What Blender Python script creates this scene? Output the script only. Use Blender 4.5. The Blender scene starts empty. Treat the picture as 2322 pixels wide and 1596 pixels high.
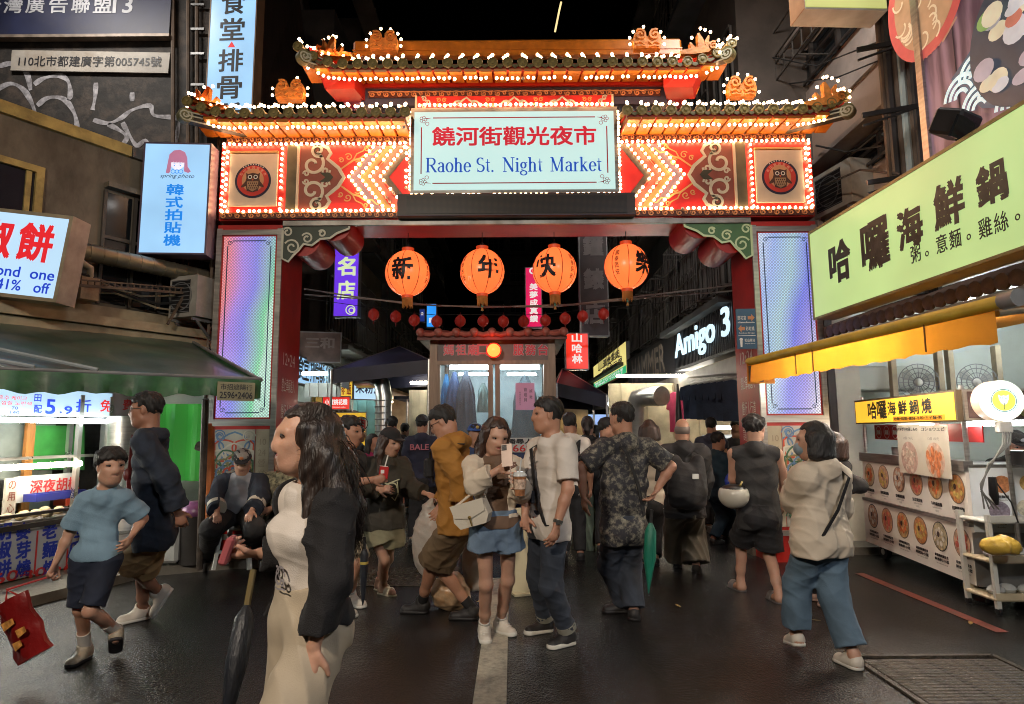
import bpy, bmesh, math, random
import numpy as np
from mathutils import Vector, Matrix
random.seed(7)
RNG = np.random.default_rng(11)
SC = bpy.context.scene
COL = SC.collection
R = math.radians
PI = math.pi
# ------------------------------------------------------------------ camera
CAM_F, CAM_H = 1450.6, 1.52
PITCH, ROLL = math.atan(179/CAM_F), R(0.4)
cam_data = bpy.data.cameras.new('camera')
cam_data.sensor_width = 36.0
cam_data.lens = 36.0*CAM_F/2321
cam_data.clip_start, cam_data.clip_end = 0.05, 400
cam = bpy.data.objects.new('camera',cam_data)
COL.objects.link(cam)
cam.matrix_world = Matrix.Translation((0,0,CAM_H))@Matrix.Rotation(PI/2+PITCH,4,'X')@Matrix.Rotation(-ROLL,4,'Z')
SC.camera = cam
# ------------------------------------------------------------------ night sky
world = bpy.data.worlds.new('World')
SC.world = world
world.use_nodes = True
wn = world.node_tree
sky = wn.nodes.new('ShaderNodeTexSky')
sky.sky_type = 'NISHITA'
sky.sun_disc = False
sky.sun_elevation = R(-4)
sky.sun_rotation = R(180)
bg = wn.nodes['Background']
wn.links.new(sky.outputs['Color'],bg.inputs['Color'])
bg.inputs['Strength'].default_value = 0.004
SC.view_settings.view_transform = 'Standard'
SC.view_settings.look = 'None'
SC.view_settings.exposure = 0.0
SC.view_settings.gamma = 1.0
SC.view_settings.use_curve_mapping = False
SC.render.engine = 'CYCLES'
SC.cycles.use_denoising = True
SC.cycles.denoiser = 'OPENIMAGEDENOISE'
SC.cycles.pixel_filter_type = 'BLACKMAN_HARRIS'
SC.cycles.filter_width = 1.0
SC.cycles.max_bounces = 6
SC.cycles.diffuse_bounces = 3
SC.cycles.glossy_bounces = 3
SC.cycles.transmission_bounces = 4
SC.cycles.transparent_max_bounces = 8
SC.cycles.sample_clamp_indirect = 4.0
SC.cycles.caustics_reflective = False
SC.cycles.caustics_refractive = False
def P(vx,vy,Y):
	"""The point of the place that stands Y metres down the street behind picture point (vx, vy)."""
	x, y =(vx-1160.5)/CAM_F, -(vy-798.0)/CAM_F
	c, s = math.cos(ROLL), math.sin(ROLL)
	x, y = x*c+y*s, -x*s+y*c
	cp, sp = math.cos(PITCH), math.sin(PITCH)
	k = Y/(cp-y*sp)
	return Vector((x*k,Y,CAM_H+(sp+y*cp)*k))
def PX(vx,vy,X):
	"""Likewise on the plane x = X."""
	a = P(vx,vy,1.0)
	return P(vx,vy,X/a.x)
def GND(vx,vy,z=0.0):
	a = P(vx,vy,1.0)
	return P(vx,vy,(z-CAM_H)/(a.z-CAM_H))
# ------------------------------------------------------------------ materials
MATS ={}
def _nt(name):
	m = bpy.data.materials.new(name)
	m.use_nodes = True
	return m, m.node_tree, m.node_tree.nodes['Principled BSDF']
def mat(name,col,rough=0.55,metal=0.0,var=0.18,scale=5.0,bump=0.0,bscale=60.0,spec=0.5,stretch=None,emit=None,es=0.0,alpha=1.0,trans=0.0,dirt=None,dirt_amt=0.5,dirt_scale=1.6,coat=0.0,sheen=0.0,rvar=0.0,sub=0.0):
	if name in MATS:
		return MATS[name]
	m, nt, b = _nt(name)
	N, L = nt.nodes, nt.links
	tc = N.new('ShaderNodeTexCoord')
	src = tc.outputs['Object']
	if stretch:
		mp = N.new('ShaderNodeMapping')
		mp.inputs['Scale'].default_value = stretch
		L.new(src,mp.inputs['Vector'])
		src = mp.outputs['Vector']
	nz = N.new('ShaderNodeTexNoise')
	nz.inputs['Scale'].default_value = scale
	nz.inputs['Detail'].default_value = 5
	L.new(src,nz.inputs['Vector'])
	mx = N.new('ShaderNodeMix')
	mx.data_type = 'RGBA'
	mx.inputs['A'].default_value =(*[max(0,c*(1-var))for c in col],1)
	mx.inputs['B'].default_value =(*[min(1,c*(1+var))for c in col],1)
	rp = N.new('ShaderNodeMapRange')
	rp.inputs['From Min'].default_value = 0.3
	rp.inputs['From Max'].default_value = 0.7
	L.new(nz.outputs['Fac'],rp.inputs['Value'])
	L.new(rp.outputs['Result'],mx.inputs['Factor'])
	out = mx.outputs['Result']
	if dirt:
		n2 = N.new('ShaderNodeTexNoise')
		n2.inputs['Scale'].default_value = dirt_scale
		n2.inputs['Detail'].default_value = 8
		n2.inputs['Roughness'].default_value = 0.7
		L.new(src,n2.inputs['Vector'])
		r2 = N.new('ShaderNodeMapRange')
		r2.inputs['From Min'].default_value = 0.48
		r2.inputs['From Max'].default_value = 0.68
		r2.inputs['To Max'].default_value = dirt_amt
		L.new(n2.outputs['Fac'],r2.inputs['Value'])
		m2 = N.new('ShaderNodeMix')
		m2.data_type = 'RGBA'
		L.new(r2.outputs['Result'],m2.inputs['Factor'])
		L.new(out,m2.inputs['A'])
		m2.inputs['B'].default_value =(*dirt,1)
		out = m2.outputs['Result']
	L.new(out,b.inputs['Base Color'])
	b.inputs['Roughness'].default_value = rough
	if rvar:
		r3 = N.new('ShaderNodeMapRange')
		r3.inputs['To Min'].default_value = max(0.03,rough-rvar)
		r3.inputs['To Max'].default_value = min(1,rough+rvar)
		L.new(nz.outputs['Fac'],r3.inputs['Value'])
		L.new(r3.outputs['Result'],b.inputs['Roughness'])
	b.inputs['Metallic'].default_value = metal
	b.inputs['Specular IOR Level'].default_value = spec
	b.inputs['Alpha'].default_value = alpha
	b.inputs['Transmission Weight'].default_value = trans
	b.inputs['Coat Weight'].default_value = coat
	b.inputs['Sheen Weight'].default_value = sheen
	if sub:
		b.inputs['Subsurface Weight'].default_value = sub
		b.inputs['Subsurface Radius'].default_value =(0.02,0.008,0.004)
	if emit:
		b.inputs['Emission Color'].default_value =(*emit,1)
		b.inputs['Emission Strength'].default_value = es
	if bump:
		bn = N.new('ShaderNodeTexNoise')
		bn.inputs['Scale'].default_value = bscale
		bn.inputs['Detail'].default_value = 4
		L.new(src,bn.inputs['Vector'])
		bp = N.new('ShaderNodeBump')
		bp.inputs['Strength'].default_value = bump
		bp.inputs['Distance'].default_value = 0.01
		L.new(bn.outputs['Fac'],bp.inputs['Height'])
		L.new(bp.outputs['Normal'],b.inputs['Normal'])
	MATS[name] = m
	return m
def glow(name,col,strength,base=None,var=0.12,scale=2.0):
	"""A lit sign face, lamp or screen: slightly uneven emission over a plastic skin."""
	if name in MATS:
		return MATS[name]
	m, nt, b = _nt(name)
	N, L = nt.nodes, nt.links
	tc = N.new('ShaderNodeTexCoord')
	nz = N.new('ShaderNodeTexNoise')
	nz.inputs['Scale'].default_value = scale
	L.new(tc.outputs['Object'],nz.inputs['Vector'])
	rp = N.new('ShaderNodeMapRange')
	rp.inputs['From Min'].default_value = 0.25
	rp.inputs['From Max'].default_value = 0.75
	rp.inputs['To Min'].default_value = strength*(1-var)
	rp.inputs['To Max'].default_value = strength*(1+var)
	L.new(nz.outputs['Fac'],rp.inputs['Value'])
	L.new(rp.outputs['Result'],b.inputs['Emission Strength'])
	b.inputs['Emission Color'].default_value =(*col,1)
	b.inputs['Base Color'].default_value =(*(base or[c*0.5 for c in col]),1)
	b.inputs['Roughness'].default_value = 0.3
	MATS[name] = m
	return m
def nodemat(name,fn,rough=0.5,metal=0.0):
	"""A material whose colour is wired up by fn(nodes, links, bsdf, texcoord)."""
	if name in MATS:
		return MATS[name]
	m, nt, b = _nt(name)
	b.inputs['Roughness'].default_value = rough
	b.inputs['Metallic'].default_value = metal
	fn(nt.nodes,nt.links,b,nt.nodes.new('ShaderNodeTexCoord'))
	MATS[name] = m
	return m
# ------------------------------------------------------------------ mesh building
class MB:
	"""Collects shapes into one mesh."""
	def __init__(self,M=None):
		self.v, self.f, self.M =[],[], M
	def add(self,vs,fs):
		o = len(self.v)
		if self.M is not None:
			vs =[self.M@Vector(p)for p in vs]
		self.v.extend(tuple(p)for p in vs)
		self.f.extend(tuple(i+o for i in f)for f in fs)
		return self
	def box(self,c,s,rz=0.0,rx=0.0,ry=0.0,bev=0.0):
		hx, hy, hz = s[0]/2, s[1]/2, s[2]/2
		if bev:
			bev = min(bev,hx*.9,hy*.9,hz*.9)
			vs =[]
			for a in(-1,1):
				for b_ in(-1,1):
					for d in(-1,1):
						vs+=[(a*hx,b_*(hy-bev),d*(hz-bev)),(a*(hx-bev),b_*hy,d*(hz-bev)),(a*(hx-bev),b_*(hy-bev),d*hz)]
			bm = bmesh.new()
			for p in vs:
				bm.verts.new(p)
			bmesh.ops.convex_hull(bm,input=bm.verts)
			bm.verts.index_update()
			pts =[v.co.copy()for v in bm.verts]
			fs =[tuple(v.index for v in f.verts)for f in bm.faces]
			bm.free()
		else:
			pts =[Vector((x,y,z))for x in(-hx,hx)for y in(-hy,hy)for z in(-hz,hz)]
			fs =[(0,1,3,2),(4,6,7,5),(0,4,5,1),(2,3,7,6),(0,2,6,4),(1,5,7,3)]
		Q = Matrix.Rotation(rz,3,'Z')@Matrix.Rotation(rx,3,'X')@Matrix.Rotation(ry,3,'Y')
		c = Vector(c)
		return self.add([Q@p+c for p in pts],fs)
	def bar(self,a,b,w,h=None,up=(0,0,1)):
		a, b = Vector(a), Vector(b)
		h = h or w
		d =(b-a).normalized()
		s = d.cross(Vector(up))
		if s.length<1e-4:
			s = d.cross(Vector((1,0,0)))
		s.normalize()
		u = s.cross(d)
		vs =[p+s*(i*w/2)+u*(j*h/2)for p in(a,b)for i,j in((-1,-1),(1,-1),(1,1),(-1,1))]
		return self.add(vs,[(3,2,1,0),(4,5,6,7),(0,1,5,4),(1,2,6,5),(2,3,7,6),(3,0,4,7)])
	def tube(self,path,r,n=8,cap=True,closed=False):
		path =[Vector(p)for p in path]
		k = len(path)
		rs = r if isinstance(r,(list,tuple))else[r]*k
		vs, fs =[],[]
		prev = None
		for i, p in enumerate(path):
			if closed:
				d = path[(i+1)%k]-path[i-1]
			else:
				d = path[min(i+1,k-1)]-path[max(i-1,0)]
			if d.length<1e-9:
				d = Vector((0,0,1))
			d.normalize()
			if prev is None:
				s = d.cross(Vector((0,0,1)))
				if s.length<1e-3:
					s = d.cross(Vector((0,1,0)))
			else:
				s = prev-d*prev.dot(d)
			s.normalize()
			prev = s
			u = d.cross(s)
			for j in range(n):
				a = 2*PI*j/n
				vs.append(p+(s*math.cos(a)+u*math.sin(a))*rs[i])
		m = k if closed else k-1
		for i in range(m):
			for j in range(n):
				a, b = i*n+j, i*n+(j+1)%n
				i2 =(i+1)%k
				fs.append((a,b,i2*n+(j+1)%n,i2*n+j))
		if cap and not closed:
			fs.append(tuple(range(n-1,-1,-1)))
			fs.append(tuple((k-1)*n+j for j in range(n)))
		return self.add(vs,fs)
	def lathe(self,prof,c=(0,0,0),n=16,axis='Z'):
		"""prof: (radius, height) pairs round an upright axis through c."""
		vs, fs =[],[]
		c = Vector(c)
		for r, h in prof:
			for j in range(n):
				a = 2*PI*j/n
				p =(r*math.cos(a),r*math.sin(a),h)
				if axis=='Y':
					p =(p[0],p[2],p[1])
				elif axis=='X':
					p =(p[2],p[0],p[1])
				vs.append(c+Vector(p))
		for i in range(len(prof)-1):
			for j in range(n):
				fs.append((i*n+j,i*n+(j+1)%n,(i+1)*n+(j+1)%n,(i+1)*n+j))
		fs.append(tuple(range(n-1,-1,-1)))
		fs.append(tuple((len(prof)-1)*n+j for j in range(n)))
		return self.add(vs,fs)
	def ball(self,c,r,n=10,m=6):
		c = Vector(c)
		rr = r if isinstance(r,(tuple,list))else(r,r,r)
		vs, fs =[c+Vector((0,0,rr[2]))],[]
		for i in range(1,m):
			t = PI*i/m
			for j in range(n):
				a = 2*PI*j/n
				vs.append(c+Vector((rr[0]*math.sin(t)*math.cos(a),rr[1]*math.sin(t)*math.sin(a),rr[2]*math.cos(t))))
		vs.append(c-Vector((0,0,rr[2])))
		for j in range(n):
			fs.append((0,1+j,1+(j+1)%n))
			for i in range(m-2):
				a = 1+i*n
				fs.append((a+j,a+n+j,a+n+(j+1)%n,a+(j+1)%n))
			a = 1+(m-2)*n
			fs.append((a+j,len(vs)-1,a+(j+1)%n))
		return self.add(vs,fs)
	def quad(self,a,b,c,d):
		return self.add([a,b,c,d],[(0,1,2,3)])
	def slab(self,corners,t):
		"""A plate over the given corners, its front as given (counter-clockwise seen from outside), t thick behind."""
		cs =[Vector(c)for c in corners]
		n =(cs[1]-cs[0]).cross(cs[-1]-cs[0]).normalized()
		k = len(cs)
		vs = cs+[c-n*t for c in cs]
		fs =[tuple(range(k)),tuple(range(2*k-1,k-1,-1))]+[((i+1)%k,i,k+i,k+(i+1)%k)for i in range(k)]
		return self.add(vs,fs)
	def ribbon(self,pts,w,fr,z=0.004,th=0.0):
		"""A flat stroke along 2-D points in frame fr; w a width or a list of widths."""
		pts =[Vector((p[0],p[1]))for p in pts]
		k = len(pts)
		ws = w if isinstance(w,(list,tuple))else[w]*k
		L_, R_ =[],[]
		for i, p in enumerate(pts):
			d = pts[min(i+1,k-1)]-pts[max(i-1,0)]
			d = d.normalized()if d.length>1e-9 else Vector((1,0))
			n = Vector((-d.y,d.x))*(ws[i]/2)
			L_.append(p+n)
			R_.append(p-n)
		vs =[fr(q.x,q.y,z)for q in L_]+[fr(q.x,q.y,z)for q in R_]
		fs =[(k+i,k+i+1,i+1,i)for i in range(k-1)]
		if th:
			o = len(vs)
			vs+=[fr(q.x,q.y,z-th)for q in L_]+[fr(q.x,q.y,z-th)for q in R_]
			for i in range(k-1):
				fs+=[(i,i+1,o+i+1,o+i),(k+i+1,k+i,o+k+i,o+k+i+1)]
			fs+=[(0,o,o+k,k),(k-1,2*k-1,o+2*k-1,o+k-1)]
		return self.add(vs,fs)
	def poly(self,pts,fr,z=0.004,th=0.0):
		k = len(pts)
		vs =[fr(p[0],p[1],z)for p in pts]
		fs =[tuple(range(k))]
		if th:
			vs+=[fr(p[0],p[1],z-th)for p in pts]
			fs+=[((i+1)%k,i,k+i,k+(i+1)%k)for i in range(k)]
		return self.add(vs,fs)
	def disc(self,cx,cy,r,fr,z=0.004,n=24,th=0.0,ry=None):
		ry = ry or r
		return self.poly([(cx+r*math.cos(2*PI*i/n),cy+ry*math.sin(2*PI*i/n))for i in range(n)],fr,z,th)
	def ring(self,cx,cy,r,w,fr,z=0.004,n=28,th=0.0,a0=0.0,a1=2*PI):
		return self.ribbon([(cx+r*math.cos(a0+(a1-a0)*i/n),cy+r*math.sin(a0+(a1-a0)*i/n))for i in range(n+1)],w,fr,z,th)
	def mesh(self,name):
		me = bpy.data.meshes.new(name)
		me.from_pydata(self.v,[],self.f)
		me.update()
		return me
	def build(self,name,m,parent=None,smooth=False,local=False):
		return link(name,self.mesh(name),m,parent,smooth,local)
def smooth_by_angle(me,ang=40):
	me.polygons.foreach_set('use_smooth',[True]*len(me.polygons))
	try:
		me.set_sharp_from_angle(angle=R(ang))
	except Exception:
		pass
def link(name,me,m,parent=None,smooth=False,local=False):
	if m is not None and len(me.materials)==0:
		me.materials.append(m)
	if smooth:
		if smooth is True:
			smooth_by_angle(me)
		else:
			smooth_by_angle(me,smooth)
	o = bpy.data.objects.new(name,me)
	COL.objects.link(o)
	if parent is not None:
		o.parent = parent
		if not local and parent.parent is None:
			o.matrix_parent_inverse = parent.matrix_basis.inverted()
	return o
def tag(o,label=None,cat=None,group=None,kind=None):
	if label:
		o['label'] = label
	if cat:
		o['category'] = cat
	if group:
		o['group'] = group
	if kind:
		o['kind'] = kind
	return o
def thing(name,label,cat,loc=(0,0,0),rz=0.0,group=None):
	o = bpy.data.objects.new(name,None)
	o.empty_display_size = 0.2
	COL.objects.link(o)
	o.location = loc
	o.rotation_euler =(0,0,rz)
	return tag(o,label,cat,group)
def kids(o):
	return[c for c in COL.objects if c.parent==o]
def dup(root,loc,rz=0.0,label=None,tree=None):
	"""A copy of a thing (built round its own origin) with copies of its parts and sub-parts."""
	tree = tree or[(c,kids(c))for c in kids(root)]
	r = root.copy()
	COL.objects.link(r)
	r.location = loc
	r.rotation_euler =(0,0,rz)
	if label:
		r['label'] = label
	for c, subs in tree:
		k = c.copy()
		COL.objects.link(k)
		k.parent = r
		for s in subs:
			q = s.copy()
			COL.objects.link(q)
			q.parent = k
	return r
class Frame:
	"""A flat working plane: origin, u to the reader's right, v up; fr(x, y, z) with z towards the reader."""
	def __init__(self,o,u,v):
		self.o, self.u = Vector(o), Vector(u).normalized()
		v = Vector(v)
		self.v =(v-self.u*v.dot(self.u)).normalized()
		self.n = self.u.cross(self.v)
	def __call__(self,x,y,z=0.0):
		return self.o+self.u*x+self.v*y+self.n*z
	def box(self,mb,x0,x1,y0,y1,z0,z1):
		vs =[self(x,y,z)for x in(x0,x1)for y in(y0,y1)for z in(z0,z1)]
		return mb.add(vs,[(0,1,3,2),(4,6,7,5),(0,4,5,1),(2,3,7,6),(0,2,6,4),(1,5,7,3)])
def hit(fr,vx,vy):
	"""Where the sight line of picture point (vx, vy) meets frame fr, in the frame's own x and y."""
	c = Vector((0,0,CAM_H))
	d = P(vx,vy,1.0)-c
	p = c+d*((fr.o-c).dot(fr.n)/d.dot(fr.n))-fr.o
	return p.dot(fr.u), p.dot(fr.v)
# ------------------------------------------------------------------ lettering
PENDING =[]
_tcount =[0]
def text(body,fr,cx,cy,w,h,m,parent,name='lettering',bold=0.0,z=0.005,stretch=True,shear=0.0,th=0.0,space=1.0,line=1.0,bend=None,rot=0.0,align='CENTER',rough=0.0,label=None):
	"""Writing fitted into a w x h box centred on (cx, cy) of frame fr. Converted in one go by flush_text()."""
	cu = bpy.data.curves.new('lettering','FONT')
	cu.body = body
	cu.align_x = align
	cu.shear = shear
	cu.space_character = space
	cu.space_line = line
	cu.resolution_u = 3
	cu.extrude = 0.0
	o = bpy.data.objects.new('lettering',cu)
	COL.objects.link(o)
	PENDING.append((o,name,fr,cx,cy,w,h,m,parent,z,stretch,th,bend,rot,rough,label,bold))
def flush_text():
	bpy.context.view_layer.update()
	dg = bpy.context.evaluated_depsgraph_get()
	for(o,name,fr,cx,cy,w,h,m,parent,z,stretch,th,bend,rot,rough,label,bold)in PENDING:
		me = bpy.data.meshes.new_from_object(o.evaluated_get(dg))
		n = len(me.vertices)
		if n==0:
			continue
		if bold:
			bm = bmesh.new()
			bm.from_mesh(me)
			src = bm.faces[:]
			for k,(dx,dy)in enumerate(((bold,bold),(-bold,bold),(bold,-bold),(-bold,-bold))):
				ret = bmesh.ops.duplicate(bm,geom=src)
				bmesh.ops.translate(bm,verts=[g for g in ret['geom']if isinstance(g,bmesh.types.BMVert)],vec=(dx,dy,0.001*(k+1)))
			bm.to_mesh(me)
			bm.free()
			n = len(me.vertices)
		co = np.empty(n*3,np.float32)
		me.vertices.foreach_get('co',co)
		co = co.reshape(n,3)
		lo, hi = co.min(0), co.max(0)
		sx, sy = w/max(hi[0]-lo[0],1e-6), h/max(hi[1]-lo[1],1e-6)
		if not stretch:
			sx = sy = min(sx,sy)
		x =(co[:,0]-(lo[0]+hi[0])/2)*sx
		y =(co[:,1]-(lo[1]+hi[1])/2)*sy
		if rough:
			x = x+rough*np.sin(y*90/max(h,.01)+1.7)*np.sin(x*31/max(h,.01))
			y = y+rough*np.sin(x*70/max(h,.01)+.4)
		if rot:
			x, y = x*math.cos(rot)-y*math.sin(rot), x*math.sin(rot)+y*math.cos(rot)
		if bend:
			pts =[bend(cx+a,cy+b_)for a,b_ in zip(x,y)]
		else:
			u, v, nn, oo =(np.array(q)for q in(fr.u,fr.v,fr.n,fr.o))
			pts = oo+np.outer(x+cx,u)+np.outer(y+cy,v)+np.outer(z+co[:,2]*.5,nn)
		me.vertices.foreach_set('co',np.asarray(pts,np.float32).ravel())
		me.materials.clear()
		if th:
			bm = bmesh.new()
			bm.from_mesh(me)
			ret = bmesh.ops.extrude_face_region(bm,geom=bm.faces[:])
			d = fr.n*th
			bmesh.ops.translate(bm,verts=[g for g in ret['geom']if isinstance(g,bmesh.types.BMVert)],vec=d)
			bm.to_mesh(me)
			bm.free()
		me.update()
		ob = link(name,me,m,parent)
		if label:
			ob['label'] = label
	for p in PENDING:
		cu = p[0].data
		bpy.data.objects.remove(p[0])
		bpy.data.curves.remove(cu)
	PENDING.clear()
def spiral(cx,cy,r0,r1,a0,turns,n=18,flip=1):
	return[(cx+flip*(r0+(r1-r0)*i/n)*math.cos(a0+2*PI*turns*i/n),cy+(r0+(r1-r0)*i/n)*math.sin(a0+2*PI*turns*i/n))for i in range(n+1)]
# ------------------------------------------------------------------ street lamps added behind the camera, standing in for unseen light on the people
def added_street_lamp(x,y,z,ax,e,col,label,size=.42):
	t = bpy.data.objects.new('added_street_lamp',None); COL.objects.link(t); t.location =(x,y,0)
	t['label'] = label; t['category'] = 'street lamp'; t['group'] = 'lamps added behind the camera'
	def part(nm,vs,fs):
		me = bpy.data.meshes.new(nm); me.from_pydata(vs,[],fs); o = bpy.data.objects.new(nm,me); COL.objects.link(o); o.parent = t; return o
	def bx(nm,c,s):
		v =[(c[0]+a*s[0]/2,c[1]+b*s[1]/2,c[2]+d*s[2]/2)for a in(-1,1)for b in(-1,1)for d in(-1,1)]
		return part(nm,v,[(0,1,3,2),(4,6,7,5),(0,4,5,1),(2,3,7,6),(0,2,6,4),(1,5,7,3)])
	bx('pole',(0,0,z/2),(.14,.14,z)); bx('arm',(ax/2,.3,z+.05),(abs(ax)+.1,.1,.08)); bx('head',(ax,.3,z+.06),(.7,.4,.1))
	l = bpy.data.lights.new('fill_light','AREA'); l.energy = e; l.color = col; l.shape = 'RECTANGLE'; l.size = size; l.size_y = size*.6; l.spread = R(150)
	o = bpy.data.objects.new('fill_light',l); COL.objects.link(o); o.parent = t; o.location =(ax,.3,z-.02)
	d = Vector((0,5.5,1.0))-Vector((x+ax,y+.3,z)); o.rotation_euler = d.to_track_quat('-Z','Y').to_euler()
added_street_lamp(-3.4,-2.6,5.2,.8,430,(1,.86,.70),'warm street lamp added behind the camera to light the walkers')
added_street_lamp(4.2,-2.2,5.0,-.8,150,(.92,.94,1),'weaker cool street lamp added behind the camera to light the walkers')
# ================================================================== materials of the place
ASPH = None
def _asphalt(N,L,b,tc):
	src = tc.outputs['Object']
	big = N.new('ShaderNodeTexNoise'); big.inputs['Scale'].default_value = 0.7; big.inputs['Detail'].default_value = 6
	fine = N.new('ShaderNodeTexNoise'); fine.inputs['Scale'].default_value = 170; fine.inputs['Detail'].default_value = 3
	mid = N.new('ShaderNodeTexVoronoi'); mid.inputs['Scale'].default_value = 70
	for n in(big,fine,mid):
		L.new(src,n.inputs['Vector'])
	mx = N.new('ShaderNodeMix'); mx.data_type = 'RGBA'
	mx.inputs['A'].default_value =(0.005,0.005,0.0052,1); mx.inputs['B'].default_value =(0.026,0.024,0.023,1)
	L.new(fine.outputs['Fac'],mx.inputs['Factor'])
	L.new(mx.outputs['Result'],b.inputs['Base Color'])
	wet = N.new('ShaderNodeMapRange')
	wet.inputs['From Min'].default_value = 0.43; wet.inputs['From Max'].default_value = 0.58
	wet.inputs['To Min'].default_value = 0.06; wet.inputs['To Max'].default_value = 0.27
	L.new(big.outputs['Fac'],wet.inputs['Value'])
	L.new(wet.outputs['Result'],b.inputs['Roughness'])
	b.inputs['Specular IOR Level'].default_value = 0.5
	med = N.new('ShaderNodeTexNoise'); med.inputs['Scale'].default_value = 34; med.inputs['Detail'].default_value = 3
	L.new(src,med.inputs['Vector'])
	a1 = N.new('ShaderNodeMath'); a1.operation = 'MULTIPLY_ADD'; a1.inputs[1].default_value = 1.6
	L.new(med.outputs['Fac'],a1.inputs[0]); L.new(fine.outputs['Fac'],a1.inputs[2])
	ad = N.new('ShaderNodeMath'); ad.operation = 'ADD'
	L.new(a1.outputs[0],ad.inputs[0]); L.new(mid.outputs['Distance'],ad.inputs[1])
	bp = N.new('ShaderNodeBump'); bp.inputs['Strength'].default_value = 0.42; bp.inputs['Distance'].default_value = 0.008
	L.new(ad.outputs['Value'],bp.inputs['Height'])
	L.new(bp.outputs['Normal'],b.inputs['Normal'])
ASPH = nodemat('wet_asphalt',_asphalt)
RED = mat('gate_red',(0.42,0.018,0.012),0.38,var=0.2,scale=3,bump=.1,dirt=(0.2,.01,.01),dirt_amt=.5)
REDF = mat('gate_field_red',(0.62,0.022,0.018),0.4,var=0.1,scale=4)
REDD = mat('gate_dark_red',(0.2,0.014,0.012),0.5,var=0.3,scale=3,bump=.15)
ORG = mat('gate_orange',(0.52,0.165,0.014),0.4,var=0.2,scale=9,dirt=(.3,.08,.01),dirt_amt=.4,dirt_scale=5)
ORGT = mat('ornament_orange',(0.62,0.22,0.04),0.5,var=0.3,scale=14,bump=.6,bscale=30)
SCRL = mat('scroll_gold',(0.55,0.23,0.09),0.4,var=0.35,scale=12,bump=.3)
OLV = mat('tile_olive',(0.20,0.15,0.045),0.45,var=0.45,scale=20,bump=.6,bscale=45)
NAVY = mat('gate_navy',(0.045,0.042,0.075),0.5,var=0.2)
STEEL = mat('brushed_steel',(0.42,0.40,0.37),0.32,0.85,var=0.2,scale=3,stretch=(1,1,12),rvar=.1)
DSTEEL = mat('dull_steel',(0.3,0.29,0.27),0.45,0.7,var=0.35,scale=4,dirt=(.1,.06,.03),dirt_amt=.4)
CREAM = mat('cream_paint',(0.66,0.56,0.40),0.45,var=0.08)
WHITEP = mat('white_paint',(0.72,0.70,0.64),0.45,var=0.06)
PALEG = mat('pale_scroll',(0.50,0.50,0.40),0.45,var=0.12)
BROWNP = mat('brown_scroll',(0.22,0.06,0.04),0.45,var=0.2)
BLK = mat('black_paint',(0.012,0.012,0.013),0.4,var=0.3)
GLD = mat('gold_line',(0.62,0.36,0.12),0.4,var=0.15)
BULB = glow('bulb_lit',(1.0,0.60,0.31),24.0,var=.2,scale=3)
BULBD = mat('bulb_dead',(0.5,0.42,0.36),0.15,var=.1)
# ================================================================== ground
gm = MB()
gm.quad((-60,-40,0),(60,-40,0),(60,120,0),(-60,120,0))
tag(gm.build('ground',ASPH),kind='structure')
# pavement at the foot of the corner building, one real step above the road
CONC = mat('wet_concrete',(0.16,0.14,0.11),0.35,var=0.35,scale=3,bump=.5,bscale=35,dirt=(.05,.04,.03),dirt_amt=.6,rvar=.15)
kerb_pts =[(-9,4.2),(-4.55,5.1),(-4.2,6.2),(-3.9,7.1),(-3.15,7.45),(-2.7,7.5),(-2.7,40),(-9,40)]
pm = MB()
pm.add([(x,y,.09)for x,y in kerb_pts]+[(x,y,-.02)for x,y in kerb_pts],[tuple(range(8))]+[((i+1)%8,i,8+i,8+(i+1)%8)for i in range(8)])
tag(pm.build('pavement',CONC),kind='structure')
pm = MB()
kp =[(2.9,8.0),(9,8.0),(9,40),(2.9,40)]
pm.add([(x,y,.09)for x,y in kp]+[(x,y,-.02)for x,y in kp],[(0,1,2,3)]+[((i+1)%4,i,4+i,4+(i+1)%4)for i in range(4)])
tag(pm.build('pavement',CONC),kind='structure')
# painted lines
LINE = mat('worn_white_line',(0.42,0.38,0.29),0.4,var=0.2,scale=30,bump=.4,bscale=160,dirt=(.06,.055,.05),dirt_amt=.75,dirt_scale=9)
lm = MB()
lm.quad((-.235,1.0,.004),(-.045,1.0,.004),(-.045,6.9,.004),(-.235,6.9,.004))
tag(lm.build('road_line',LINE),kind='structure')
RLINE = mat('worn_red_line',(0.15,0.03,0.018),0.45,var=0.3,scale=20,dirt=(.05,.045,.04),dirt_amt=.85,dirt_scale=5)
lm = MB()
lm.quad((3.58,2.0,.004),(3.69,2.0,.004),(3.69,4.72,.004),(3.58,4.72,.004))
lm.quad((3.60,5.0,.004),(3.70,5.0,.004),(3.70,7.0,.004),(3.60,7.0,.004))
tag(lm.build('road_line',RLINE),kind='structure')
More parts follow.
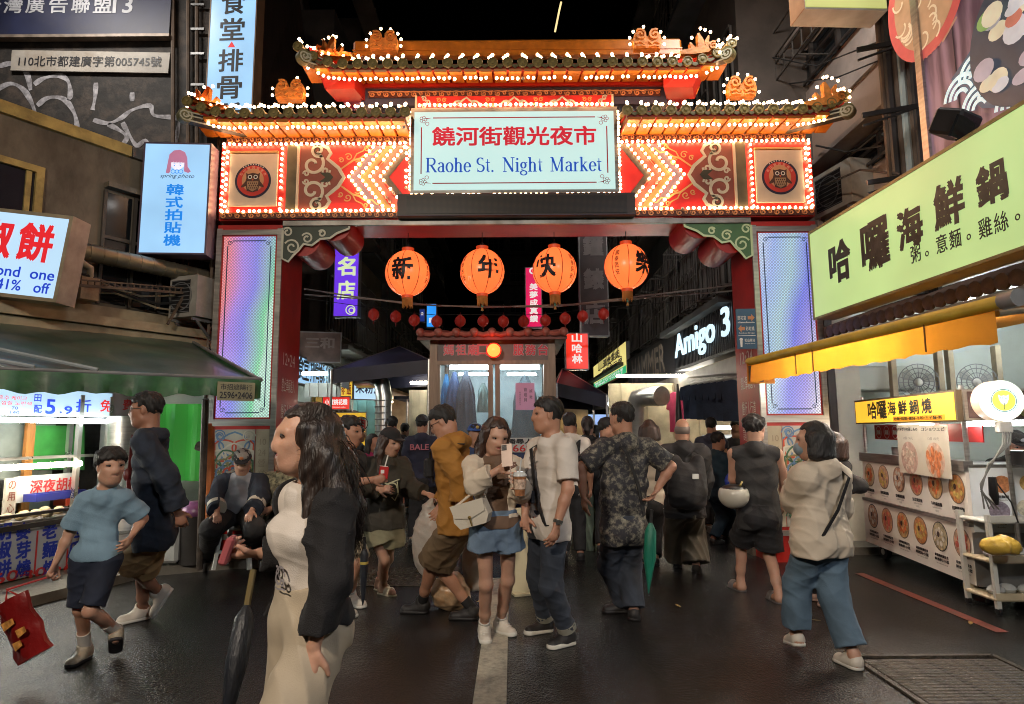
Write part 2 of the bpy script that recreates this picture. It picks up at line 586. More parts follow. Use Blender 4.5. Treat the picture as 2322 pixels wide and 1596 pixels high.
# drain grate in the road, bars and frame
IRON = mat('wet_iron',(0.06,0.05,0.038),0.25,0.1,var=0.6,scale=30,bump=.9,bscale=60,dirt=(.14,.11,.07),dirt_amt=.6,dirt_scale=9)
gr = thing('drain_grate','wet iron drain grate with raised bars set in the asphalt near the menu cart','grate',(2.7,3.8,0))
GRX0, GRX1, GRY0, GRY1 = 2.26, 3.2, 2.5, 4.5
fm = MB()
for a, b_ in(((GRX0,GRY0),(GRX0,GRY1)),((GRX1,GRY0),(GRX1,GRY1)),((GRX0,GRY1),(GRX1,GRY1)),((GRX0,GRY0),(GRX1,GRY0))):
	fm.bar((*a,.008),(*b_,.008),.035,.014)
fm.build('frame',IRON,gr)
bm_ = MB().box((0,0,0),(GRX1-GRX0-.06,.034,.012),bev=.004)
bme = bm_.mesh('bar')
bme.materials.append(IRON)
for i in range(44):
	o = link('bar',bme,None,gr,local=True)
	o.location =((GRX0+GRX1)/2-2.7,GRY0+.05+i*.0432-3.8,.008)
# checkered manhole plate between the walkers
mp = thing('manhole_cover','square checkered iron cover in the road behind the slide sandals','manhole cover',(-1.25,7.0,0))
MB().box((-1.25,7.0,.006),(1.3,.85,.012),bev=.004).build('plate',IRON,mp)
sm = MB()
for i in range(17):
	for j in range(11):
		sm.box((-1.83+i*.0725,6.66+j*.068,.014),(.05,.018,.006),rz=.8 if(i+j)%2 else-.8)
tag(sm.build('tread',IRON,mp),kind='stuff')
# litter: fallen leaves and scraps
LEAF = mat('fallen_leaf',(0.32,0.22,0.05),0.6,var=.4,scale=30)
for i,(x,y)in enumerate([(1.42,5.75),(3.55,5.2),(3.9,5.05),(3.85,4.9),(2.4,5.3),(-3.75,5.9),(-.3,5.95)]):
	rm = MB()
	a = random.random()*6
	rm.poly([(-.035,0),(-.01,.014),(.02,.016),(.04,0),(.015,-.016),(-.015,-.012)],Frame((x,y,.012),(math.cos(a),math.sin(a),.12),(-math.sin(a),math.cos(a),.1)),th=.002)
	tag(rm.build('fallen_leaf',LEAF),['yellowed scrap of leaf on the wet road beside the green umbrella tip','yellowed leaf lying on the red line by the cart','pale leaf scrap by the cart wheel','small leaf beyond the red line end','lone leaf scrap on the asphalt by the grate','bright scrap on the kerb near the stall sign','white scrap on the road behind the couple'][i],'leaf','scraps of leaf on the road')
# ================================================================== the gate
GX, GY, GYB = 0.07, 7.6, 8.36
FG = Frame((GX,GY,0),(1,0,0),(0,0,1))
def g(vx,vy):
	p = P(vx,vy,GY)
	return(p.x-GX,p.z)
gate = thing('market_gate','red and gold night market gate outlined in rows of glowing bulbs','gate',(GX,GY,0))
bulbs =[]
def bulb_row(a,b_,n,z=0.03,skip=()):
	for i in range(n):
		t = i/(n-1)if n>1 else 0
		if i in skip:
			continue
		bulbs.append(FG(a[0]+(b_[0]-a[0])*t+random.uniform(-.006,.006),a[1]+(b_[1]-a[1])*t+random.uniform(-.006,.006),z))
def both(fn):
	for s in(-1,1):
		fn(s)
# --- pillars
LEDN =[0]
def _led(N,L,b,tc,side):
	"""A dotted LED screen: two or three soft colour clouds over a fine diagonal grid."""
	src = tc.outputs['Object']
	sep = N.new('ShaderNodeSeparateXYZ'); L.new(src,sep.inputs[0])
	n1 = N.new('ShaderNodeTexNoise'); n1.inputs['Scale'].default_value = 1.1; n1.inputs['Detail'].default_value = 1
	L.new(src,n1.inputs['Vector'])
	ad = N.new('ShaderNodeMath'); ad.operation = 'MULTIPLY_ADD'; ad.inputs[1].default_value = .35
	L.new(n1.outputs['Fac'],ad.inputs[0])
	m1 = N.new('ShaderNodeMath'); m1.operation = 'MULTIPLY_ADD'
	L.new(sep.outputs['Z'],m1.inputs[0]); m1.inputs[1].default_value = .25; m1.inputs[2].default_value = -.5
	m2 = N.new('ShaderNodeMath'); m2.operation = 'MULTIPLY_ADD'
	L.new(sep.outputs['X'],m2.inputs[0]); m2.inputs[1].default_value = 1.0; m2.inputs[2].default_value = 0
	s1 = N.new('ShaderNodeMath'); s1.operation = 'ADD'
	L.new(m1.outputs[0],s1.inputs[0]); L.new(m2.outputs[0],s1.inputs[1])
	L.new(s1.outputs[0],ad.inputs[2])
	cr = N.new('ShaderNodeValToRGB')
	els = cr.color_ramp.elements
	if side<0:
		m2.inputs[2].default_value = 3.62; m2.inputs[1].default_value = 1.0
		m1.inputs[1].default_value = -.12; m1.inputs[2].default_value = .42
		stops =[(0.0,(1,.6,.66)),(.3,(1,.10,.13)),(.5,(.40,.15,1)),(.68,(.13,.13,1)),(.8,(.2,.4,.7)),(.95,(.06,.75,.30)),(1,(.5,.9,.7))]
	else:
		m2.inputs[2].default_value = -2.4; m2.inputs[1].default_value = .8
		m1.inputs[1].default_value = -.2; m1.inputs[2].default_value = .7
		stops =[(0.0,(.75,.88,.95)),(.3,(.20,.42,1)),(.5,(.34,.66,.78)),(.66,(.03,.10,1)),(.82,(.30,.26,1)),(1,(.8,.8,1))]
	stops =[(a_,tuple(.84*q+.16 for q in c_))for a_,c_ in stops]
	els[0].position, els[0].color = stops[0][0],(*stops[0][1],1)
	els[1].position, els[1].color = stops[-1][0],(*stops[-1][1],1)
	for p_, c_ in stops[1:-1]:
		e = els.new(p_); e.color =(*c_,1)
	L.new(ad.outputs[0],cr.inputs['Fac'])
	mp_ = N.new('ShaderNodeMapping'); mp_.inputs['Rotation'].default_value =(0,R(45),0); mp_.inputs['Scale'].default_value =(38,38,38)
	L.new(src,mp_.inputs['Vector'])
	vo = N.new('ShaderNodeSeparateXYZ'); L.new(mp_.outputs[0],vo.inputs[0])
	fx = N.new('ShaderNodeMath'); fx.operation = 'PINGPONG'; fx.inputs[1].default_value = .5; L.new(vo.outputs['X'],fx.inputs[0])
	fz = N.new('ShaderNodeMath'); fz.operation = 'PINGPONG'; fz.inputs[1].default_value = .5; L.new(vo.outputs['Z'],fz.inputs[0])
	mn = N.new('ShaderNodeMath'); mn.operation = 'MINIMUM'; L.new(fx.outputs[0],mn.inputs[0]); L.new(fz.outputs[0],mn.inputs[1])
	st = N.new('ShaderNodeMapRange'); st.inputs['From Min'].default_value = .08; st.inputs['From Max'].default_value = .2
	st.inputs['To Min'].default_value = .30; st.inputs['To Max'].default_value = .95
	L.new(mn.outputs[0],st.inputs['Value'])
	L.new(cr.outputs['Color'],b.inputs['Emission Color'])
	L.new(st.outputs['Result'],b.inputs['Emission Strength'])
	b.inputs['Base Color'].default_value =(.2,.2,.22,1)
LOTUS_COLS =[mat('lotus_blue',(.12,.22,.38),.5),mat('lotus_red',(.55,.07,.03),.5),mat('lotus_white',(.55,.52,.42),.5),mat('lotus_green',(.05,.13,.07),.5),mat('lotus_olive',(.22,.2,.08),.5)]
def pillar(s):
	side = -1 if s<0 else 1
	p = MB()
	x0, x1 = 2.87, 3.66
	p.box((GX+s*(x0+x1)/2,(GY+GYB)/2,2.02),(x1-x0,GYB-GY,4.06))
	po = p.build('pillar',RED,gate)
	fr = MB()
	for xa, xb in((2.865,2.925),(3.6,3.665)):
		FG.box(fr,s*xa,s*xb,0.0,4.0,-.01,.02)
	for za, zb in((1.6,1.68),(3.92,3.985),(.3,.36)):
		FG.box(fr,s*2.925,s*3.6,za,zb,-.01,.022)
	fr.build('steel_trim',STEEL,po)
	sc = MB()
	FG.box(sc,s*2.95,s*3.575,1.7,3.9,-.005,.014)
	sc.build('led_screen',nodemat('led_%s'%('warm' if s<0 else 'cool'),lambda N,L,b,tc:_led(N,L,b,tc,s),.3),po)
	bd = MB()
	for a, b_ in(((3.0,1.82),(3.0,3.78)),((3.525,1.82),(3.525,3.78)),((3.06,1.755),(3.465,1.755)),((3.06,3.845),(3.465,3.845))):
		bd.ribbon([(s*a[0],a[1]),(s*b_[0],b_[1])],.013,FG,.018)
	for cx, cz in((3.03,1.785),(3.5,1.785),(3.03,3.815),(3.5,3.815)):
		bd.ribbon([(s*cx+a_,cz+b_)for a_,b_ in spiral(0,0,.032,.008,0,1.3,14)],.008,FG,.018)
	bd.build('border_line',mat('led_border',(.02,.05,.12),.5),po)
	tl = MB()
	lx = 3.05 if s<0 else 3.04
	a0, a1 =(3.1,3.575)if s<0 else(3.1,3.575)
	FG.box(tl,s*a0,s*a1,.4,1.56,-.005,.012)
	tile = tl.build('lotus_tile',mat('lotus_ground',(.46,.44,.36),.45,var=.15),po)
	cx, cz = s*(a0+a1)/2, 1.0
	hw =(a1-a0)/2
	for k, rad in enumerate((.53,.47,.40,.34,.27,.21,.14,.08)):
		pm_ = MB()
		for j in range(8):
			aa = 2*PI*j/8+(.39 if k%2 else 0)
			pts =[]
			for q in range(13):
				t = q/12
				wid = math.sin(PI*t)**.7*.17*rad/.5
				pts.append((t,wid))
			poly =[(math.cos(aa)*(rad*(.45+.55*t))-math.sin(aa)*w,math.sin(aa)*(rad*(.45+.55*t))+math.cos(aa)*w)for t,w in pts]
			poly+=[(math.cos(aa)*(rad*(.45+.55*t))+math.sin(aa)*w,math.sin(aa)*(rad*(.45+.55*t))-math.cos(aa)*w)for t,w in reversed(pts)]
			poly =[(max(-hw+.01,min(hw-.01,px_)),pz_)for px_,pz_ in poly]
			pm_.ribbon([(cx+px_,cz+pz_)for px_,pz_ in poly],.020,FG,.016+.0012*k)
		pm_.build('petal_pattern',LOTUS_COLS[k%5],tile)
	for qx, qz in((-1,-1),(1,-1),(-1,1),(1,1)):
		pm_ = MB()
		for rr in(.05,.085):
			pm_.ribbon([(cx+qx*(hw-.07)+a_,cz+qz*.48+b_)for a_,b_ in spiral(0,0,rr,.015,0,1.5,16,qx)],.014,FG,.026)
		pm_.build('scroll',LOTUS_COLS[(qx+qz)%5],tile)
	tp = MB()
	FG.box(tp,s*2.93,s*3.09,.4,1.56,-.005,.010)
	tpo = tp.build('text_plate',mat('faded_plate',(.42,.36,.25),.6,var=.15),po)
	text('10\n24\n營\n業\n時\n間',FG,s*3.01,1.1,.09,.7,mat('faded_ink',(.28,.23,.16),.7),tpo,z=.013,line=1.2)
	u =(0,1,0)if s<0 else(0,-1,0)
	fi = Frame((GX+s*2.87,GY+.38,0),u,(0,0,1))
	wt = mat('white_lettering',(.8,.7,.62),.5)
	z0 = 2.42
	text('12•24',fi,0.0,z0,.42,.15,wt,po,z=.004)
	for k, line_ in enumerate(('禁止車輛進入','慢行人行道','請勿停車')):
		text(line_,fi,0.0,z0-.32-k*.32,.46,.17,wt,po,z=.004)
both(pillar)
# --- the lintel beam: red soffit, frieze face
b1 = MB().box((GX,(GY+GYB)/2,4.6),(7.32,GYB-GY,.98))
b1.build('beam',RED,gate)
tr = MB()
FG.box(tr,-2.86,2.86,4.03,4.09,-.02,.03)
tr.build('steel_trim',DSTEEL,gate)
# rounded timber brackets in the upper corners of the opening, and their painted cloud boards
def bracket(s):
	for k,(xa,za,r_)in enumerate(((2.62,3.86,.2),(2.24,4.05,.2))):
		m_ = MB().tube([(GX+s*xa,GY+.03,za),(GX+s*xa,GYB-.03,za)],r_,20)
		m_.build('corner_bracket',RED,gate,smooth=True)
	br = MB()
	pts =[(2.86,4.0),(2.86,3.62),(2.78,3.58),(2.72,3.66),(2.66,3.72),(2.6,3.8),(2.5,3.78),(2.4,3.86),(2.28,3.87),(2.2,3.93),(2.05,3.99),(2.05,4.02),(2.86,4.02)]
	br.poly([(s*x,z)for x,z in pts],FG,.02,.03)
	bo = br.build('cloud_board',mat('cloud_dark',(.03,.045,.03),.45)if s<0 else mat('cloud_green',(.05,.13,.05),.45),gate)
	ln = MB()
	ln.ribbon([(s*x,z)for x,z in pts[:-1]],.028,FG,.026)
	for(cx,cz,r0,t)in((2.74,3.76,.1,1.4),(2.56,3.87,.07,1.3),(2.8,3.95,.06,1.2),(2.38,3.93,.045,1.2)):
		ln.ribbon(spiral(s*cx,cz,r0,.02,.5,t,18,s),.022,FG,.026)
	ln.build('cloud_line',PALEG if s<0 else mat('cloud_line_green',(.45,.55,.32),.45),bo)
both(bracket)
# --- scroll strips: one carved block, repeated
def scroll_block():
	m_ = MB()
	fr = Frame((0,0,0),(1,0,0),(0,0,1))
	fr.box(m_,-.083,.083,-.036,.036,-.01,.006)
	m_.ribbon(spiral(-.03,0,.034,.006,2.6,1.25,12),.013,fr,.02,.016)
	m_.ribbon(spiral(.048,.004,.028,.006,.5,1.1,10,-1),.012,fr,.02,.016)
	m_.ribbon([(-.083,.03),(-.03,.038),(.02,.03),(.083,.036)],.012,fr,.018,.014)
	me = m_.mesh('scroll_block')
	me.materials.append(mat('scroll_ground',(.09,.022,.012),.5,var=.3)); me.materials.append(SCRL)
	for i, p in enumerate(me.polygons):
		p.material_index = 0 if i<6 else 1
	return me
SB = scroll_block()
def scroll_strip(x0,x1,z,zoff=.03):
	n = round((x1-x0)/.172)
	for i in range(n):
		o = link('scroll_block',SB,None,gate)
		o.location = FG(x0+(i+.5)*(x1-x0)/n,z,zoff)
		o.scale =((x1-x0)/n/.168,1,1)
zb = 4.155
scroll_strip(-3.64,-1.42,zb)
scroll_strip(1.42,3.64,zb)
zt = 5.125
scroll_strip(-3.6,-1.3,zt)
scroll_strip(1.3,3.6,zt)
# --- frieze panels
def frieze(s):
	z0, z1 = 4.21, 5.07
	m_ = MB()
	FG.box(m_,s*1.27,s*2.87,z0,z1,0,.012)
	fo = m_.build('frieze_panel',REDF,gate)
	m_ = MB(); FG.box(m_,s*2.72,s*2.84,z0,z1,.012,.03); m_.build('upright_bar',mat('olive_bar',(.13,.11,.06),.4,var=.25),fo)
	m_ = MB(); FG.box(m_,s*2.685,s*2.715,z0,z1,.012,.034); m_.build('cream_line',CREAM,fo)
	zc = 4.645
	cl = MB()
	half =[(2.68,.43),(2.55,.43),(2.42,.42),(2.34,.38),(2.30,.31),(2.34,.24),(2.27,.18),(2.2,.12),(2.16,.05),(2.13,0)]
	outline = half+[(x,-z)for x,z in reversed(half[:-1])]
	cl.poly([(s*x,zc+z)for x,z in outline],FG,.016,.006)
	cl.build('cloud_scroll',BROWNP,fo)
	w = MB()
	w.ribbon([(s*x,zc+z)for x,z in outline[1:-1]],.042,FG,.024,.01)
	for q in(-1,1):
		w.ribbon([(s*(2.52+a_),zc+q*(.17+b_))for a_,b_ in spiral(0,0,.15,.035,1.9,1.15,22)],.036,FG,.024,.01)
		w.ribbon([(s*(2.46+a_),zc+q*(.35+b_))for a_,b_ in spiral(0,0,.09,.025,4.0,1.2,18)],.03,FG,.024,.01)
		w.ribbon([(s*(2.36+a_),zc+q*(.085+b_))for a_,b_ in spiral(0,0,.055,.015,3.0,1.2,14)],.024,FG,.024,.01)
		w.ribbon([(s*(2.6+a_),zc+q*(.05+b_))for a_,b_ in spiral(0,0,.04,.01,0,1.2,14)],.018,FG,.024,.01)
	w.build('cloud_line',PALEG,fo)
	k_ = MB()
	k_.poly([(s*x,zc+z)for x,z in((2.43,.06),(2.36,.0),(2.43,-.06),(2.31,-.06),(2.26,0),(2.31,.06))],FG,.027)
	for q in(-1,1):
		k_.ribbon([(s*(2.46+a_),zc+q*(.35+b_))for a_,b_ in spiral(0,0,.055,.015,4.0,1.0,14)],.014,FG,.028)
	k_.build('dark_line',mat('scroll_dark',(.03,.035,.02),.4),fo)
	v_ = MB()
	for q in(-1,1):
		v_.ribbon([(s*x,zc+q*z)for x,z in((2.18,.10),(2.1,.16),(2.02,.22),(1.94,.24),(1.86,.3),(1.78,.29),(1.72,.35),(1.66,.34))],[.02,.022,.026,.026,.022,.02,.016,.006],FG,.02)
		v_.ribbon([(s*x,zc+q*z)for x,z in((2.02,.22),(1.98,.3),(1.9,.34),(1.86,.4),(1.78,.41))],.016,FG,.021)
		for cx, cz, rr in((2.08,.26,.05),(1.95,.165,.05),(2.17,.22,.035),(1.86,.36,.03)):
			v_.ribbon([(s*(cx+a_),zc+q*(cz+b_))for a_,b_ in spiral(0,0,rr,.01,.6,1.2,14)],.014,FG,.021)
	v_.build('vine_line',GLD,fo)
	cols =[mat('chev_grey',(.14,.10,.13),.4),mat('chev_olive',(.26,.17,.06),.4),mat('chev_salmon',(.45,.10,.07),.4),mat('chev_dark',(.09,.07,.05),.4)]
	tipx =[2.065,1.935,1.805,1.675]
	dx = .315
	for k in range(4):
		t = tipx[k]
		c_ = MB()
		c_.poly([(s*(t-.012),zc),(s*(t-dx-.012),z1-.02),(s*(t-dx-.10),z1-.02),(s*(t-.10),zc),(s*(t-dx-.10),z0+.02),(s*(t-dx-.012),z0+.02)],FG,.017)
		c_.build('chevron',cols[k],fo)
		c_ = MB()
		c_.ribbon([(s*(t-dx),z1-.02),(s*t,zc),(s*(t-dx),z0+.02)],.012,FG,.03,.012)
		c_.build('chevron_edge',mat('chev_edge',(.7,.25,.14),.4),fo)
		for q in(-1,1):
			n = 8
			for i in range(n):
				if q>0 and i==0:
					continue
				if(k,q,i)in((3,-1,2),(3,-1,6),(2,1,3)):
					continue
				tt = i/(n-.4)
				bulbs.append(FG(s*(t-dx*tt),zc+q*.41*tt,.045))
	e_ = MB(); FG.box(e_,s*2.87,s*3.66,z0,z1,0,.012); eo = e_.build('end_panel',RED,gate)
	e_ = MB(); FG.box(e_,s*2.95,s*3.54,4.28,4.95,.012,.035); bo = e_.build('emblem_board',mat('emblem_board',(.60,.50,.38),.45,var=.08),eo)
	e_ = MB(); FG.box(e_,s*2.95,s*3.54,4.96,4.985,.012,.045); e_.build('gold_strip',GLD,eo)
	cx, cz = s*3.245, 4.60
	D = MB(); D.disc(cx,cz,.222,FG,.040,40,.004); em = D.build('emblem',mat('emblem_navy',(.018,.02,.05),.4),eo)
	D = MB(); D.disc(cx,cz,.195,FG,.042,40); D.build('emblem_field',mat('emblem_red',(.55,.05,.035),.4),em)
	D = MB(); D.disc(cx,cz+.005,.135,FG,.044,32,ry=.15); D.build('emblem_moon',mat('emblem_tan',(.55,.30,.15),.4),em)
	D = MB()
	for a in range(9):
		D.disc(cx+.209*math.cos(R(55+a*8.75)),cz+.209*math.sin(R(55+a*8.75)),.008,FG,.044,6)
	D.build('emblem_dots',WHITEP,em)
	OW = mat('owl_brown',(.07,.028,.018),.5,var=.4,scale=40)
	D = MB()
	D.poly([(cx+x,cz+z)for x,z in((-.085,.10),(-.06,.085),(0,.10),(.06,.085),(.085,.10),(.08,.03),(.09,-.01),(.14,-.07),(.135,-.09),(.08,-.07),(.07,-.13),(0,-.15),(-.07,-.13),(-.08,-.07),(-.135,-.09),(-.14,-.07),(-.09,-.01),(-.08,.03))],FG,.046)
	D.build('owl',OW,em)
	D = MB()
	D.poly([(cx+x,cz+z)for x,z in((-.07,-.01),(.07,-.01),(.065,-.1),(0,-.14),(-.065,-.1))],FG,.0475)
	D.build('owl_chest',mat('owl_chest',(.34,.22,.12),.5),em)
	D = MB()
	for r_ in range(3):
		for c_ in range(-2,3):
			D.disc(cx+c_*.025+(.012 if r_%2 else 0),cz-.035-r_*.03,.007,FG,.049,6,ry=.011)
	D.build('owl_feather',OW,em)
	D = MB()
	for q in(-1,1):
		D.disc(cx+q*.035,cz+.045,.030,FG,.0485,16)
	D.build('owl_eye',WHITEP,em)
	D = MB()
	for q in(-1,1):
		D.disc(cx+q*.035,cz+.045,.016,FG,.050,12)
		D.ring(cx+q*.035,cz+.045,.03,.006,FG,.0495,16)
	D.build('owl_pupil',BLK,em)
	D = MB(); D.poly([(cx-.014,cz+.022),(cx+.014,cz+.022),(cx,cz-.004)],FG,.0505); D.build('owl_beak',mat('owl_beak',(.6,.12,.03),.4),em)
	for k, ch in enumerate('松山饒河街夜市'):
		a = R(150-k*20)
		text(ch,FG,cx+.168*math.cos(a),cz+.168*math.sin(a),.034,.034,mat('emblem_ink',(.75,.5,.35),.5),em,z=.0445,rot=a-PI/2)
	bulb_row((s*3.62,z0+.02),(s*3.62,z1-.03),12,.04)
	bulb_row((s*3.57,z0+.06),(s*3.57,z1-.10),11,.05,skip=(2,7))
	bulb_row((s*2.90,z0+.02),(s*2.90,z1-.05),12,.04,skip=(3,)if s<0 else())
	bulb_row((s*3.62,z1+.0),(s*1.31,z1+.0),37,.05)
	bulb_row((s*3.60,z0-.0),(s*1.44,z0-.0),34,.05,skip=(2,10)if s<0 else(25,))
both(frieze)
# --- name sign
sx0, sz0 = g(935,432)
sx1, sz1 = g(1400,262)
m_ = MB()
FG.box(m_,-1.30,1.25,4.40,5.50,0,.10)
sg = m_.build('name_sign',STEEL,gate)
m_ = MB(); FG.box(m_,-1.255,1.205,4.44,5.44,.10,.112)
m_.build('lit_face',glow('sign_face',(.56,.84,.80),.88,(.2,.22,.21),var=.06,scale=.9),sg)
cx = -.025
m_ = MB()
INK = mat('sign_red_ink',(.42,.015,.03),.4)
for q in(-1,1):
	m_.ribbon([(cx-1.0,4.94+q*.42),(cx+1.0,4.94+q*.42)],.014,FG,.116)
	m_.ribbon([(cx+q*1.14,4.94-.30),(cx+q*1.14,4.94+.30)],.014,FG,.116)
	for w in(-1,1):
		x_, z_ = cx+q*1.12, 4.94+w*.4
		for a in range(5):
			m_.ring(x_+.028*math.cos(a*1.257),z_+.028*math.sin(a*1.257),.018,.006,FG,.116,8)
		m_.ring(x_-q*.05,z_-w*.055,.022,.006,FG,.116,10)
		m_.ribbon([(x_-q*.03,z_+w*.01),(x_-q*.1,z_+w*.02)],[.014,.002],FG,.116)
m_.build('border_line',INK,sg)
text('饒河街觀光夜市',FG,cx,5.12,2.02,.25,glow('sign_red',(.62,.02,.045),.55,(.5,.02,.03)),sg,bold=.022,z=.117)
# serif capitals and small letters for the English line, drawn as strokes
BLUE = glow('sign_blue',(.005,.075,.5),.6,(.02,.08,.4))
def serif_word(word,fr,x,y,hgt,m,parent,z):
	"""Bracketed serif letters built from thick uprights, thin joins and serifs; returns the end."""
	k, T, t = hgt, .13, .055
	xh = .68
	for ch in word:
		b_ = MB()
		def st(pts,w):
			b_.ribbon([(x+px_*k,y+py_*k)for px_,py_ in pts],[q*k for q in w]if isinstance(w,(list,tuple))else w*k,fr,z)
		def arc(cx_,cy_,rx,ry,a0,a1,wmax=T,wmin=t,n=14):
			pts, ws =[],[]
			for i in range(n+1):
				a = R(a0+(a1-a0)*i/n)
				pts.append((cx_+rx*math.cos(a),cy_+ry*math.sin(a)))
				ws.append(wmin+(wmax-wmin)*abs(math.cos(a))**1.3)
			st(pts,ws)
		def foot(cx_,cy_=.025,w=.28):
			st([(cx_-w/2,cy_),(cx_+w/2,cy_)],t)
		adv = .5
		if ch=='R':
			st([(.15,0),(.15,1)],T); foot(.15); foot(.15,.975)
			st([(.15,.975),(.4,.975)],t); st([(.15,.5),(.4,.5)],t); arc(.4,.735,.2,.24,-90,90)
			st([(.36,.5),(.66,.02)],T); foot(.68,.025,.16); adv = .78
		elif ch=='S':
			arc(.3,.74,.2,.235,40,270); arc(.3,.26,.22,.235,90,-140); st([(.47,.99),(.47,.76)],.03); st([(.1,.25),(.1,.0)],.03); adv = .6
		elif ch=='N':
			st([(.15,0),(.15,1)],t); st([(.13,.97),(.67,.03)],T*1.1); st([(.67,0),(.67,1)],t); foot(.15,w=.24); foot(.1,.975,.2); foot(.67,.975,.26); adv = .84
		elif ch=='M':
			st([(.14,0),(.16,1)],t); st([(.16,.97),(.46,.06)],T); st([(.46,.03),(.76,.97)],t); st([(.78,0),(.78,1)],T); foot(.14,w=.22); foot(.79,w=.26); foot(.12,.975,.18); foot(.82,.975,.2); adv = 1.0
		elif ch=='a':
			arc(.23,.49,.15,.17,160,0); st([(.38,.5),(.38,.08),(.43,.02),(.5,.06)],[T,T,.08,.03]); arc(.23,.2,.16,.18,100,340,T*.9); st([(.2,.38),(.38,.42)],t); adv = .53
		elif ch=='o':
			arc(.27,.34,.2,.32,0,360,n=22); adv = .56
		elif ch=='e':
			arc(.27,.34,.19,.32,0,325,n=20); st([(.1,.36),(.46,.36)],t); adv = .52
		elif ch=='h':
			st([(.14,0),(.14,1)],T); foot(.14,w=.26); foot(.09,.975,.16); arc(.3,.46,.16,.2,170,0,T*.9); st([(.45,.48),(.45,0)],T); foot(.45,w=.26); adv = .62
		elif ch=='t':
			st([(.17,.9),(.17,.12),(.22,.03),(.33,.06)],[.04,T,.09,.03]); st([(.04,.66),(.33,.66)],t); adv = .37
		elif ch=='.':
			b_.disc(x+.12*k,y+.06*k,.075*k,fr,z,10); adv = .3
		elif ch=='i':
			st([(.14,0),(.14,.66)],T); foot(.14,w=.26); foot(.09,.64,.14); b_.disc(x+.14*k,y+.88*k,.075*k,fr,z,10); adv = .3
		elif ch=='g':
			arc(.24,.45,.15,.2,0,360,n=18); arc(.25,-.08,.2,.15,0,360,T*.8,n=18); st([(.16,.27),(.12,.15),(.3,.08)],t); st([(.36,.6),(.5,.64)],t); adv = .54
		elif ch=='r':
			st([(.14,0),(.14,.66)],T); foot(.14,w=.28); foot(.09,.64,.14); st([(.16,.45),(.26,.62),(.36,.62)],[.04,.06,.1]); adv = .42
		elif ch=='k':
			st([(.14,0),(.14,1)],T); foot(.14,w=.26); foot(.09,.975,.14); st([(.14,.28),(.4,.63)],t); st([(.24,.4),(.47,.03)],T); foot(.42,.64,.2); foot(.5,.025,.16); adv = .6
		if b_.v:
			b_.build('letter',m,parent)
		x+=adv*k
	return x
xw = cx-1.06
for wd, x0 in(('Raohe',-1.085),('St.',-.47),('Night',-.145),('Market',.435)):
	serif_word(wd,FG,cx+x0,4.66,.185,BLUE,sg,.117)
bulb_row((-1.31,4.46),(-1.31,5.46),21,.06)
bulb_row((1.27,4.46),(1.27,5.46),21,.06)
bulb_row((-1.36,4.50),(-1.36,5.4),13,.02,skip=(4,9))
bulb_row((-1.29,4.405),(1.26,4.405),41,.075,skip=(3,5,6,14,15,27))
# --- dark LED board below it
m_ = MB(); FG.box(m_,-1.44,1.43,4.09,4.37,0,.16)
lb = m_.build('message_board',mat('board_case',(.03,.018,.014),.4),gate)
m_ = MB(); FG.box(m_,-1.33,1.33,4.12,4.34,.16,.168)
def _offled(N,L,b,tc):
	mp_ = N.new('ShaderNodeMapping'); mp_.inputs['Scale'].default_value =(70,70,70); L.new(tc.outputs['Object'],mp_.inputs[0])
	ch = N.new('ShaderNodeTexVoronoi'); ch.inputs['Randomness'].default_value = 0; ch.inputs['Scale'].default_value = 1; L.new(mp_.outputs[0],ch.inputs['Vector'])
	cr = N.new('ShaderNodeValToRGB'); cr.color_ramp.elements[0].color =(.05,.032,.018,1); cr.color_ramp.elements[1].color =(.008,.006,.005,1)
	cr.color_ramp.elements[0].position = .2; cr.color_ramp.elements[1].position = .45
	L.new(ch.outputs['Distance'],cr.inputs[0]); L.new(cr.outputs[0],b.inputs['Base Color'])
m_.build('screen',nodemat('off_led',_offled,.35),lb)
m_ = MB(); FG.box(m_,-1.44,1.43,4.0915,4.098,.16,.18); m_.build('ledge',NAVY,lb)
# --- upper box and its ornament
m_ = MB().box((GX-.02,GY+.3,5.78),(3.86,.56,.36))
m_.build('upper_box',NAVY,gate)
scroll_strip(-1.86,1.82,5.73,-.0)
m_ = MB(); FG.box(m_,-1.24,1.2,5.52,5.685,-.05,.04); cb = m_.build('cloud_panel',REDF,gate)
m_ = MB()
FG.box(m_,-1.26,-1.235,5.52,5.69,-.05,.055); FG.box(m_,1.195,1.22,5.52,5.69,-.05,.055)
m_.build('cream_post',CREAM,cb)
w = MB()
for cx_ in(-.62,-.02,.58):
	pts =[]
	for i in range(17):
		t = -1+i/8
		pts.append((cx_+t*.27,5.53+.12*(1-abs(t))**.8+.015*math.cos(t*14)))
	w.ribbon(pts,.02,FG,.05,.008)
	for q in(-1,1):
		w.ribbon(spiral(cx_+q*.09,5.575,.035,.01,1,1.2,12,q),.013,FG,.05,.008)
for q in(-1,1):
	for j in range(3):
		w.ribbon(spiral(-.02+q*(1.13-(j%2)*.05),5.55+j*.05,.035,.008,.5,1.2,12,q),.014,FG,.05,.008)
w.build('cloud_line',PALEG,cb)
w = MB()
for cx_ in(-.32,.28,-.93,.89):
	for q in(-1,1):
		w.ribbon(spiral(cx_+q*.035,5.63,.03,.008,.5,1.3,12,q),.012,FG,.05)
		w.ribbon(spiral(cx_+q*.04,5.56,.025,.008,.5,1.2,10,q),.010,FG,.05)
w.build('vine_line',GLD,cb)
bulb_row((-1.2,5.56),(1.2,5.56),39,.06)
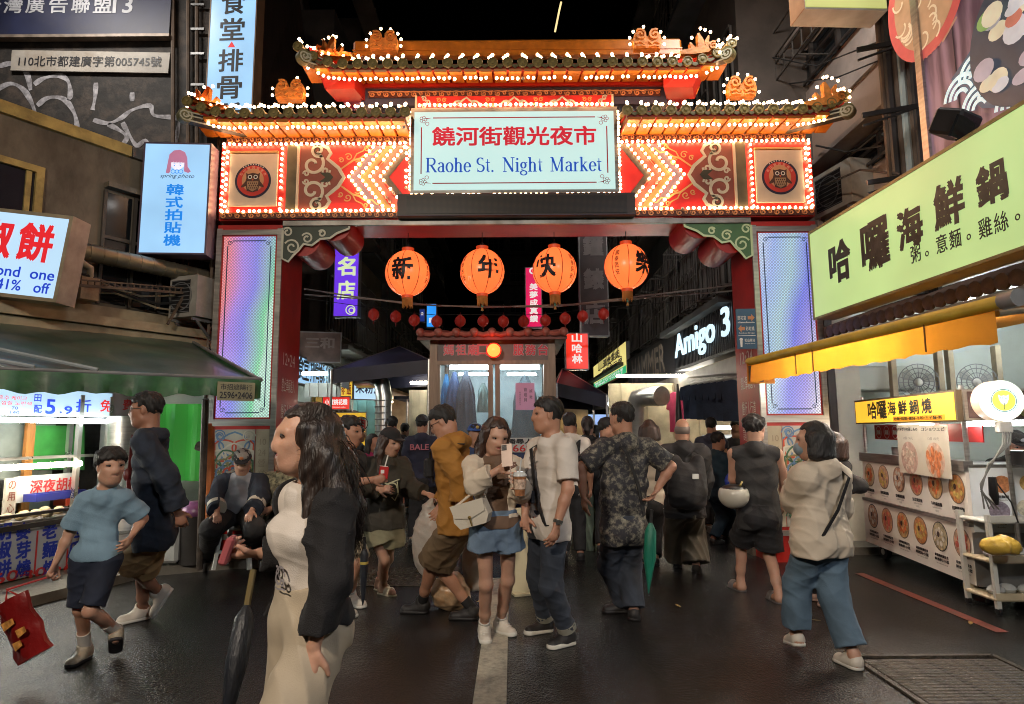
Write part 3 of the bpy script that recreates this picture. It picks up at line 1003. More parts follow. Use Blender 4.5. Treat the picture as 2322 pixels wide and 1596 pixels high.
# --- roofs
TILE_CAP = MB()
TILE_CAP.lathe([(.058,-.012),(.062,0.0),(.05,.010),(.046,.004),(.02,.004),(.012,.012)],n=14,axis='Y')
capm = MB()
capm.lathe([(.0605,.004),(.0605,-.012)],n=14,axis='Y')
def roof_tile_mesh():
	m_ = MB()
	prof =[]
	for k, y in enumerate((0,.28,.56,.84)):
		ring =[]
		for j in range(7):
			a = PI*j/6
			ring.append((.05*math.cos(a),y,.05*math.sin(a)+.22*y))
		prof.append(ring)
	vs =[p for r_ in prof for p in r_]
	fs =[(k*7+j,k*7+j+1,(k+1)*7+j+1,(k+1)*7+j)for k in range(3)for j in range(6)]
	m_.add(vs,fs)
	m_.lathe([(.062,.02),(.064,0),(.058,-.012),(.046,-.012),(.044,-.004),(.022,-.004),(.02,-.014),(.004,-.016)],(0,0,.0),14,'Y')
	me = m_.mesh('roof_tile'); me.materials.append(OLV)
	smooth_by_angle(me,50)
	return me
def drip_tile_mesh():
	m_ = MB()
	fr = Frame((0,0,0),(1,0,0),(0,0,1))
	m_.poly([(-.065,.02),(-.055,-.02),(-.025,-.04),(0,-.055),(.025,-.04),(.055,-.02),(.065,.02),(.04,.0),(0,-.012),(-.04,0)],fr,.012,.014)
	vs, fs =[],[]
	for y in(0,.8):
		for j in range(5):
			t = j/4
			vs.append((-.065+.13*t,y,.02-.032*math.sin(PI*t)+.22*y))
	m_.add(vs,[(j,j+1,6+j,5+j)for j in range(4)])
	me = m_.mesh('drip_tile'); me.materials.append(mat('drip_olive',(.13,.11,.05),.5,var=.4,scale=20))
	return me
def rafter_mesh(L_,w_):
	m_ = MB().box((0,0,0),(w_,L_,.035),bev=.006)
	me = m_.mesh('rafter'); me.materials.append(ORG)
	return me
TM, DM = roof_tile_mesh(), drip_tile_mesh()
RM1, RM2 = rafter_mesh(.42,.165), rafter_mesh(.14,.15)
def roof(x0,x1,zE,zW,curl0,curl1,eaveY,wallY,lift=.22,pitch=.175,reach=.55):
	"""A tiled eave from x0 to x1: tile ends at zE on the line y = eaveY, soffit down to zW at the wall."""
	def up(x):
		r_ = 0
		if curl0 and x<x0+reach:
			r_ = lift*((x0+reach-x)/reach)**2
		if curl1 and x>x1-reach:
			r_ = lift*((x-x1+reach)/reach)**2
		return r_
	n = round((x1-x0)/pitch)
	st =(x1-x0)/n
	dk = MB()
	N_ = 24
	top, bot =[],[]
	for i in range(N_+1):
		x = x0+(x1-x0)*i/N_
		top.append((x,up(x)))
	vs =[]
	for x, u_ in top:
		vs+=[(GX+x,eaveY+.03,zE+.0+u_),(GX+x,eaveY+.9,zE+.19+u_*.6),(GX+x,eaveY+.04,zE-.075+u_),(GX+x,wallY+.02,zW+.02)]
	fs =[]
	for i in range(N_):
		a, c = i*4, i*4+4
		fs+=[(a,c,c+1,a+1),(a+2,a+3,c+3,c+2),(a,a+2,c+2,c)]
	dk.add(vs,fs)
	rf = dk.build('roof',REDD if False else RED,gate)
	for i in range(n+1):
		x = x0+st*i
		o = link('roof_tile',TM,None,rf)
		o.location =(GX+x,eaveY,zE+up(x))
		if i<n:
			x+=st/2
			o = link('drip_tile',DM,None,rf)
			o.location =(GX+x,eaveY+.015,zE-.012+up(x))
	dz =(zW-(zE-.075))/(wallY-eaveY)
	sk =(0.0)
	for i in range(n):
		x = x0+st*(i+.5)
		u_ = up(x)
		for me, y0, dy, dr in((RM2,.10,0,.035),(RM1,.33,0,.03)):
			yy = eaveY+y0 if me is RM2 else eaveY+.18+(wallY-eaveY-.18)*.45
			zz = zE-.075+u_*(1-(yy-eaveY)/(wallY-eaveY))+dz*(yy-eaveY)
			o = link('rafter',me,None,rf)
			o.location =(GX+x,yy,zz-.012)
			o.rotation_euler =(math.atan(dz-u_/(wallY-eaveY)),0,0)
			if me is RM1:
				o.scale =(min(1,st/.19),(wallY-eaveY-.2)/.42,1)
	nb = int((x1-x0)/.062)
	for i in range(nb):
		x = x0+.03+(x1-x0-.06)*i/(nb-1)
		if random.random()<.09:
			continue
		bulbs.append(Vector((GX+x,eaveY+.10,zE-.14+up(x)+random.uniform(-.01,.01))))
	for i in range(n+1):
		x = x0+st*i
		for j in range(3):
			bulbs.append(Vector((GX+x+(-.02 if x<0 else.02)*j*1.3,eaveY+.03+.12*j,zE+.112+.056*j+up(x))))
			if abs(x)>1.4 and j<2:
				bulbs.append(Vector((GX+x+st*.5,eaveY+.06+.12*j,zE+.10+.06*j+up(min(x+st*.5,x1)))))
	return rf, up
EY = 7.08
zUe = P(1160,141,EY).z
zUw = P(1160,184,GY).z
zSe =(P(640,253,EY).z+P(1690,249,EY).z)/2
zSw = P(640,309,GY).z
xUl = 2.56
rfU, upU = roof(-xUl-.02,xUl,zUe,zUw,True,True,EY,GY)
xSo, xSi = 3.86, 1.3
rfL, upL = roof(-xSo,-xSi,zSe,zSw,True,False,EY,GY,lift=.15)
rfR, upR = roof(xSi,xSo,zSe,zSw,False,True,EY,GY,lift=.15)
# fascia below the upper roof, ridges, walls behind the lower roofs
m_ = MB().box((GX-.02,GY+.28,zUw-.02),(4.5,.6,.11)); m_.build('fascia',RED,gate)
for s in(-1,1):
	m_ = MB()
	vs =[(GX+s*1.9,GY+.02,zUw),(GX+s*2.42,EY+.35,zUw+.20),(GX+s*2.28,GY+.1,5.70),(GX+s*1.9,GY+.02,5.66)]
	m_.slab(vs if s>0 else vs[::-1],.3)
	fl = m_.build('flared_end',RED,gate)
	for k in range(3):
		m_ = MB()
		t0, t1 = .12+k*.3, .30+k*.3
		A = Vector(vs[1]).lerp(Vector(vs[2]),t0); B_ = Vector(vs[1]).lerp(Vector(vs[2]),t1)
		C_ = A.lerp(Vector((vs[0][0],vs[0][1],A.z-.03)),.62); D_ = B_.lerp(Vector((vs[0][0],vs[0][1],B_.z-.03)),.62)
		off = Vector((0,-.012,0))
		m_.slab([C_+off,A+off,B_+off,D_+off]if s>0 else[D_+off,B_+off,A+off,C_+off],.02)
		m_.build('orange_stripe',ORG,fl)
m_ = MB().box((GX+.03,7.98,P(1160,113,7.98).z),(4.35,.16,.22),bev=.03)
m_.box((GX+.03,7.9,P(1160,124,7.9).z),(4.35,.05,.05))
for k in range(3):
	m_.box((GX+.03,7.895-.012*k,P(1160,112+k*7,7.9).z),(4.35,.012,.018))
m_.build('ridge',ORG,gate)
for s in(-1,1):
	m_ = MB().box((GX+s*2.75,7.98,zSe+.24),(1.9,.14,.14),bev=.03)
	m_.build('ridge',ORG,gate)
	for i in range(24):
		bulbs.append(Vector((GX+s*(1.9+i*.075),7.8,zSe+.27)))
def swirl_ornament(c,s,sc=1.0):
	"""The cloud shaped ridge ornament: two facing curls on a block, with bulbs along its crest."""
	fr = Frame(c,(1,0,0),(0,0,1))
	m_ = MB()
	m_.poly([(sc*x,sc*z)for x,z in((-.17,-.06),(.17,-.06),(.19,.05),(.17,.14),(.11,.2),(.05,.19),(.03,.13),(0,.10),(-.03,.13),(-.05,.19),(-.11,.2),(-.17,.14),(-.19,.05))],fr,.05*sc,.12*sc)
	for q in(-1,1):
		m_.ribbon(spiral(q*.095*sc,.12*sc,.078*sc,.016*sc,1.0,1.4,16,q),.026*sc,fr,.075*sc,.04)
		m_.ribbon([(q*x*sc,z*sc)for x,z in((.16,.0),(.1,.03),(.05,-.01),(.02,.03))],.024*sc,fr,.07*sc,.03)
		m_.ribbon([(q*x*sc,z*sc)for x,z in((.15,-.04),(.08,-.03),(.02,-.045))],.018*sc,fr,.068*sc,.03)
	m_.build('cloud_ornament',ORGT,gate)
	for a in(-15,12,38,68,100,140,168,195):
		if random.random()<.82:
			bulbs.append(fr(sc*.235*math.cos(R(a)),sc*(.06+.2*math.sin(R(a))),.02))
def tail_ornament(c,s,sc=1.0):
	"""The upswept corner finial: flame like prongs on a curled base."""
	fr = Frame(c,(s,0,0),(0,0,1))
	m_ = MB()
	m_.ribbon([(-.30*sc,-.07*sc),(-.12*sc,-.05*sc),(.05*sc,-.02*sc),(.16*sc,.05*sc)],[.05*sc,.09*sc,.10*sc,.05*sc],fr,.05,.1)
	m_.ribbon([(-.02*sc,-.02*sc),(-.03*sc,.1*sc),(-.06*sc,.2*sc)],[.10*sc,.08*sc,.03*sc],fr,.045,.08)
	m_.ribbon([(.08*sc,.0),(.05*sc,.09*sc),(.08*sc,.17*sc)],[.07*sc,.06*sc,.02*sc],fr,.04,.08)
	m_.ribbon([(-.12*sc,-.02*sc),(-.17*sc,.07*sc)],[.06*sc,.02*sc],fr,.042,.08)
	m_.ribbon(spiral(.13*sc,.02*sc,.06*sc,.012*sc,1,1.3,14),.02*sc,fr,.06,.05)
	m_.build('tail_ornament',ORGT,gate)
	for x, z in((-.07,.25),(-.03,.26),(.03,.24),(.1,.21),(-.15,.13),(.2,.09),(.22,.0),(.21,-.08),(.17,-.15)):
		if random.random()<.9:
			bulbs.append(fr(x*sc,z*sc,.05))
def hip_rafter(a,b_,s):
	"""Painted scroll bar carrying the corner of a roof, from the wall out to the tip."""
	a, b_ = Vector(a), Vector(b_)
	m_ = MB().bar(a,b_,.09,.12)
	o = m_.build('hip_rafter',mat('hip_black',(.035,.028,.02),.45),gate)
	d =(b_-a).normalized()
	fr = Frame(a,(b_-a)if s>0 else(a-b_),(0,0,1))
	L_ =(b_-a).length
	fr2 = Frame(a-Vector((0,.0,0)),d if d.x>0 else-d,(0,0,1))
	sg_ = 1 if d.x>0 else-1
	m_ = MB()
	for q in(-.05,0,.05):
		m_.ribbon([(sg_*L_*t,q*(1 if abs(q)else 1)+(.012*math.sin(t*9)if q==0 else 0))for t in(0,.2,.4,.6,.8,1)],.014,fr2,.056,.01)
	m_.ribbon([(sg_*(L_+.01+p_[0]),p_[1])for p_ in spiral(0,.01,.075,.012,2.6,1.8,22)],.016,fr2,.058,.012)
	m_.build('scroll_line',PALEG,o)
	m_ = MB(); m_.disc(sg_*L_,.01,.085,fr2,.05,18,.09); m_.build('scroll_end',mat('hip_olive',(.16,.15,.07),.45),o)
for s in(-1,1):
	sw = P(840 if s<0 else 1495,102,7.55)
	swirl_ornament((GX+s*1.66,7.55,P(1160,106,7.55).z),s,.95)
	tail_ornament((GX+s*2.22,7.12,zUe+.17),s,.9)
	swirl_ornament((GX+s*2.80,7.50,P(640,219,7.5).z),s,.95)
	tail_ornament((GX+s*3.68,7.12,zSe+.13),s,1.0)
	hip_rafter((GX+s*1.95,GY-.02,zUw+.03),(GX+s*2.50,EY-.02,zUe+.05),s)
	hip_rafter((GX+s*3.3,GY-.03,zSw+.03),(GX+s*3.86,EY-.02,zSe-.06),s)
# --- the bulbs themselves: the 300 nearest as parts, the rest together
bm_ = MB().ball((0,0,0),.0185,7,5)
BME = bm_.mesh('light_bulb'); BME.materials.append(BULB); smooth_by_angle(BME,80)
BMD = MB().ball((0,0,0),.021,7,5).mesh('light_bulb'); BMD.materials.append(BULBD); smooth_by_angle(BMD,80)
camp = Vector((0,0,CAM_H))
bulbs.sort(key=lambda p:(p-camp).length)
for i, p in enumerate(bulbs[:300]):
	o = link('light_bulb',BMD if random.random()<.04 else BME,None,gate)
	o.location = p
rest = MB()
for p in bulbs[300:]:
	rest.ball(p,.0185,6,4)
tag(rest.build('light_bulbs',BULB,gate,smooth=80),kind='stuff')
print('bulbs',len(bulbs))
# ================================================================== the corner building and its stall
UP =(0,0,1)
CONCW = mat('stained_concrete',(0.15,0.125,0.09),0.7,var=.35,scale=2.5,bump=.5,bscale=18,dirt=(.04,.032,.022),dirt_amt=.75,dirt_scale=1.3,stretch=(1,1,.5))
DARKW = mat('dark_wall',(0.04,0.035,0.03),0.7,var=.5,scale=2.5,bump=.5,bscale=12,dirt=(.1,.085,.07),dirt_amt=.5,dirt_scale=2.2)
YEL = mat('old_yellow_paint',(0.42,0.31,0.10),0.5,var=.25,scale=6,dirt=(.12,.08,.03),dirt_amt=.6,dirt_scale=4)
BEIGE = mat('beige_metal',(0.40,0.33,0.22),0.45,.2,var=.2,scale=5,dirt=(.15,.1,.06),dirt_amt=.5)
GLASS = mat('dark_glass',(0.012,0.014,0.016),0.08,var=.3,spec=.7)
PIPE = mat('duct_steel',(0.26,0.235,0.17),0.38,.75,var=.25,scale=5,dirt=(.1,.08,.05),dirt_amt=.4)
CABLE = mat('cable',(0.02,0.02,0.02),0.5)
GREYM = mat('grey_metal',(0.22,0.22,0.22),0.45,.4,var=.3,scale=4)
LIT = glow('lit_blue_white',(.52,.78,1.0),.92,(.15,.16,.17),var=.08,scale=1.4)
LITD = glow('lit_sky_blue',(.36,.66,.98),.95,(.12,.15,.17),var=.14,scale=1.6)
LRED = glow('lit_red_ink',(.8,.02,.03),.75,(.5,.02,.02),var=.08)
LBLUE = glow('lit_blue_ink',(.01,.05,.55),.8,(.02,.04,.4),var=.08)
LSKY = glow('lit_sky_ink',(.01,.22,.78),.8,(.02,.2,.6),var=.08)
BLUEINK = mat('blue_ink',(.015,.035,.36),.5)
SKYINK = mat('sky_blue_ink',(.02,.2,.62),.5)
REDINK = mat('red_ink',(.55,.03,.03),.5)
BLKINK = mat('black_ink',(.012,.012,.016),.5)
WHTINK = mat('white_ink',(.68,.68,.66),.5)
TUBE = glow('tube_lamp',(.86,.96,1.0),75.0,(.8,.8,.8),var=.02)
TUBEW = glow('tube_lamp_warm',(1.0,.9,.72),34.0,(.8,.8,.8),var=.02)
FW = Frame((-5.9,5.2,0),(1.95,3.1,0),UP)
cbd = thing('corner_building','stained concrete corner house with a yellow window above the green awning','building',(-6,7,0))
_, ztop = hit(FW,160,312)
m_ = MB(); FW.box(m_,-5,3.75,2.95,ztop,-.3,0); cw = m_.build('wall',CONCW,cbd)
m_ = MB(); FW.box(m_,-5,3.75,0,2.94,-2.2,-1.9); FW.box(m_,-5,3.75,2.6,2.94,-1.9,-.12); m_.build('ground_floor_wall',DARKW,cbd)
m_ = MB(); FW.box(m_,-5,2.5,ztop,ztop+.13,-.3,.06); m_.build('coping',YEL,cw)
m_ = MB(); FW.box(m_,2.52,3.72,ztop+.005,ztop+.125,-.3,.05); m_.build('metal_coping',GREYM,cw)
# yellow window
xa, zl = hit(FW,88,505)
_, zu = hit(FW,60,372)
m_ = MB(); FW.box(m_,xa-1.5,xa-.06,zl,zu-.05,-.02,.012); wn_ = m_.build('window',GLASS,cbd)
m_ = MB()
FW.box(m_,xa-.075,xa,zl-.05,zu,-.02,.05)
FW.box(m_,xa-1.5,xa-.075,zu-.07,zu,-.02,.05)
FW.box(m_,xa-.16,xa-.11,zl-.05,zu-.075,-.02,.035)
m_.build('frame',YEL,wn_)
# dark window bays to the right of the pier
x0, _ = hit(FW,222,600)
for i in range(5):
	xx = x0+.02+i*.34
	if xx+.3>3.72:
		break
	m_ = MB(); FW.box(m_,xx,xx+.3,3.0,ztop-.5,-.02,.008); w_ = m_.build('window',GLASS,cbd)
	m_ = MB()
	FW.box(m_,xx-.02,xx+.015,2.98,ztop-.48,-.02,.035); FW.box(m_,xx,xx+.3,3.75,3.79,-.02,.03)
	m_.build('frame',mat('dull_frame',(.07,.06,.05),.5),w_)
m_ = MB(); FW.box(m_,x0,3.72,ztop-.46,ztop-.40,0,.12); m_.build('ledge',CONCW,cw)
# the eave beam over the awning
xe, ze = hit(Frame(FW(0,0,.3),FW.u,UP),430,782)
m_ = MB(); FW.box(m_,-5,3.62,2.70,2.80,-.1,.30); FW.box(m_,-5,3.6,2.60,2.69,-.1,.24); FW.box(m_,-5,3.58,2.81,2.95,-.12,.08)
m_.build('eave',BEIGE,cbd)
# duct along the facade
dct = thing('exhaust_duct','long ribbed metal exhaust duct running along the concrete wall','duct',FW(2,3.3,.3))
FD = Frame(FW(0,0,.28),FW.u,UP)
p0, p1 = FD(*hit(FD,120,556)), FD(*hit(FD,474,630))
m_ = MB().tube([p0,p1,p1+Vector((.08,.1,-.04)),p1+Vector((.1,.14,-.3))],.095,14); m_.build('pipe',PIPE,dct,smooth=True)
for i in range(13):
	m_ = MB(); c = p0.lerp(p1,(i+.5)/13); d =(p1-p0).normalized()*.008
	m_.tube([c-d,c+d],.1,14); m_.build('seam',PIPE,dct,smooth=True)
m_ = MB().box(p0+Vector((-.02,-.02,0)),(.3,.22,.26),rz=.9,bev=.02); m_.build('end_box',BEIGE,dct)
# wall clutter: air conditioners, boxes, brackets
def aircon(o,u,w,h,d,label,group='air conditioners on the house walls'):
	fr = Frame(o,u,UP)
	t = thing('air_conditioner',label,'air conditioner',o,0,group)
	m_ = MB(); fr.box(m_,-w/2,w/2,0,h,-d,0); b_ = m_.build('case',mat('aircon_case',(.34,.32,.28),.5,var=.2,dirt=(.12,.1,.08),dirt_amt=.5),t)
	m_ = MB(); fr.box(m_,-w*.42,w*.25,h*.1,h*.9,0,.006); m_.build('grille',BLK,t)
	m_ = MB()
	for i in range(9):
		m_.ribbon([(-w*.42,h*(.12+i*.095)),(w*.25,h*(.12+i*.095))],.008,fr,.014,.006)
	m_.ring(-w*.085,h*.5,h*.34,.012,fr,.012,20,.006)
	m_.build('guard',GREYM,t)
	for s in(-1,1):
		m_ = MB()
		m_.bar(fr(s*w*.38,-.03,0),fr(s*w*.38,-.03,-d),.03)
		m_.bar(fr(s*w*.38,-.03,-.05),fr(s*w*.38,-.25,-d),.025)
		m_.build('bracket',GREYM,t)
	return t
FA = Frame(FW(0,0,.42),FW.u,UP)
x_, z_ = hit(FA,412,722)
aircon(FA(x_,z_+.02,0),(1,-.35,0),.42,.5,.3,'old air conditioner with a caged fan under the duct')
jb = thing('junction_box','rusty grey meter box with bent pipe under the long duct','box',FA(*hit(FA,205,680),0))
x_, z_ = hit(FA,205,650)
m_ = MB(); FA.box(m_,x_-.09,x_+.09,z_-.14,z_+.1,-.3,0); m_.build('case',mat('rusty_box',(.28,.2,.12),.6,var=.4,scale=8,dirt=(.2,.07,.02),dirt_amt=.6,dirt_scale=6),jb)
m_ = MB().tube([FA(x_+.04,z_+.1,-.1),FA(x_+.02,z_+.22,-.08),FA(x_-.1,z_+.27,-.05),FA(x_-.2,z_+.2,-.1)],.035,10); m_.build('pipe',BEIGE,jb,smooth=True)
for k in range(4):
	cb_ = MB(); y0 = .06+k*.05
	pts =[FA(.9+i*.24,2.98+y0+.05*math.sin(i*1.3+k),-.2+.04*k)for i in range(11)]
	cb_.tube(pts,.012+.004*(k%2),6)
	tag(cb_.build('cable',CABLE if k%2 else BEIGE),('thin pale cable','thick black cable','thin pale upper cable','thick black upper cable')[k]+' sagging along the ledge above the green awning','cable','cables on the eave')
m_ = MB()
q0, q1 = FA(*hit(FA,150,645)), FA(*hit(FA,470,668))
for i in range(14):
	pass
m_.bar(q0,q1,.02,.03); m_.bar(q0+Vector((0,0,.06)),q1+Vector((0,0,.06)),.015)
for i in range(24):
	a = q0.lerp(q1,i/23); m_.bar(a,a+Vector((0,0,.06)),.012)
m_.bar(FA(*hit(FA,445,620)),FA(*hit(FA,380,735)),.025); m_.bar(FA(*hit(FA,400,690)),FA(*hit(FA,470,735)),.02)
tag(m_.build('cable_tray',mat('rust_iron',(.09,.06,.04),.6,var=.4)),'thin rusty lattice tray carried across the wall under the duct','cable tray')
# the lattice post beside the pillar that carries the photo sign
lp = thing('lattice_post','dark iron lattice post standing between the signs and the gate pillar','post',P(475,900,7.9))
m_ = MB()
for dx, dy in((0,0),(.12,0),(0,.12),(.12,.12)):
	b0 = P(466,900,7.75)+Vector((dx,dy,0)); m_.bar((b0.x,b0.y,.09),(b0.x,b0.y,5.3),.03)
m_.build('rails',mat('rust_iron',(.09,.06,.04),.6,var=.4),lp)
m_ = MB()
for i in range(26):
	z = .3+i*.19
	m_.bar((b0.x-.12,b0.y-.12,z),(b0.x,b0.y-.12,z+.17),.012); m_.bar((b0.x,b0.y-.12,z),(b0.x,b0.y,z+.17),.012)
m_.build('lattice',mat('rust_iron',(.09,.06,.04),.6,var=.4),lp)
# ------------------------------------------------------------------ lit signs on this corner
def lightbox(name_label,corners_px,Y,thick=.16,face=LIT,rim=.025,frame_m=None,yaw=0.0,cat='sign',roll=0.0,side=None):
	"""An upright box sign whose face spans picture corners (x0, y0)-(x1, y1) at depth Y."""
	(x0,y0),(x1,y1) = corners_px
	a, b_ = P(x0,y1,Y), P(x1,y0,Y)
	a2 = P(x1,y1,Y)
	c =(a+b_)/2
	w =((b_.x+a2.x)/2-(P(x0,y0,Y).x+a.x)/2)
	h = P((x0+x1)/2,y0,Y).z-P((x0+x1)/2,y1,Y).z
	u = Vector((math.cos(yaw),math.sin(yaw),0))
	v = Vector((0,0,1))
	if roll:
		u, v = u*math.cos(roll)+v*math.sin(roll), v*math.cos(roll)-u*math.sin(roll)
	fr = Frame(c,u,v)
	w = w/math.cos(yaw)
	t = thing('lightbox_sign',name_label,cat,c)
	m_ = MB(); fr.box(m_,-w/2,w/2,-h/2,h/2,-thick,0); m_.build('case',frame_m or GREYM,t)
	m_ = MB(); fr.box(m_,-w/2+rim,w/2-rim,-h/2+rim,h/2-rim,.0,.006); fo = m_.build('lit_face',face,t)
	m_ = MB()
	for s in(-1,1):
		fr.box(m_,s*(w/2-rim),s*w/2,-h/2,h/2,0,.012)
		fr.box(m_,-w/2+rim,w/2-rim,s*(h/2-rim),s*h/2,0,.012)
	m_.build('rim',frame_m or GREYM,t)
	return t, fr, w, h
# pepper bun shop sign at the picture's edge
t, fr, w, h = lightbox('lit white pepper bun sign with red characters and blue English discount line',((-190,472),(150,668)),6.0,.25,LIT,.035,BEIGE,roll=-.12)
for k, ch in enumerate('胡椒餅'):
	text(ch,fr,-w/2+.17+(k+.52)*(w-.25)/3-.04,.13,.345,.38,LRED,t,bold=.030,z=.012)
text('second  one',fr,.27,-.175,.78,.105,LBLUE,t,bold=.012,z=.012)
text('41%   off',fr,.38,-.305,.52,.105,LBLUE,t,bold=.012,z=.012)
# photo booth sign
t, fr, w, h = lightbox('lit pale blue photo booth sign with a pink haired girl drawn on it',((321,324),(471,577)),7.35,.22,LITD,.02,mat('sign_violet_rim',(.12,.09,.13),.4),yaw=.06)
for k, ch in enumerate('韓式拍貼機'):
	text(ch,fr,-.0+.0*k,.10-k*.155,.2,.14,LSKY,t,bold=.022,z=.012)
text('spring photo',fr,.015,.265,.40,.06,mat('ink_navy',(.04,.05,.16),.5),t,shear=.35,z=.012)
HP = glow('drawn_pink',(.40,.16,.26),.9,(.36,.13,.2))
hx, hz = .01, .45
m_ = MB(); m_.poly([(hx+x,hz+z)for x,z in((-.13,-.14),(-.11,.02),(-.1,.09),(-.05,.14),(.02,.15),(.08,.12),(.11,.05),(.12,-.06),(.16,-.12),(.13,-.14),(.08,-.12),(.08,-.02),(-.07,-.02),(-.08,-.13),(-.1,-.15))],fr,.0115); m_.build('drawn_hair',HP,t)
m_ = MB(); m_.poly([(hx+x,hz+z)for x,z in((-.078,.0),(.08,.0),(.075,-.06),(.03,-.1),(-.03,-.1),(-.07,-.06))],fr,.013); m_.build('drawn_face',glow('drawn_skin',(.72,.72,.86),.95,(.6,.6,.6)),t)
m_ = MB()
for k in range(5):
	m_.poly([(hx-.085+k*.034+x,hz+z)for x,z in((0,.05),(.036,.05),(.034,-.01),(.004,-.014))],fr,.0135)
m_.build('drawn_fringe',HP,t)
m_ = MB()
for s in(-1,1):
	m_.disc(hx+s*.035,hz-.05,.007,fr,.014,8); m_.ring(hx+s*.035,hz-.038,.012,.004,fr,.014,8,a0=.3,a1=2.8)
	m_.ring(hx+s*.045,hz-.125,.024,.006,fr,.0145,14)
m_.ring(hx,hz-.125,.022,.008,fr,.0145,14)
m_.build('drawn_line',LSKY,t)
# tall restaurant sign, cut by the roof tip
t, fr, w, h = lightbox('tall lit restaurant sign of black characters rising behind the gate roof',((470,-90),(580,290)),9.4,.25,LITD,.02,mat('sign_brown',(.24,.15,.09),.5),yaw=-.05)
for k, ch in enumerate('食堂排骨酥'):
	zz = h/2-.735-k*.475
	zz = h/2-.75-(0,.445,.97,1.42,1.86)[k]
	text(ch,fr,.0,zz,.40,.38,BLKINK,t,bold=.018,z=.012)
m_ = MB(); m_.poly([(-.06,h/2-1.5),(.06,h/2-1.5),(0,h/2-1.40)],fr,.012); m_.build('red_triangle',LRED,t)
# ------------------------------------------------------------------ graffiti house behind
FB = Frame((0,10.2,0),(1,0,0),UP)
gb = thing('graffiti_building','blackened house wall scrawled with white graffiti beneath a navy billboard','building',(-7,10.2,0))
xr, _ = hit(FB,470,300)
BRK = mat('sooty_wall',(.020,.017,.015),.75,var=.6,scale=5,bump=.8,bscale=14,dirt=(.12,.085,.065),dirt_amt=.5,dirt_scale=3.2)
m_ = MB(); FB.box(m_,-12,xr,0,12,-3,0); gw = m_.build('wall',BRK,gb)
GP = mat('spray_paint',(.30,.29,.31),.6,var=.5,scale=14,dirt=(.06,.05,.05),dirt_amt=.6,dirt_scale=9)
def graf(pts,w=.09):
	q =[hit(FB,x,y)for x,y in pts]
	out =[]
	for i in range(len(q)-1):
		a = q[max(i-1,0)]; b_ = q[i]; c = q[i+1]; d = q[min(i+2,len(q)-1)]
		for k in range(5):
			t = k/5
			out.append(tuple(.5*((2*b_[j])+(-a[j]+c[j])*t+(2*a[j]-5*b_[j]+4*c[j]-d[j])*t*t+(-a[j]+3*b_[j]-3*c[j]+d[j])*t**3)for j in(0,1)))
	out.append(q[-1])
	m_ = MB(); m_.ribbon(out,[w*(.85+.25*math.sin(i*.7))for i in range(len(out))],FB,.006)
	m_.build('graffiti_stroke',GP,gb)
graf([(-10,205),(25,190),(55,205),(75,240),(80,265)]); graf([(0,150),(30,145),(60,165),(70,205)])
graf([(85,240),(110,222),(145,225),(168,255),(175,290),(170,312)]); graf([(78,192),(100,178),(135,172),(155,185),(160,215),(155,228)])
graf([(218,188),(216,220),(210,250)],.08); graf([(300,210),(300,230)],.08)
graf([(212,272),(245,280),(275,268),(300,250),(340,240),(350,262),(400,268),(405,285),(395,330)],.08)
graf([(245,282),(270,295),(288,312),(270,335),(245,345)],.08); graf([(278,278),(290,300),(310,330),(330,318),(340,335),(352,340)],.08)
# the billboard and number plate screwed to the wall
t = thing('billboard','dark navy billboard with white characters and the number 13 at the top','billboard',(-7,10,7))
xb0, zb0 = hit(FB,392,97); _, zbl = hit(FB,0,92)
m_ = MB(); FB.box(m_,-12,xb0,zbl,9.5,.05,.14); m_.build('panel',mat('billboard_navy',(.014,.018,.05),.5,var=.25,scale=2,dirt=(.05,.045,.05),dirt_amt=.35),t)
m_ = MB(); FB.box(m_,-12,xb0+.02,zbl-.05,zbl,.03,.17); m_.build('frame',mat('rusty_edge',(.2,.16,.13),.5,.3,var=.4,scale=6),t)
for ch, x, y, w_ in(('台',-5,24,.40),('灣',45,24,.36),('廣',94,24,.36),('告',146,24,.36),('聯',196,24,.36),('盟',245,24,.36),('13',290,24,.38)):
	cx_, cy_ = hit(FB,x,y)
	text(ch,FB,cx_,cy_,w_*.88,.30,mat('board_lettering',(.42,.43,.46),.5),t,bold=.014,z=.146)
t = thing('number_plate','long white banner with black permit number under the navy billboard','banner',(-7,10,6))
c4 =[hit(FB,*q)for q in((30,164),(385,170),(390,124),(33,118))]
m_ = MB(); m_.slab([FB(x,y,.06)for x,y in c4],.03); m_.build('plate',mat('dirty_banner',(.36,.33,.29),.6,var=.2,scale=3,dirt=(.2,.14,.08),dirt_amt=.5),t)
cx_, cy_ = hit(FB,210,144)
text('110北市都建廣字第005745號',FB,cx_,cy_,2.42,.19,BLKINK,t,z=.066,bold=.006,rot=-.012)
# floodlights added out of view to brighten the walls and billboards
def floodlight(c,aim,e,col,label,w=1.6):
	t = thing('floodlight',label,'floodlight',c,0,'wall floodlights')
	m_ = MB().box(Vector(c)+Vector((0,0,.06)),(w,.25,.08)); m_.build('housing',GREYM,t)
	l = bpy.data.lights.new('added_flood_light','AREA'); l.energy = e; l.color = col; l.shape = 'RECTANGLE'; l.size = w*.9; l.size_y = .2; l.spread = R(140)
	o = bpy.data.objects.new('added_flood_light',l); COL.objects.link(o); o.parent = t
	o.rotation_euler =(Vector(aim)-Vector(c)).to_track_quat('-Z','Y').to_euler()
floodlight((-7.0,8.0,9.4),(-6.4,10.2,5.8),130,(1,.93,.85),'long floodlight bar over the navy billboard',2.4)
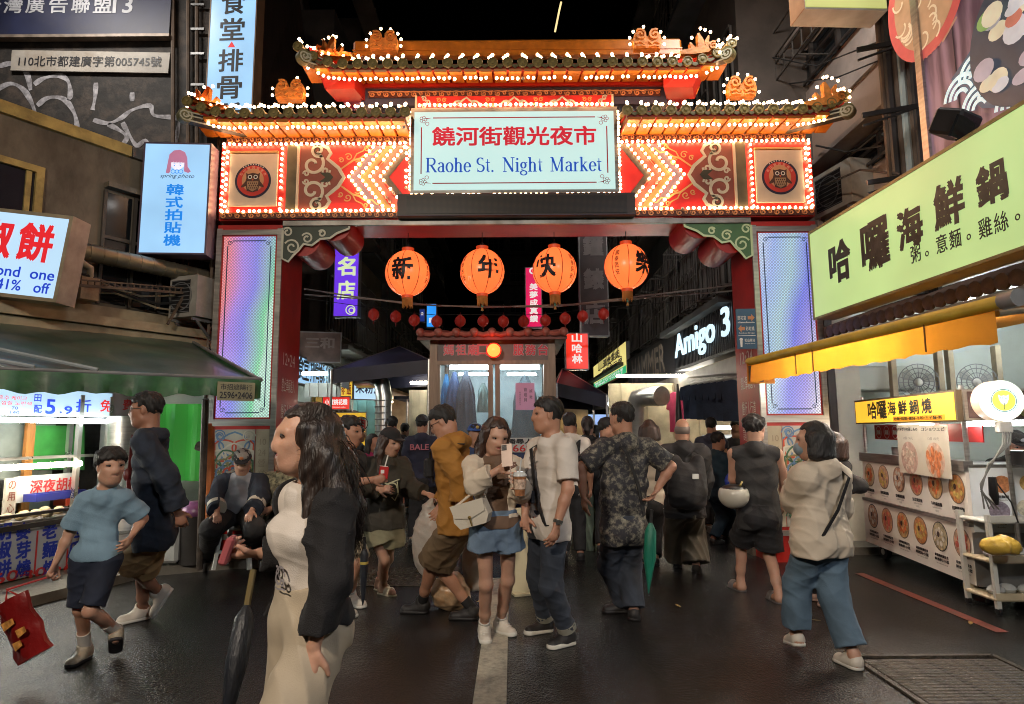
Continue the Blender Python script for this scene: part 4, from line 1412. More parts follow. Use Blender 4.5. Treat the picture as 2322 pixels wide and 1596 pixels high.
# window and pipes at the wall's right end
for vx in(398,432,452):
	a, b_ = FB(*hit(FB,vx,0),.08), FB(*hit(FB,vx,330),.08)
	m_ = MB().tube([a,b_],.035,8); m_.build('pipe',mat('rust_iron',(.09,.06,.04),.6,var=.4),gb,smooth=True)
for vy in(20,75,130,200,260):
	a, b_ = FB(*hit(FB,440,vy),.1), FB(*hit(FB,470,vy),.1)
	m_ = MB().bar(a,b_,.04); m_.build('ledge',GREYM,gb)
# ------------------------------------------------------------------ the green awning
AW = mat('green_canvas',(0.035,0.085,0.055),0.42,var=.35,scale=3,bump=.35,bscale=7,dirt=(.12,.13,.13),dirt_amt=.55,dirt_scale=1.1,coat=.25)
AWV = mat('green_valance',(0.03,0.11,0.035),0.45,var=.4,scale=5,bump=.4,bscale=10,dirt=(.015,.025,.015),dirt_amt=.6,dirt_scale=3)
aw = thing('awning','faded green canvas awning with a hanging valance over the pepper bun stall','awning',(-4,6,0))
f0, f1 = P(-260,828,4.6), P(592,862,6.0)
b0, b1 = FW(-3.0,2.58,.1), P(432,772,7.95)
N_ = 24
vs, fs =[],[]
for i in range(N_+1):
	for j in range(9):
		t_ = j/8
		a = f0.lerp(f1,i/N_); b_ = b0.lerp(b1,i/N_)
		p = a.lerp(b_,t_)
		p.z-=.05*math.sin(PI*t_)*(1-abs(math.sin(i*PI/6))*.6)+.006*math.sin(i*2.1+j)
		vs.append(p)
fs =[(i*9+j,(i+1)*9+j,(i+1)*9+j+1,i*9+j+1)for i in range(N_)for j in range(8)]
m_ = MB().add(vs,fs)
m_.build('canopy',AW,aw,smooth=True)
vs =[]
M_ = 60
for i in range(M_+1):
	t_ = i/M_
	a = f0.lerp(f1,t_)
	dr = .165+.012*math.sin(i*1.1)+.01*math.sin(i*.37)
	out = Vector((.4,-.9,0))*(.02*math.sin(i*.9)+.012*math.sin(i*2.3))
	vs+=[a,a+out*.6+Vector((0,0,-dr*.5)),a+out+Vector((0,0,-dr))]
fs =[]
for i in range(M_):
	fs+=[(i*3,i*3+1,i*3+4,i*3+3),(i*3+1,i*3+2,i*3+5,i*3+4)]
m_ = MB().add(vs,fs); m_.build('valance',AWV,aw,smooth=True)
# end flap and frame
m_ = MB().add([f1,f1+Vector((0,0,-.2)),f1.lerp(b1,.45)+Vector((0,0,-.2)),b1,f1.lerp(b1,.5)],[(0,1,2,4),(2,3,4)]); m_.build('end_flap',AWV,aw)
m_ = MB().tube([f0+Vector((0,.02,.01)),f1+Vector((0,.02,.01))],.018,8); m_.tube([f1,b1],.018,8); m_.build('frame',GREYM,aw,smooth=True)
m_ = MB()
for k in range(2):
	a = f0.lerp(f1,.36+k*.16); b_ = b0.lerp(b1,.22+k*.16)
	m_.tube([a.lerp(b_,.02)+Vector((0,0,.025)),a.lerp(b_,.98)+Vector((0,0,.025))],.016,6)
m_.build('tie_cord',mat('grey_cord',(.3,.33,.34),.5),aw,smooth=True)
fv = Frame(f1+(f0-f1).normalized()*.21+Vector((.01,-.035,-.115)),f1-f0,UP)
m_ = MB(); fv.box(m_,-.16,.16,-.085,.085,0,.008); pl = m_.build('patch',mat('dirty_patch',(.26,.23,.13),.6,var=.25),aw)
text('市招遮陽行',fv,0,.04,.27,.055,BLKINK,pl,z=.012); text('2596•2406',fv,0,-.035,.28,.06,BLKINK,pl,z=.012,bold=.01)
# prop pole
m_ = MB().tube([P(452,1290,7.15),P(466,905,6.6)],.035,8); m_.tube([P(447,1010,6.95),P(461,1015,6.95)],.05,8)
tag(m_.build('prop_pole',mat('taped_pole',(.06,.045,.035),.6,var=.5,scale=10,bump=.5),smooth=True),'dark taped pole propping the end of the green awning','pole')
# ------------------------------------------------------------------ the pepper bun stall
STW = mat('stall_steel',(.45,.43,.40),.3,.8,var=.15,scale=4,rvar=.1)
s0, s1 = GND(-8,1325,.1), GND(262,1262,.1)
FS = Frame(s0,s1-s0,UP)
SL =(s1-s0).length
st = thing('food_stall','bright steel bun stall with blue characters on its white front and lit glass case','stall',s0)
XL = -1.6
_, zc = hit(FS,60,1170)
PANW = mat('printed_panel',(.42,.43,.46),.4,var=.06)
m_ = MB(); FS.box(m_,XL,SL,.0,zc-.12,-.75,-.01); m_.build('counter',STW,st)
m_ = MB(); FS.box(m_,XL,hit(FS,172,1200)[0],.01,zc-.15,-.01,.012); fp = m_.build('front_panel',PANW,st)
m_ = MB()
for vx in(79,150):
	q = hit(FS,vx,1250); m_.ribbon([(q[0],.02),(q[0],zc-.16)],.02,FS,.016)
m_.build('red_divider',REDINK,fp)
for vx, word in((2,'胡椒餅'),(50,'麥芽燒'),(110,'老麵燒'),(168,'地瓜絲')):
	for k, ch in enumerate(word):
		q = hit(FS,vx,1205+k*42-(vx)*.02)
		q2 = hit(FS,vx+21,1205); q1 = hit(FS,vx-21,1205)
		text(ch,FS,q[0],q[1]+.0,(q2[0]-q1[0])*(.8 if vx>20 else 1),.17,BLUEINK,fp,z=.016,bold=.03)
for vx, num in((20,'60-'),(85,'30-'),(140,'20')):
	q = hit(FS,vx,1308-vx*.12)
	text(num,FS,q[0],q[1]+.0,.34,.10,REDINK,fp,z=.016,bold=.015)
# worktop with trays, two tubes, posts, roof sign
m_ = MB(); FS.box(m_,XL,SL,zc-.12,zc-.07,-.8,.05); FS.box(m_,XL,SL,zc+.0,zc+.03,-.05,.02); m_.build('worktop',mat('worktop_dark',(.06,.05,.045),.3,.5),st)
m_ = MB(); FS.box(m_,XL,hit(FS,172,1150)[0],zc-.068,zc-.05,-.62,-.04); m_.build('tray',STW,st)
_, zg = hit(Frame(FS(0,0,-.3),FS.u,UP),100,1040)
m_ = MB(); FS.box(m_,XL,SL-.1,zg,zg+.03,-.36,-.28); m_.build('shelf_rail',STW,st)
lampb = Frame(FS(0,0,-.3),FS.u,UP)
x1, _ = hit(lampb,175,1060)
m_ = MB().tube([FS(XL,zg-.07,-.26),FS(x1,zg-.07,-.26)],.03,10); m_.build('tube_lamp',glow('stall_tube_warm',(1.0,.9,.72),60,var=.02),st,smooth=True)
_, zs0 = hit(lampb,60,942)
_, zs1 = hit(lampb,60,893)
m_ = MB().tube([FS(XL,zs0-.05,-.24),FS(hit(lampb,235,940)[0],zs0-.05,-.24)],.028,10); m_.build('tube_lamp',glow('stall_tube',(.86,.96,1.0),42,var=.02),st,smooth=True)
m_ = MB(); FS.box(m_,XL,hit(lampb,305,920)[0],zs0,zs0+.30,-.42,-.30); sb = m_.build('roof_sign',mat('sign_side',(.5,.5,.52),.4),st)
FR = Frame(FS(0,zs0,-.297),FS.u,UP)
m_ = MB(); FR.box(m_,XL,hit(FR,252,920)[0],.01,.29,0,.006); m_.build('lit_face',LIT,sb)
m_ = MB(); FR.box(m_,hit(FR,255,920)[0],hit(FR,303,920)[0],.01,.29,0,.006); m_.build('printed_end',mat('dull_pink_white',(.4,.33,.35),.5),sb)
for ch, vx, vy, w_, h_, mm in(('5',113,922,22,36,LBLUE),('.',136,935,5,5,LBLUE),('9',153,930,18,20,LBLUE),('折',188,920,34,32,LBLUE),('免',240,920,28,32,LRED),('費',290,918,26,30,REDINK),('田',84,902,16,17,LBLUE),('配',84,927,18,19,LBLUE),('후추 케이크',28,902,62,10,LRED),('껍질 노란색',36,914,66,9,LRED),('70',32,925,14,7,LBLUE),('140',32,935,20,7,LBLUE)):
	q = hit(FR,vx,vy); q2 = hit(FR,vx+w_,vy)
	text(ch,FR,q[0],q[1],q2[0]-q[0],h_/1450*6.6,mm,sb,z=.010,bold=.016 if h_>12 else 0)
m_ = MB()
for vx in(245,178):
	q = hit(lampb,vx,1000)
	FS.box(m_,q[0]-.025,q[0]+.025,zc-.1,zs0+.25,-.33,-.28)
FS.box(m_,SL-.05,SL,.1,zs0+.2,-.78,-.73)
m_.build('post',STW,st)
m_ = MB(); FS.box(m_,XL,SL,zc-.06,zs0+.1,-1.02,-1.0); m_.build('back_board',mat('stall_back',(.18,.2,.17),.5,var=.2),st)
# things on the stall
bk = Frame(FS(0,0,-.95),FS.u,UP)
q =[hit(bk,*p_)for p_ in((68,1065),(190,1065),(190,965),(68,965))]
m_ = MB(); m_.slab([bk(*p_,.01)for p_ in q],.015); tag(m_.build('green_tarp',mat('green_tarp',(.05,.28,.05),.45,var=.2,bump=.4,bscale=5)),'smooth bright green sheet hung at the back of the bun stall','tarp')
q0 = hit(bk,60,1000)
m_ = MB(); bk.box(m_,q0[0]-.05,q0[0]+.05,zc-.06,zs0,.015,.06); tag(m_.build('wooden_post',mat('orange_wood',(.42,.17,.04),.5,var=.2,stretch=(6,6,1))),'orange wooden post standing at the back of the bun stall','post')
b5 = Frame(FS(0,0,-.55),FS.u,UP)
q0, q1 = hit(b5,30,1120), hit(b5,172,1085)
m_ = MB(); b5.box(m_,q0[0],q1[0],zc+.08,zc+.36,-.02,0); t = m_.build('price_board',mat('price_board',(.5,.49,.45),.5,var=.1)); tag(t,'white board with red pepper characters standing behind the basket','board')
text('深夜胡椒',b5,(q0[0]*.35+q1[0]*.65),zc+.24,.62,.15,REDINK,t,z=.006,bold=.02)
b4 = Frame(FS(0,0,-.42),FS.u,UP)
q0 = hit(b4,27,1120)
m_ = MB(); b4.box(m_,q0[0]-.07,q0[0]+.05,zc-.04,zc+.36,-.03,0); t = m_.build('upright_board',mat('price_board2',(.45,.42,.36),.5,var=.1)); tag(t,'narrow upright notice board beside the orange basket','board')
for k, ch in enumerate('の用心'):
	text(ch,b4,q0[0]-.01,zc+.29-k*.12,.08,.09,mat('brown_ink',(.2,.06,.04),.6),t,z=.006,bold=.01)
c = b4(*hit(b4,88,1108)); c.z = zc+.0
t = thing('plastic_basket','round orange plastic basket on the bun counter','basket',c)
OB = mat('orange_plastic',(.6,.10,.03),.4)
m_ = MB().lathe([(.11,-.04),(.15,.05),(.16,.055),(.145,.05),(.105,-.03)],c,18); m_.build('bowl',OB,t,smooth=True)
m_ = MB()
for k in range(14):
	a = 2*PI*k/14; m_.bar(c+Vector((.132*math.cos(a),.132*math.sin(a),-.01)),c+Vector((.148*math.cos(a),.148*math.sin(a),.035)),.014)
m_.build('ribs',mat('orange_plastic_dark',(.4,.06,.02),.5),t)
for(va,vb,zz,col,nm,lb)in((50,165,.14,(.03,.04,.28),'blue_tray','flat blue plastic tray lying behind the orange basket'),(120,172,.06,(.55,.07,.03),'red_crate','low orange red crate at the end of the bun counter')):
	a, b_ = hit(b5,va,1095)[0], hit(b5,vb,1095)[0]
	t = thing(nm,lb,'tray' if 'tray' in nm else 'crate',b5(a,zc+zz,.1))
	m_ = MB(); b5.box(m_,a,b_,zc+zz-.05,zc+zz-.03,.03,.2); m_.build('base',mat(nm,col,.4),t)
	m_ = MB(); b5.box(m_,a,b_,zc+zz-.03,zc+zz+.03,.185,.2); b5.box(m_,a,b_,zc+zz-.03,zc+zz+.03,.03,.045); b5.box(m_,a,a+.015,zc+zz-.03,zc+zz+.03,.046,.184); b5.box(m_,b_-.015,b_,zc+zz-.03,zc+zz+.03,.046,.184); m_.build('rim',mat(nm,col,.4),t)
BUN = mat('bun_dough',(.58,.43,.24),.6,var=.25,scale=12)
bm_ = MB().ball((0,0,0),(.055,.055,.038),9,6).mesh('bun'); bm_.materials.append(BUN); smooth_by_angle(bm_,80)
for i in range(34):
	o = bpy.data.objects.new('bun',bm_); COL.objects.link(o)
	tt = -1.2+(i%17)*.148+random.uniform(-.03,.03)
	o.location = FS(min(tt,1.15),zc-.02+random.uniform(0,.02),-.12-.16*(i//17)+random.uniform(-.04,.04))
	o.rotation_euler =(0,0,random.random()*6); o.scale =[random.uniform(.85,1.1)]*3
	tag(o,'round pale pepper bun on the lit steel tray of the stall','bun','pepper buns on the stall')
# dark kitchen shelf at the edge, steel drum, lit tarp behind the walker
a = hit(bk,20,1010)
m_ = MB(); bk.box(m_,a[0]-.5,a[0]+.12,zc+.1,zc+.12,.02,.2); bk.box(m_,a[0]-.5,a[0]+.1,zc+.121,zc+.32,.04,.18); tag(m_.build('oven_box',mat('oven_dark',(.03,.028,.027),.35,.4)),'dark steel oven box at the end of the bun stall','oven')
c = GND(300,1262,.1); c = P(290,1100,7.6); c.z = .1
t = thing('steel_drum','tall polished steel drum oven behind the walking man in navy','drum',c)
m_ = MB().lathe([(.27,0),(.27,1.0),(.24,1.04),(.24,1.5),(.25,1.52),(.25,1.62)],c,24); m_.build('body',STEEL,t,smooth=True)
for zz in(.3,.7,1.0):
	m_ = MB().lathe([(.272,zz),(.283,zz+.01),(.283,zz+.03),(.272,zz+.04)],c,24); m_.build('hoop',DSTEEL,t,smooth=True)
GT = glow('backlit_green_tarp',(.10,.62,.10),.24,(.08,.4,.06),var=.2,scale=2)
ft = Frame(P(352,1088,7.9),(1,-.1,0),UP)
vs, fs =[],[]
for i in range(13):
	for j in range(6):
		q = P(352+i*10.2,1090-j*35,7.9)
		vs.append(q+Vector((0,.05*math.sin(i*1.3)+.02*j,0)))
fs =[(i*6+j,(i+1)*6+j,(i+1)*6+j+1,i*6+j+1)for i in range(12)for j in range(5)]
m_ = MB().add(vs,fs); tag(m_.build('green_tarp',GT,smooth=True),'pleated green tarp glowing with light between the drum and the pole','tarp')
c = P(385,1200,7.3); c.z = .09
t = thing('plastic_box','dull white plastic box on the kerb behind the walking man','box',c)
m_ = MB().box(c+Vector((0,0,.28)),(.34,.3,.5),bev=.03); m_.build('body',mat('dull_plastic',(.34,.34,.32),.5,var=.15),t)
m_ = MB().box(c+Vector((0,0,.55)),(.37,.33,.04),bev=.015); m_.build('lid',mat('dull_plastic',(.34,.34,.32),.5,var=.15),t)
c = P(440,1230,7.35); c.z = .09
t = thing('cardboard_bin','battered dark bin stuffed with bags beside the guard','bin',c)
m_ = MB().lathe([(.16,0),(.19,.5),(.2,.52),(.18,.52),(.15,.05)],c,14); m_.build('body',mat('bin_dark',(.03,.026,.024),.5),t,smooth=True)
bagm = MB().ball(c+Vector((0,0,.55)),(.17,.16,.13),10,7); bagm.build('bag',mat('bag_purple',(.16,.05,.14),.3,var=.5,bump=.8,bscale=14),t,smooth=True)
# strings of cloth by the pole
m_ = MB()
for k in range(3):
	a = P(470+k*3,960+k*6,7.2); m_.tube([a,a+Vector((.01,0,-.5)),a+Vector((.03,.0,-1.0))],[.05,.06,.03],7)
tag(m_.build('hanging_cloth',mat('orange_cloth',(.4,.12,.03),.7,var=.4,bump=.4),smooth=True),'twisted orange cloth hanging by the awning pole','cloth')
# ================================================================== the hot pot shop on the other side
YG = glow('lit_yellow_green',(.52,.76,.29),.74,(.25,.3,.15),var=.13,scale=1.1)
WALLR = mat('shop_wall_grey',(.30,.25,.22),.7,var=.2,scale=2,bump=.3,bscale=20,dirt=(.14,.11,.09),dirt_amt=.5,dirt_scale=1.2)
WALLP = mat('pinkish_plaster',(.34,.25,.20),.7,var=.18,scale=2,bump=.3,bscale=16,dirt=(.16,.11,.08),dirt_amt=.5,dirt_scale=1.0)
SHOPW = mat('shop_white_wall',(.55,.58,.52),.5,var=.06,scale=2,dirt=(.4,.4,.32),dirt_amt=.3)
RIM = mat('sign_rim',(.20,.18,.07),.4,.3,var=.2)
FG2 = Frame((3.37,7.25,0),(.041,-1,0),UP)
gs = thing('shop_sign','big glowing yellow green shop sign with large black brush characters','sign',(3.4,6,3))
_, t0 = hit(FG2,1832,529); xl, zb0 = hit(FG2,1846,722)
_, zb1 = hit(FG2,2240,600); _, zt1 = hit(FG2,2300,240)
zb, zt =(zb0+zb1)/2,(t0+zt1)/2
xr = 4.2
m_ = MB(); FG2.box(m_,xl,xr,zb,zt,-.22,0); m_.build('case',mat('sign_case',(.16,.17,.10),.45),gs)
m_ = MB(); FG2.box(m_,xl+.025,xr,zb+.025,zt-.03,0,.006); m_.build('lit_face',YG,gs)
m_ = MB()
for a in((xl,xl+.025,zb,zt),(xl+.025,xr,zb,zb+.025),(xl+.025,xr,zt-.03,zt)):
	FG2.box(m_,*a,0,.014)
m_.build('rim',RIM,gs)
BR = mat('brush_black',(.03,.035,.03),.4,var=.5,scale=9)
cz =(zb+zt)/2
for ch, vx, vy, hh in(('哈',1905,592,.44),('囉',1985,555,.47),('海',2064,515,.36),('鮮',2153,462,.37),('鍋',2250,415,.31),('燒',2370,365,.31)):
	q = hit(FG2,vx,vy)
	text(ch,FG2,q[0],q[1],hh*.92,hh,BR,gs,bold=.034,z=.010,rough=.003,shear=.0,rot=random.uniform(-.06,.06))
for ch, vx, vy, k in(('粥',2078,575,1),('。',2104,575,.3),('意',2137,552,1),('麵',2168,541,1),('。',2199,537,.3),('雞',2236,516,1),('絲',2272,503,1),('。',2310,492,.3)):
	q = hit(FG2,vx,vy)
	text(ch,FG2,q[0],q[1],.125*(1 if k==1 else.35),.15*(1 if k==1 else.32),BLKINK,gs,bold=.008,z=.010)
# --- the building: street face X = 4.7, shop room below
FRB = Frame((4.75,16,0),(0,-1,0),UP)
rb = thing('shop_house','grey pink plaster shop house with dark window bands rising over the lit sign','building',(5,8,0))
m_ = MB(); FRB.box(m_,4.5,16,3.35,14,-.4,0); wl = m_.build('wall',WALLP,rb)
zA0, zA1 = hit(FRB,1870,150)[1], hit(FRB,1870,62)[1]
zB0, zB1 = hit(FRB,1870,455)[1], hit(FRB,1880,395)[1]
for(z0_,z1_,nm)in((zA0,zA1,'a'),(zB0,zB1,'b')):
	m_ = MB(); FRB.box(m_,5,15,z0_,z1_,.0,.012); w_ = m_.build('window',GLASS,rb)
	m_ = MB()
	for i in range(13):
		FRB.box(m_,5+i*.8,5.06+i*.8,z0_,z1_,.012,.07)
	for z_ in(z0_,z1_,(z0_+z1_)/2):
		FRB.box(m_,5,15,z_-.02,z_+.02,.071,.09)
	m_.build('frame',mat('bronze_frame',(.06,.05,.045),.45,.3),w_)
	m_ = MB(); FRB.box(m_,5,15.5,z1_+.05,z1_+.12,0,.35); m_.build('canopy',WALLR,rb)
m_ = MB(); FRB.box(m_,5,12,zA0-.75,zA0-.12,.0,.05); m_.build('plaster_band',WALLR,rb)
m_ = MB()
for i in range(20):
	m_.bar(FRB(5.2+i*.3,zA0+.1,.5),FRB(5.2+i*.3,zA1-.2,.5),.018)
for z_ in(zA0+.1,zA0+.5,zA0+.9,zA1-.2):
	m_.bar(FRB(5.2,z_,.5),FRB(11,z_,.5),.022)
for i in range(4):
	m_.bar(FRB(5.2+i*1.9,zA0+.1,.5),FRB(5.2+i*1.9,zA0+.1,0),.02)
m_.build('window_cage',mat('cage_iron',(.10,.09,.08),.5,.4),rb)
# small tin canopy and drain pipes
q =[PX(x,y,4.72)for x,y in((1925,252),(2022,255))]
m_ = MB(); a, b_ = P(1905,312,8.7), P(2000,310,6.9)
m_.slab([P(1935,250,9.4),P(1908,309,8.9),P(2000,305,7.7),P(2022,252,8.0)],.03)
tag(m_.build('tin_canopy',mat('blue_tin',(.26,.32,.36),.45,.3,var=.15)),'small blue grey tin canopy jutting from the plaster wall','canopy')
pp = thing('drain_pipes','cluster of upright drain pipes and dark cables clamped to the wall beside the billboard','pipes',(4.3,6.5,3))
for i,(dx,r_,mm)in enumerate(((0,.03,'rust_iron'),(.09,.05,'d'),(.19,.035,'rust_iron'),(.27,.045,'p'),(.36,.03,'rust_iron'),(.44,.05,'d'),(.52,.025,'p'))):
	a = P(1992+dx*125,65,6.6); b0 = P(2018+dx*125,398,6.6)
	m_ = MB().tube([(b0.x,6.6-dx*.3,2.9),(b0.x,6.6-dx*.3,9)],r_,8)
	m_.build('pipe',{'rust_iron':mat('rust_iron',(.09,.06,.04),.6),'d':mat('dark_pipe',(.02,.02,.022),.4),'p':mat('pale_pipe',(.30,.36,.36),.45,var=.2)}[mm],pp,smooth=True)
for zz in(5.6,4.85,4.1):
	m_ = MB(); m_.bar((b0.x-.62,6.5,zz),(b0.x+.05,6.35,zz+.05),.03,.05); m_.bar((b0.x-.62,6.5,zz-.12),(b0.x,6.35,zz+.05),.02); m_.build('clamp',BLK,pp)
FA2 = Frame((4.45,9.6,0),(0,-1,0),UP)
q = hit(FA2,1905,478)
aircon(FA2(q[0],q[1],.1),(.2,-1,0),.75,.6,.35,'air conditioner wedged between the owl panel and the lit shop sign')
for k, pts in enumerate((((1690,205),(1790,190),(1900,175),(2010,130)),((1850,330),(1920,345),(2000,330)),((1700,120),(1850,150),(1990,95)),((1870,420),(1950,385),(2040,395)))):
	m_ = MB(); q =[PX(x,y,4.45-.12*k)for x,y in pts]; m_.tube([q[0].lerp(q[1],.0)]+q[1:],.010+.004*(k%2),5)
	tag(m_.build('cable',CABLE,smooth=True),('thin','thick','upper thin','lower thick')[k]+' black cable looping along the plaster wall beside the gate','cable','cables on the plaster wall')
# --- yellow box sign at the top
fr = Frame(P(1918,22,6.3)+Vector((0,0,0)),(1,.04,0),UP)
t = thing('lightbox_sign','yellow green box sign with white underside at the top of the picture','sign',fr.o)
m_ = MB(); fr.box(m_,-.45,.45,0,1.2,-.30,0); m_.build('case',mat('box_white',(.50,.52,.52),.5),t)
m_ = MB(); fr.box(m_,-.44,.44,.02,1.2,0,.008); m_.build('lit_face',glow('lit_olive_yellow',(.5,.56,.12),.55,(.4,.4,.2),var=.1),t)
m_ = MB(); fr.box(m_,-.459,-.45,0.001,1.199,-.30,.01); m_.build('side',mat('box_tan',(.40,.24,.14),.5),t)
# --- food billboard over the sign
FBB = Frame((3.75,6.55,0),(.041,-1,0),UP)
bbx, bbz = hit(FBB,2116,332)
zb_ = zt+.12
t = thing('food_billboard','tall food billboard of seafood bowls on purple brown planks above the sign','billboard',(3.8,5.5,5))
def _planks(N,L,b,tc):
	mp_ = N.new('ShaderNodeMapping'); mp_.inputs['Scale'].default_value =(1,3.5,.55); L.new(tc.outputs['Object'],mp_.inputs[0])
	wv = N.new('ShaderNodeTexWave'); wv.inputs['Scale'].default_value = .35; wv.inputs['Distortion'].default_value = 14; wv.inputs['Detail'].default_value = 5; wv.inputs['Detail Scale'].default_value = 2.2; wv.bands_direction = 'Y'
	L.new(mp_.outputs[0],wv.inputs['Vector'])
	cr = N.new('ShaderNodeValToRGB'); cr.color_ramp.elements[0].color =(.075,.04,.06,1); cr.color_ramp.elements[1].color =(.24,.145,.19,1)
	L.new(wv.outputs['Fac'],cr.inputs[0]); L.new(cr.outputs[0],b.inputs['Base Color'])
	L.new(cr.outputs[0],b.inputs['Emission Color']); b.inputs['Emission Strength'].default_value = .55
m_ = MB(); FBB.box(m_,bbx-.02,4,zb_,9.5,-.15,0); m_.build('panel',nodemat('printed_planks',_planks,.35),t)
m_ = MB(); FBB.box(m_,bbx-.10,bbx-.02,zb_-.05,9.5,-.15,.03); FBB.box(m_,bbx-.10,4,zb_-.10,zb_,-.15,.03); m_.build('frame',STEEL,t)
m_ = MB()
for k in range(3):
	x = bbx+.35+k*.5
	m_.ribbon([(x,zb_+.02),(x,9.4)],.012,FBB,.004)
m_.build('plank_joint',mat('joint_dark',(.03,.018,.03),.6),t)
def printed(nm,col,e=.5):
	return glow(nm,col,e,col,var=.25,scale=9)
ESC = .42
# chopsticks, red bowl of noodles
m_ = MB()
for k in range(6):
	a = hit(FBB,2085+k*9+22,60+k*1.5); b_ = hit(FBB,2088+k*4,128-k*12)
	m_.ribbon([hit(FBB,2092+k*9,132-k*9+8),hit(FBB,2115+k*11,48-k*2)],[.03,.024],FBB,.006)
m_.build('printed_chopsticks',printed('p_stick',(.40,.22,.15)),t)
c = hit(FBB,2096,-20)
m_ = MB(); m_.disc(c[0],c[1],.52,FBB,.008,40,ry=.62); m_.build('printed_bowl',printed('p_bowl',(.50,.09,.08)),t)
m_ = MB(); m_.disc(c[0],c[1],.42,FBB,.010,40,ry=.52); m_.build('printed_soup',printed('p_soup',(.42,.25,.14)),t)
m_ = MB()
for k in range(26):
	a = random.random()*6.28; r_ = .38*math.sqrt(random.random())
	m_.ribbon(spiral(c[0]+r_*math.cos(a),c[1]+r_*1.2*math.sin(a),.10,.04,a,.5,8),.02,FBB,.012+.0004*k)
m_.build('printed_noodle',printed('p_noodle',(.62,.50,.34)),t)
# wave pattern cloth
CL =[hit(FBB,*q)for q in((2158,180),(2215,95),(2330,40),(2330,240),(2228,246))]
m_ = MB(); m_.poly(CL,FBB,.008); m_.build('printed_cloth',printed('p_cloth',(.05,.09,.14),.6),t)
m_ = MB()
cs =[(2180,215),(2222,238),(2215,165),(2262,205),(2300,160),(2305,232),(2250,130)]
for k, q in enumerate(cs):
	c = hit(FBB,*q)
	for r_ in(.07,.13,.19):
		m_.ring(c[0],c[1]-.03,r_,.034,FBB,.010+.0006*k,16,a0=.25,a1=2.9)
m_.build('printed_wave',printed('p_wave',(.62,.82,.86),.7),t)
# the pale plate of clams and greens
c = hit(FBB,2305,75)
m_ = MB(); m_.disc(c[0]+.05,c[1],.50,FBB,.016,36,ry=.56); m_.build('printed_plate',printed('p_plate',(.045,.055,.075),.6),t)
for k in range(30):
	a = random.random()*6.28; r_ = .40*math.sqrt(random.random())
	col = random.choice([('p_clam',(.60,.62,.66)),('p_clam2',(.42,.38,.44)),('p_green',(.22,.38,.12)),('p_cream',(.66,.62,.46)),('p_prawn',(.55,.20,.14))])
	m_ = MB(); rr = random.uniform(.06,.12)
	x, y = c[0]+.05+r_*math.cos(a), c[1]+1.1*r_*math.sin(a)
	m_.disc(x,y,rr,FBB,.018+k*.0012,14,ry=rr*random.uniform(.5,.9)); m_.build('printed_food',printed(*col),t)
# floodlight on the sign top
c = PX(2165,283,3.52)
t = thing('floodlight','black square floodlight standing on the top edge of the big sign','floodlight',c)
m_ = MB().box(c,(.3,.22,.2),rz=.5,rx=.5,bev=.02); m_.build('housing',BLK,t)
m_ = MB().box(c+Vector((-.02,-.1,-.08)),(.24,.02,.16),rz=.5,rx=.5); m_.build('lens',GLASS,t)
m_ = MB(); m_.bar(c+Vector((.02,.0,-.1)),c+Vector((.05,.02,-.3)),.04); m_.build('bracket',BLK,t)
floodlight((2.9,6.0,7.6),(4.6,8.6,4.6),120,(1,.95,.9),'floodlight bar high over the yellow green sign',1.2)  # unseen floodlight, added to brighten the plaster facade and the food billboard
# --- tiled pent roof under the sign
pr = thing('pent_roof','dark row of old round roof tiles under the glowing sign','roof',(3.6,6,2.6))
OT = mat('old_roof_tile',(.075,.045,.03),.6,var=.5,scale=10,bump=.5,bscale=30)
pt_ = MB()
vs, fs =[],[]
for k, y in enumerate((0,.4,.9)):
	for j in range(8):
		a = PI*j/7; vs.append((.065*math.cos(a),y,.065*math.sin(a)+.35*y))
fs =[(k*8+j,k*8+j+1,(k+1)*8+j+1,(k+1)*8+j)for k in range(2)for j in range(7)]
pt_.add(vs,fs).lathe([(.07,.02),(.07,-.01),(.05,-.015),(.01,-.02)],(0,0,0),12,'Y')
ptm = pt_.mesh('roof_tile'); ptm.materials.append(OT); smooth_by_angle(ptm,50)
e0, e1 = GND(1850,760,2.66), GND(2330,622,2.66)
m_ = MB(); m_.slab([e0+Vector((.02,.1,-.03)),e1+Vector((.02,0,-.03)),e1+Vector((1.0,.1,.32)),e0+Vector((1.0,.2,.32))][::-1],.05); m_.build('deck',mat('old_deck',(.05,.035,.025),.7,var=.4),pr)
n = 22
for i in range(n):
	o = link('roof_tile',ptm,None,pr)
	o.matrix_parent_inverse = pr.matrix_basis.inverted()
	o.location = e0.lerp(e1,(i+.3)/n); o.rotation_euler =(0,0,-PI/2+.1)
m_ = MB().tube([e0+Vector((-.03,0,-.13)),e1+Vector((-.03,0,-.13))],.05,10); m_.build('gutter',GREYM,pr,smooth=True)
# --- the orange awning
OA = mat('orange_canvas',(0.70,0.27,0.02),0.55,var=.18,scale=3,bump=.25,bscale=8,dirt=(.4,.13,.01),dirt_amt=.4,dirt_scale=2.5)
nt = OA.node_tree; b = nt.nodes['Principled BSDF']
tr_ = nt.nodes.new('ShaderNodeBsdfTranslucent'); tr_.inputs['Color'].default_value =(.95,.38,.03,1)
ms = nt.nodes.new('ShaderNodeMixShader'); ms.inputs[0].default_value = .45
nt.links.new(b.outputs[0],ms.inputs[1]); nt.links.new(tr_.outputs[0],ms.inputs[2]); nt.links.new(ms.outputs[0],nt.nodes['Material Output'].inputs[0])
oa = thing('awning','glowing orange canvas awning with a rolled yellow front edge over the menu cart','awning',(3.2,6,2.2))
F0 = P(1702,868,7.2); F1 = GND(2262,776,F0.z)
T0 = F0+Vector((0,0,.21)); T1 = F1+Vector((0,0,.21))
vs =[]
M_ = 48
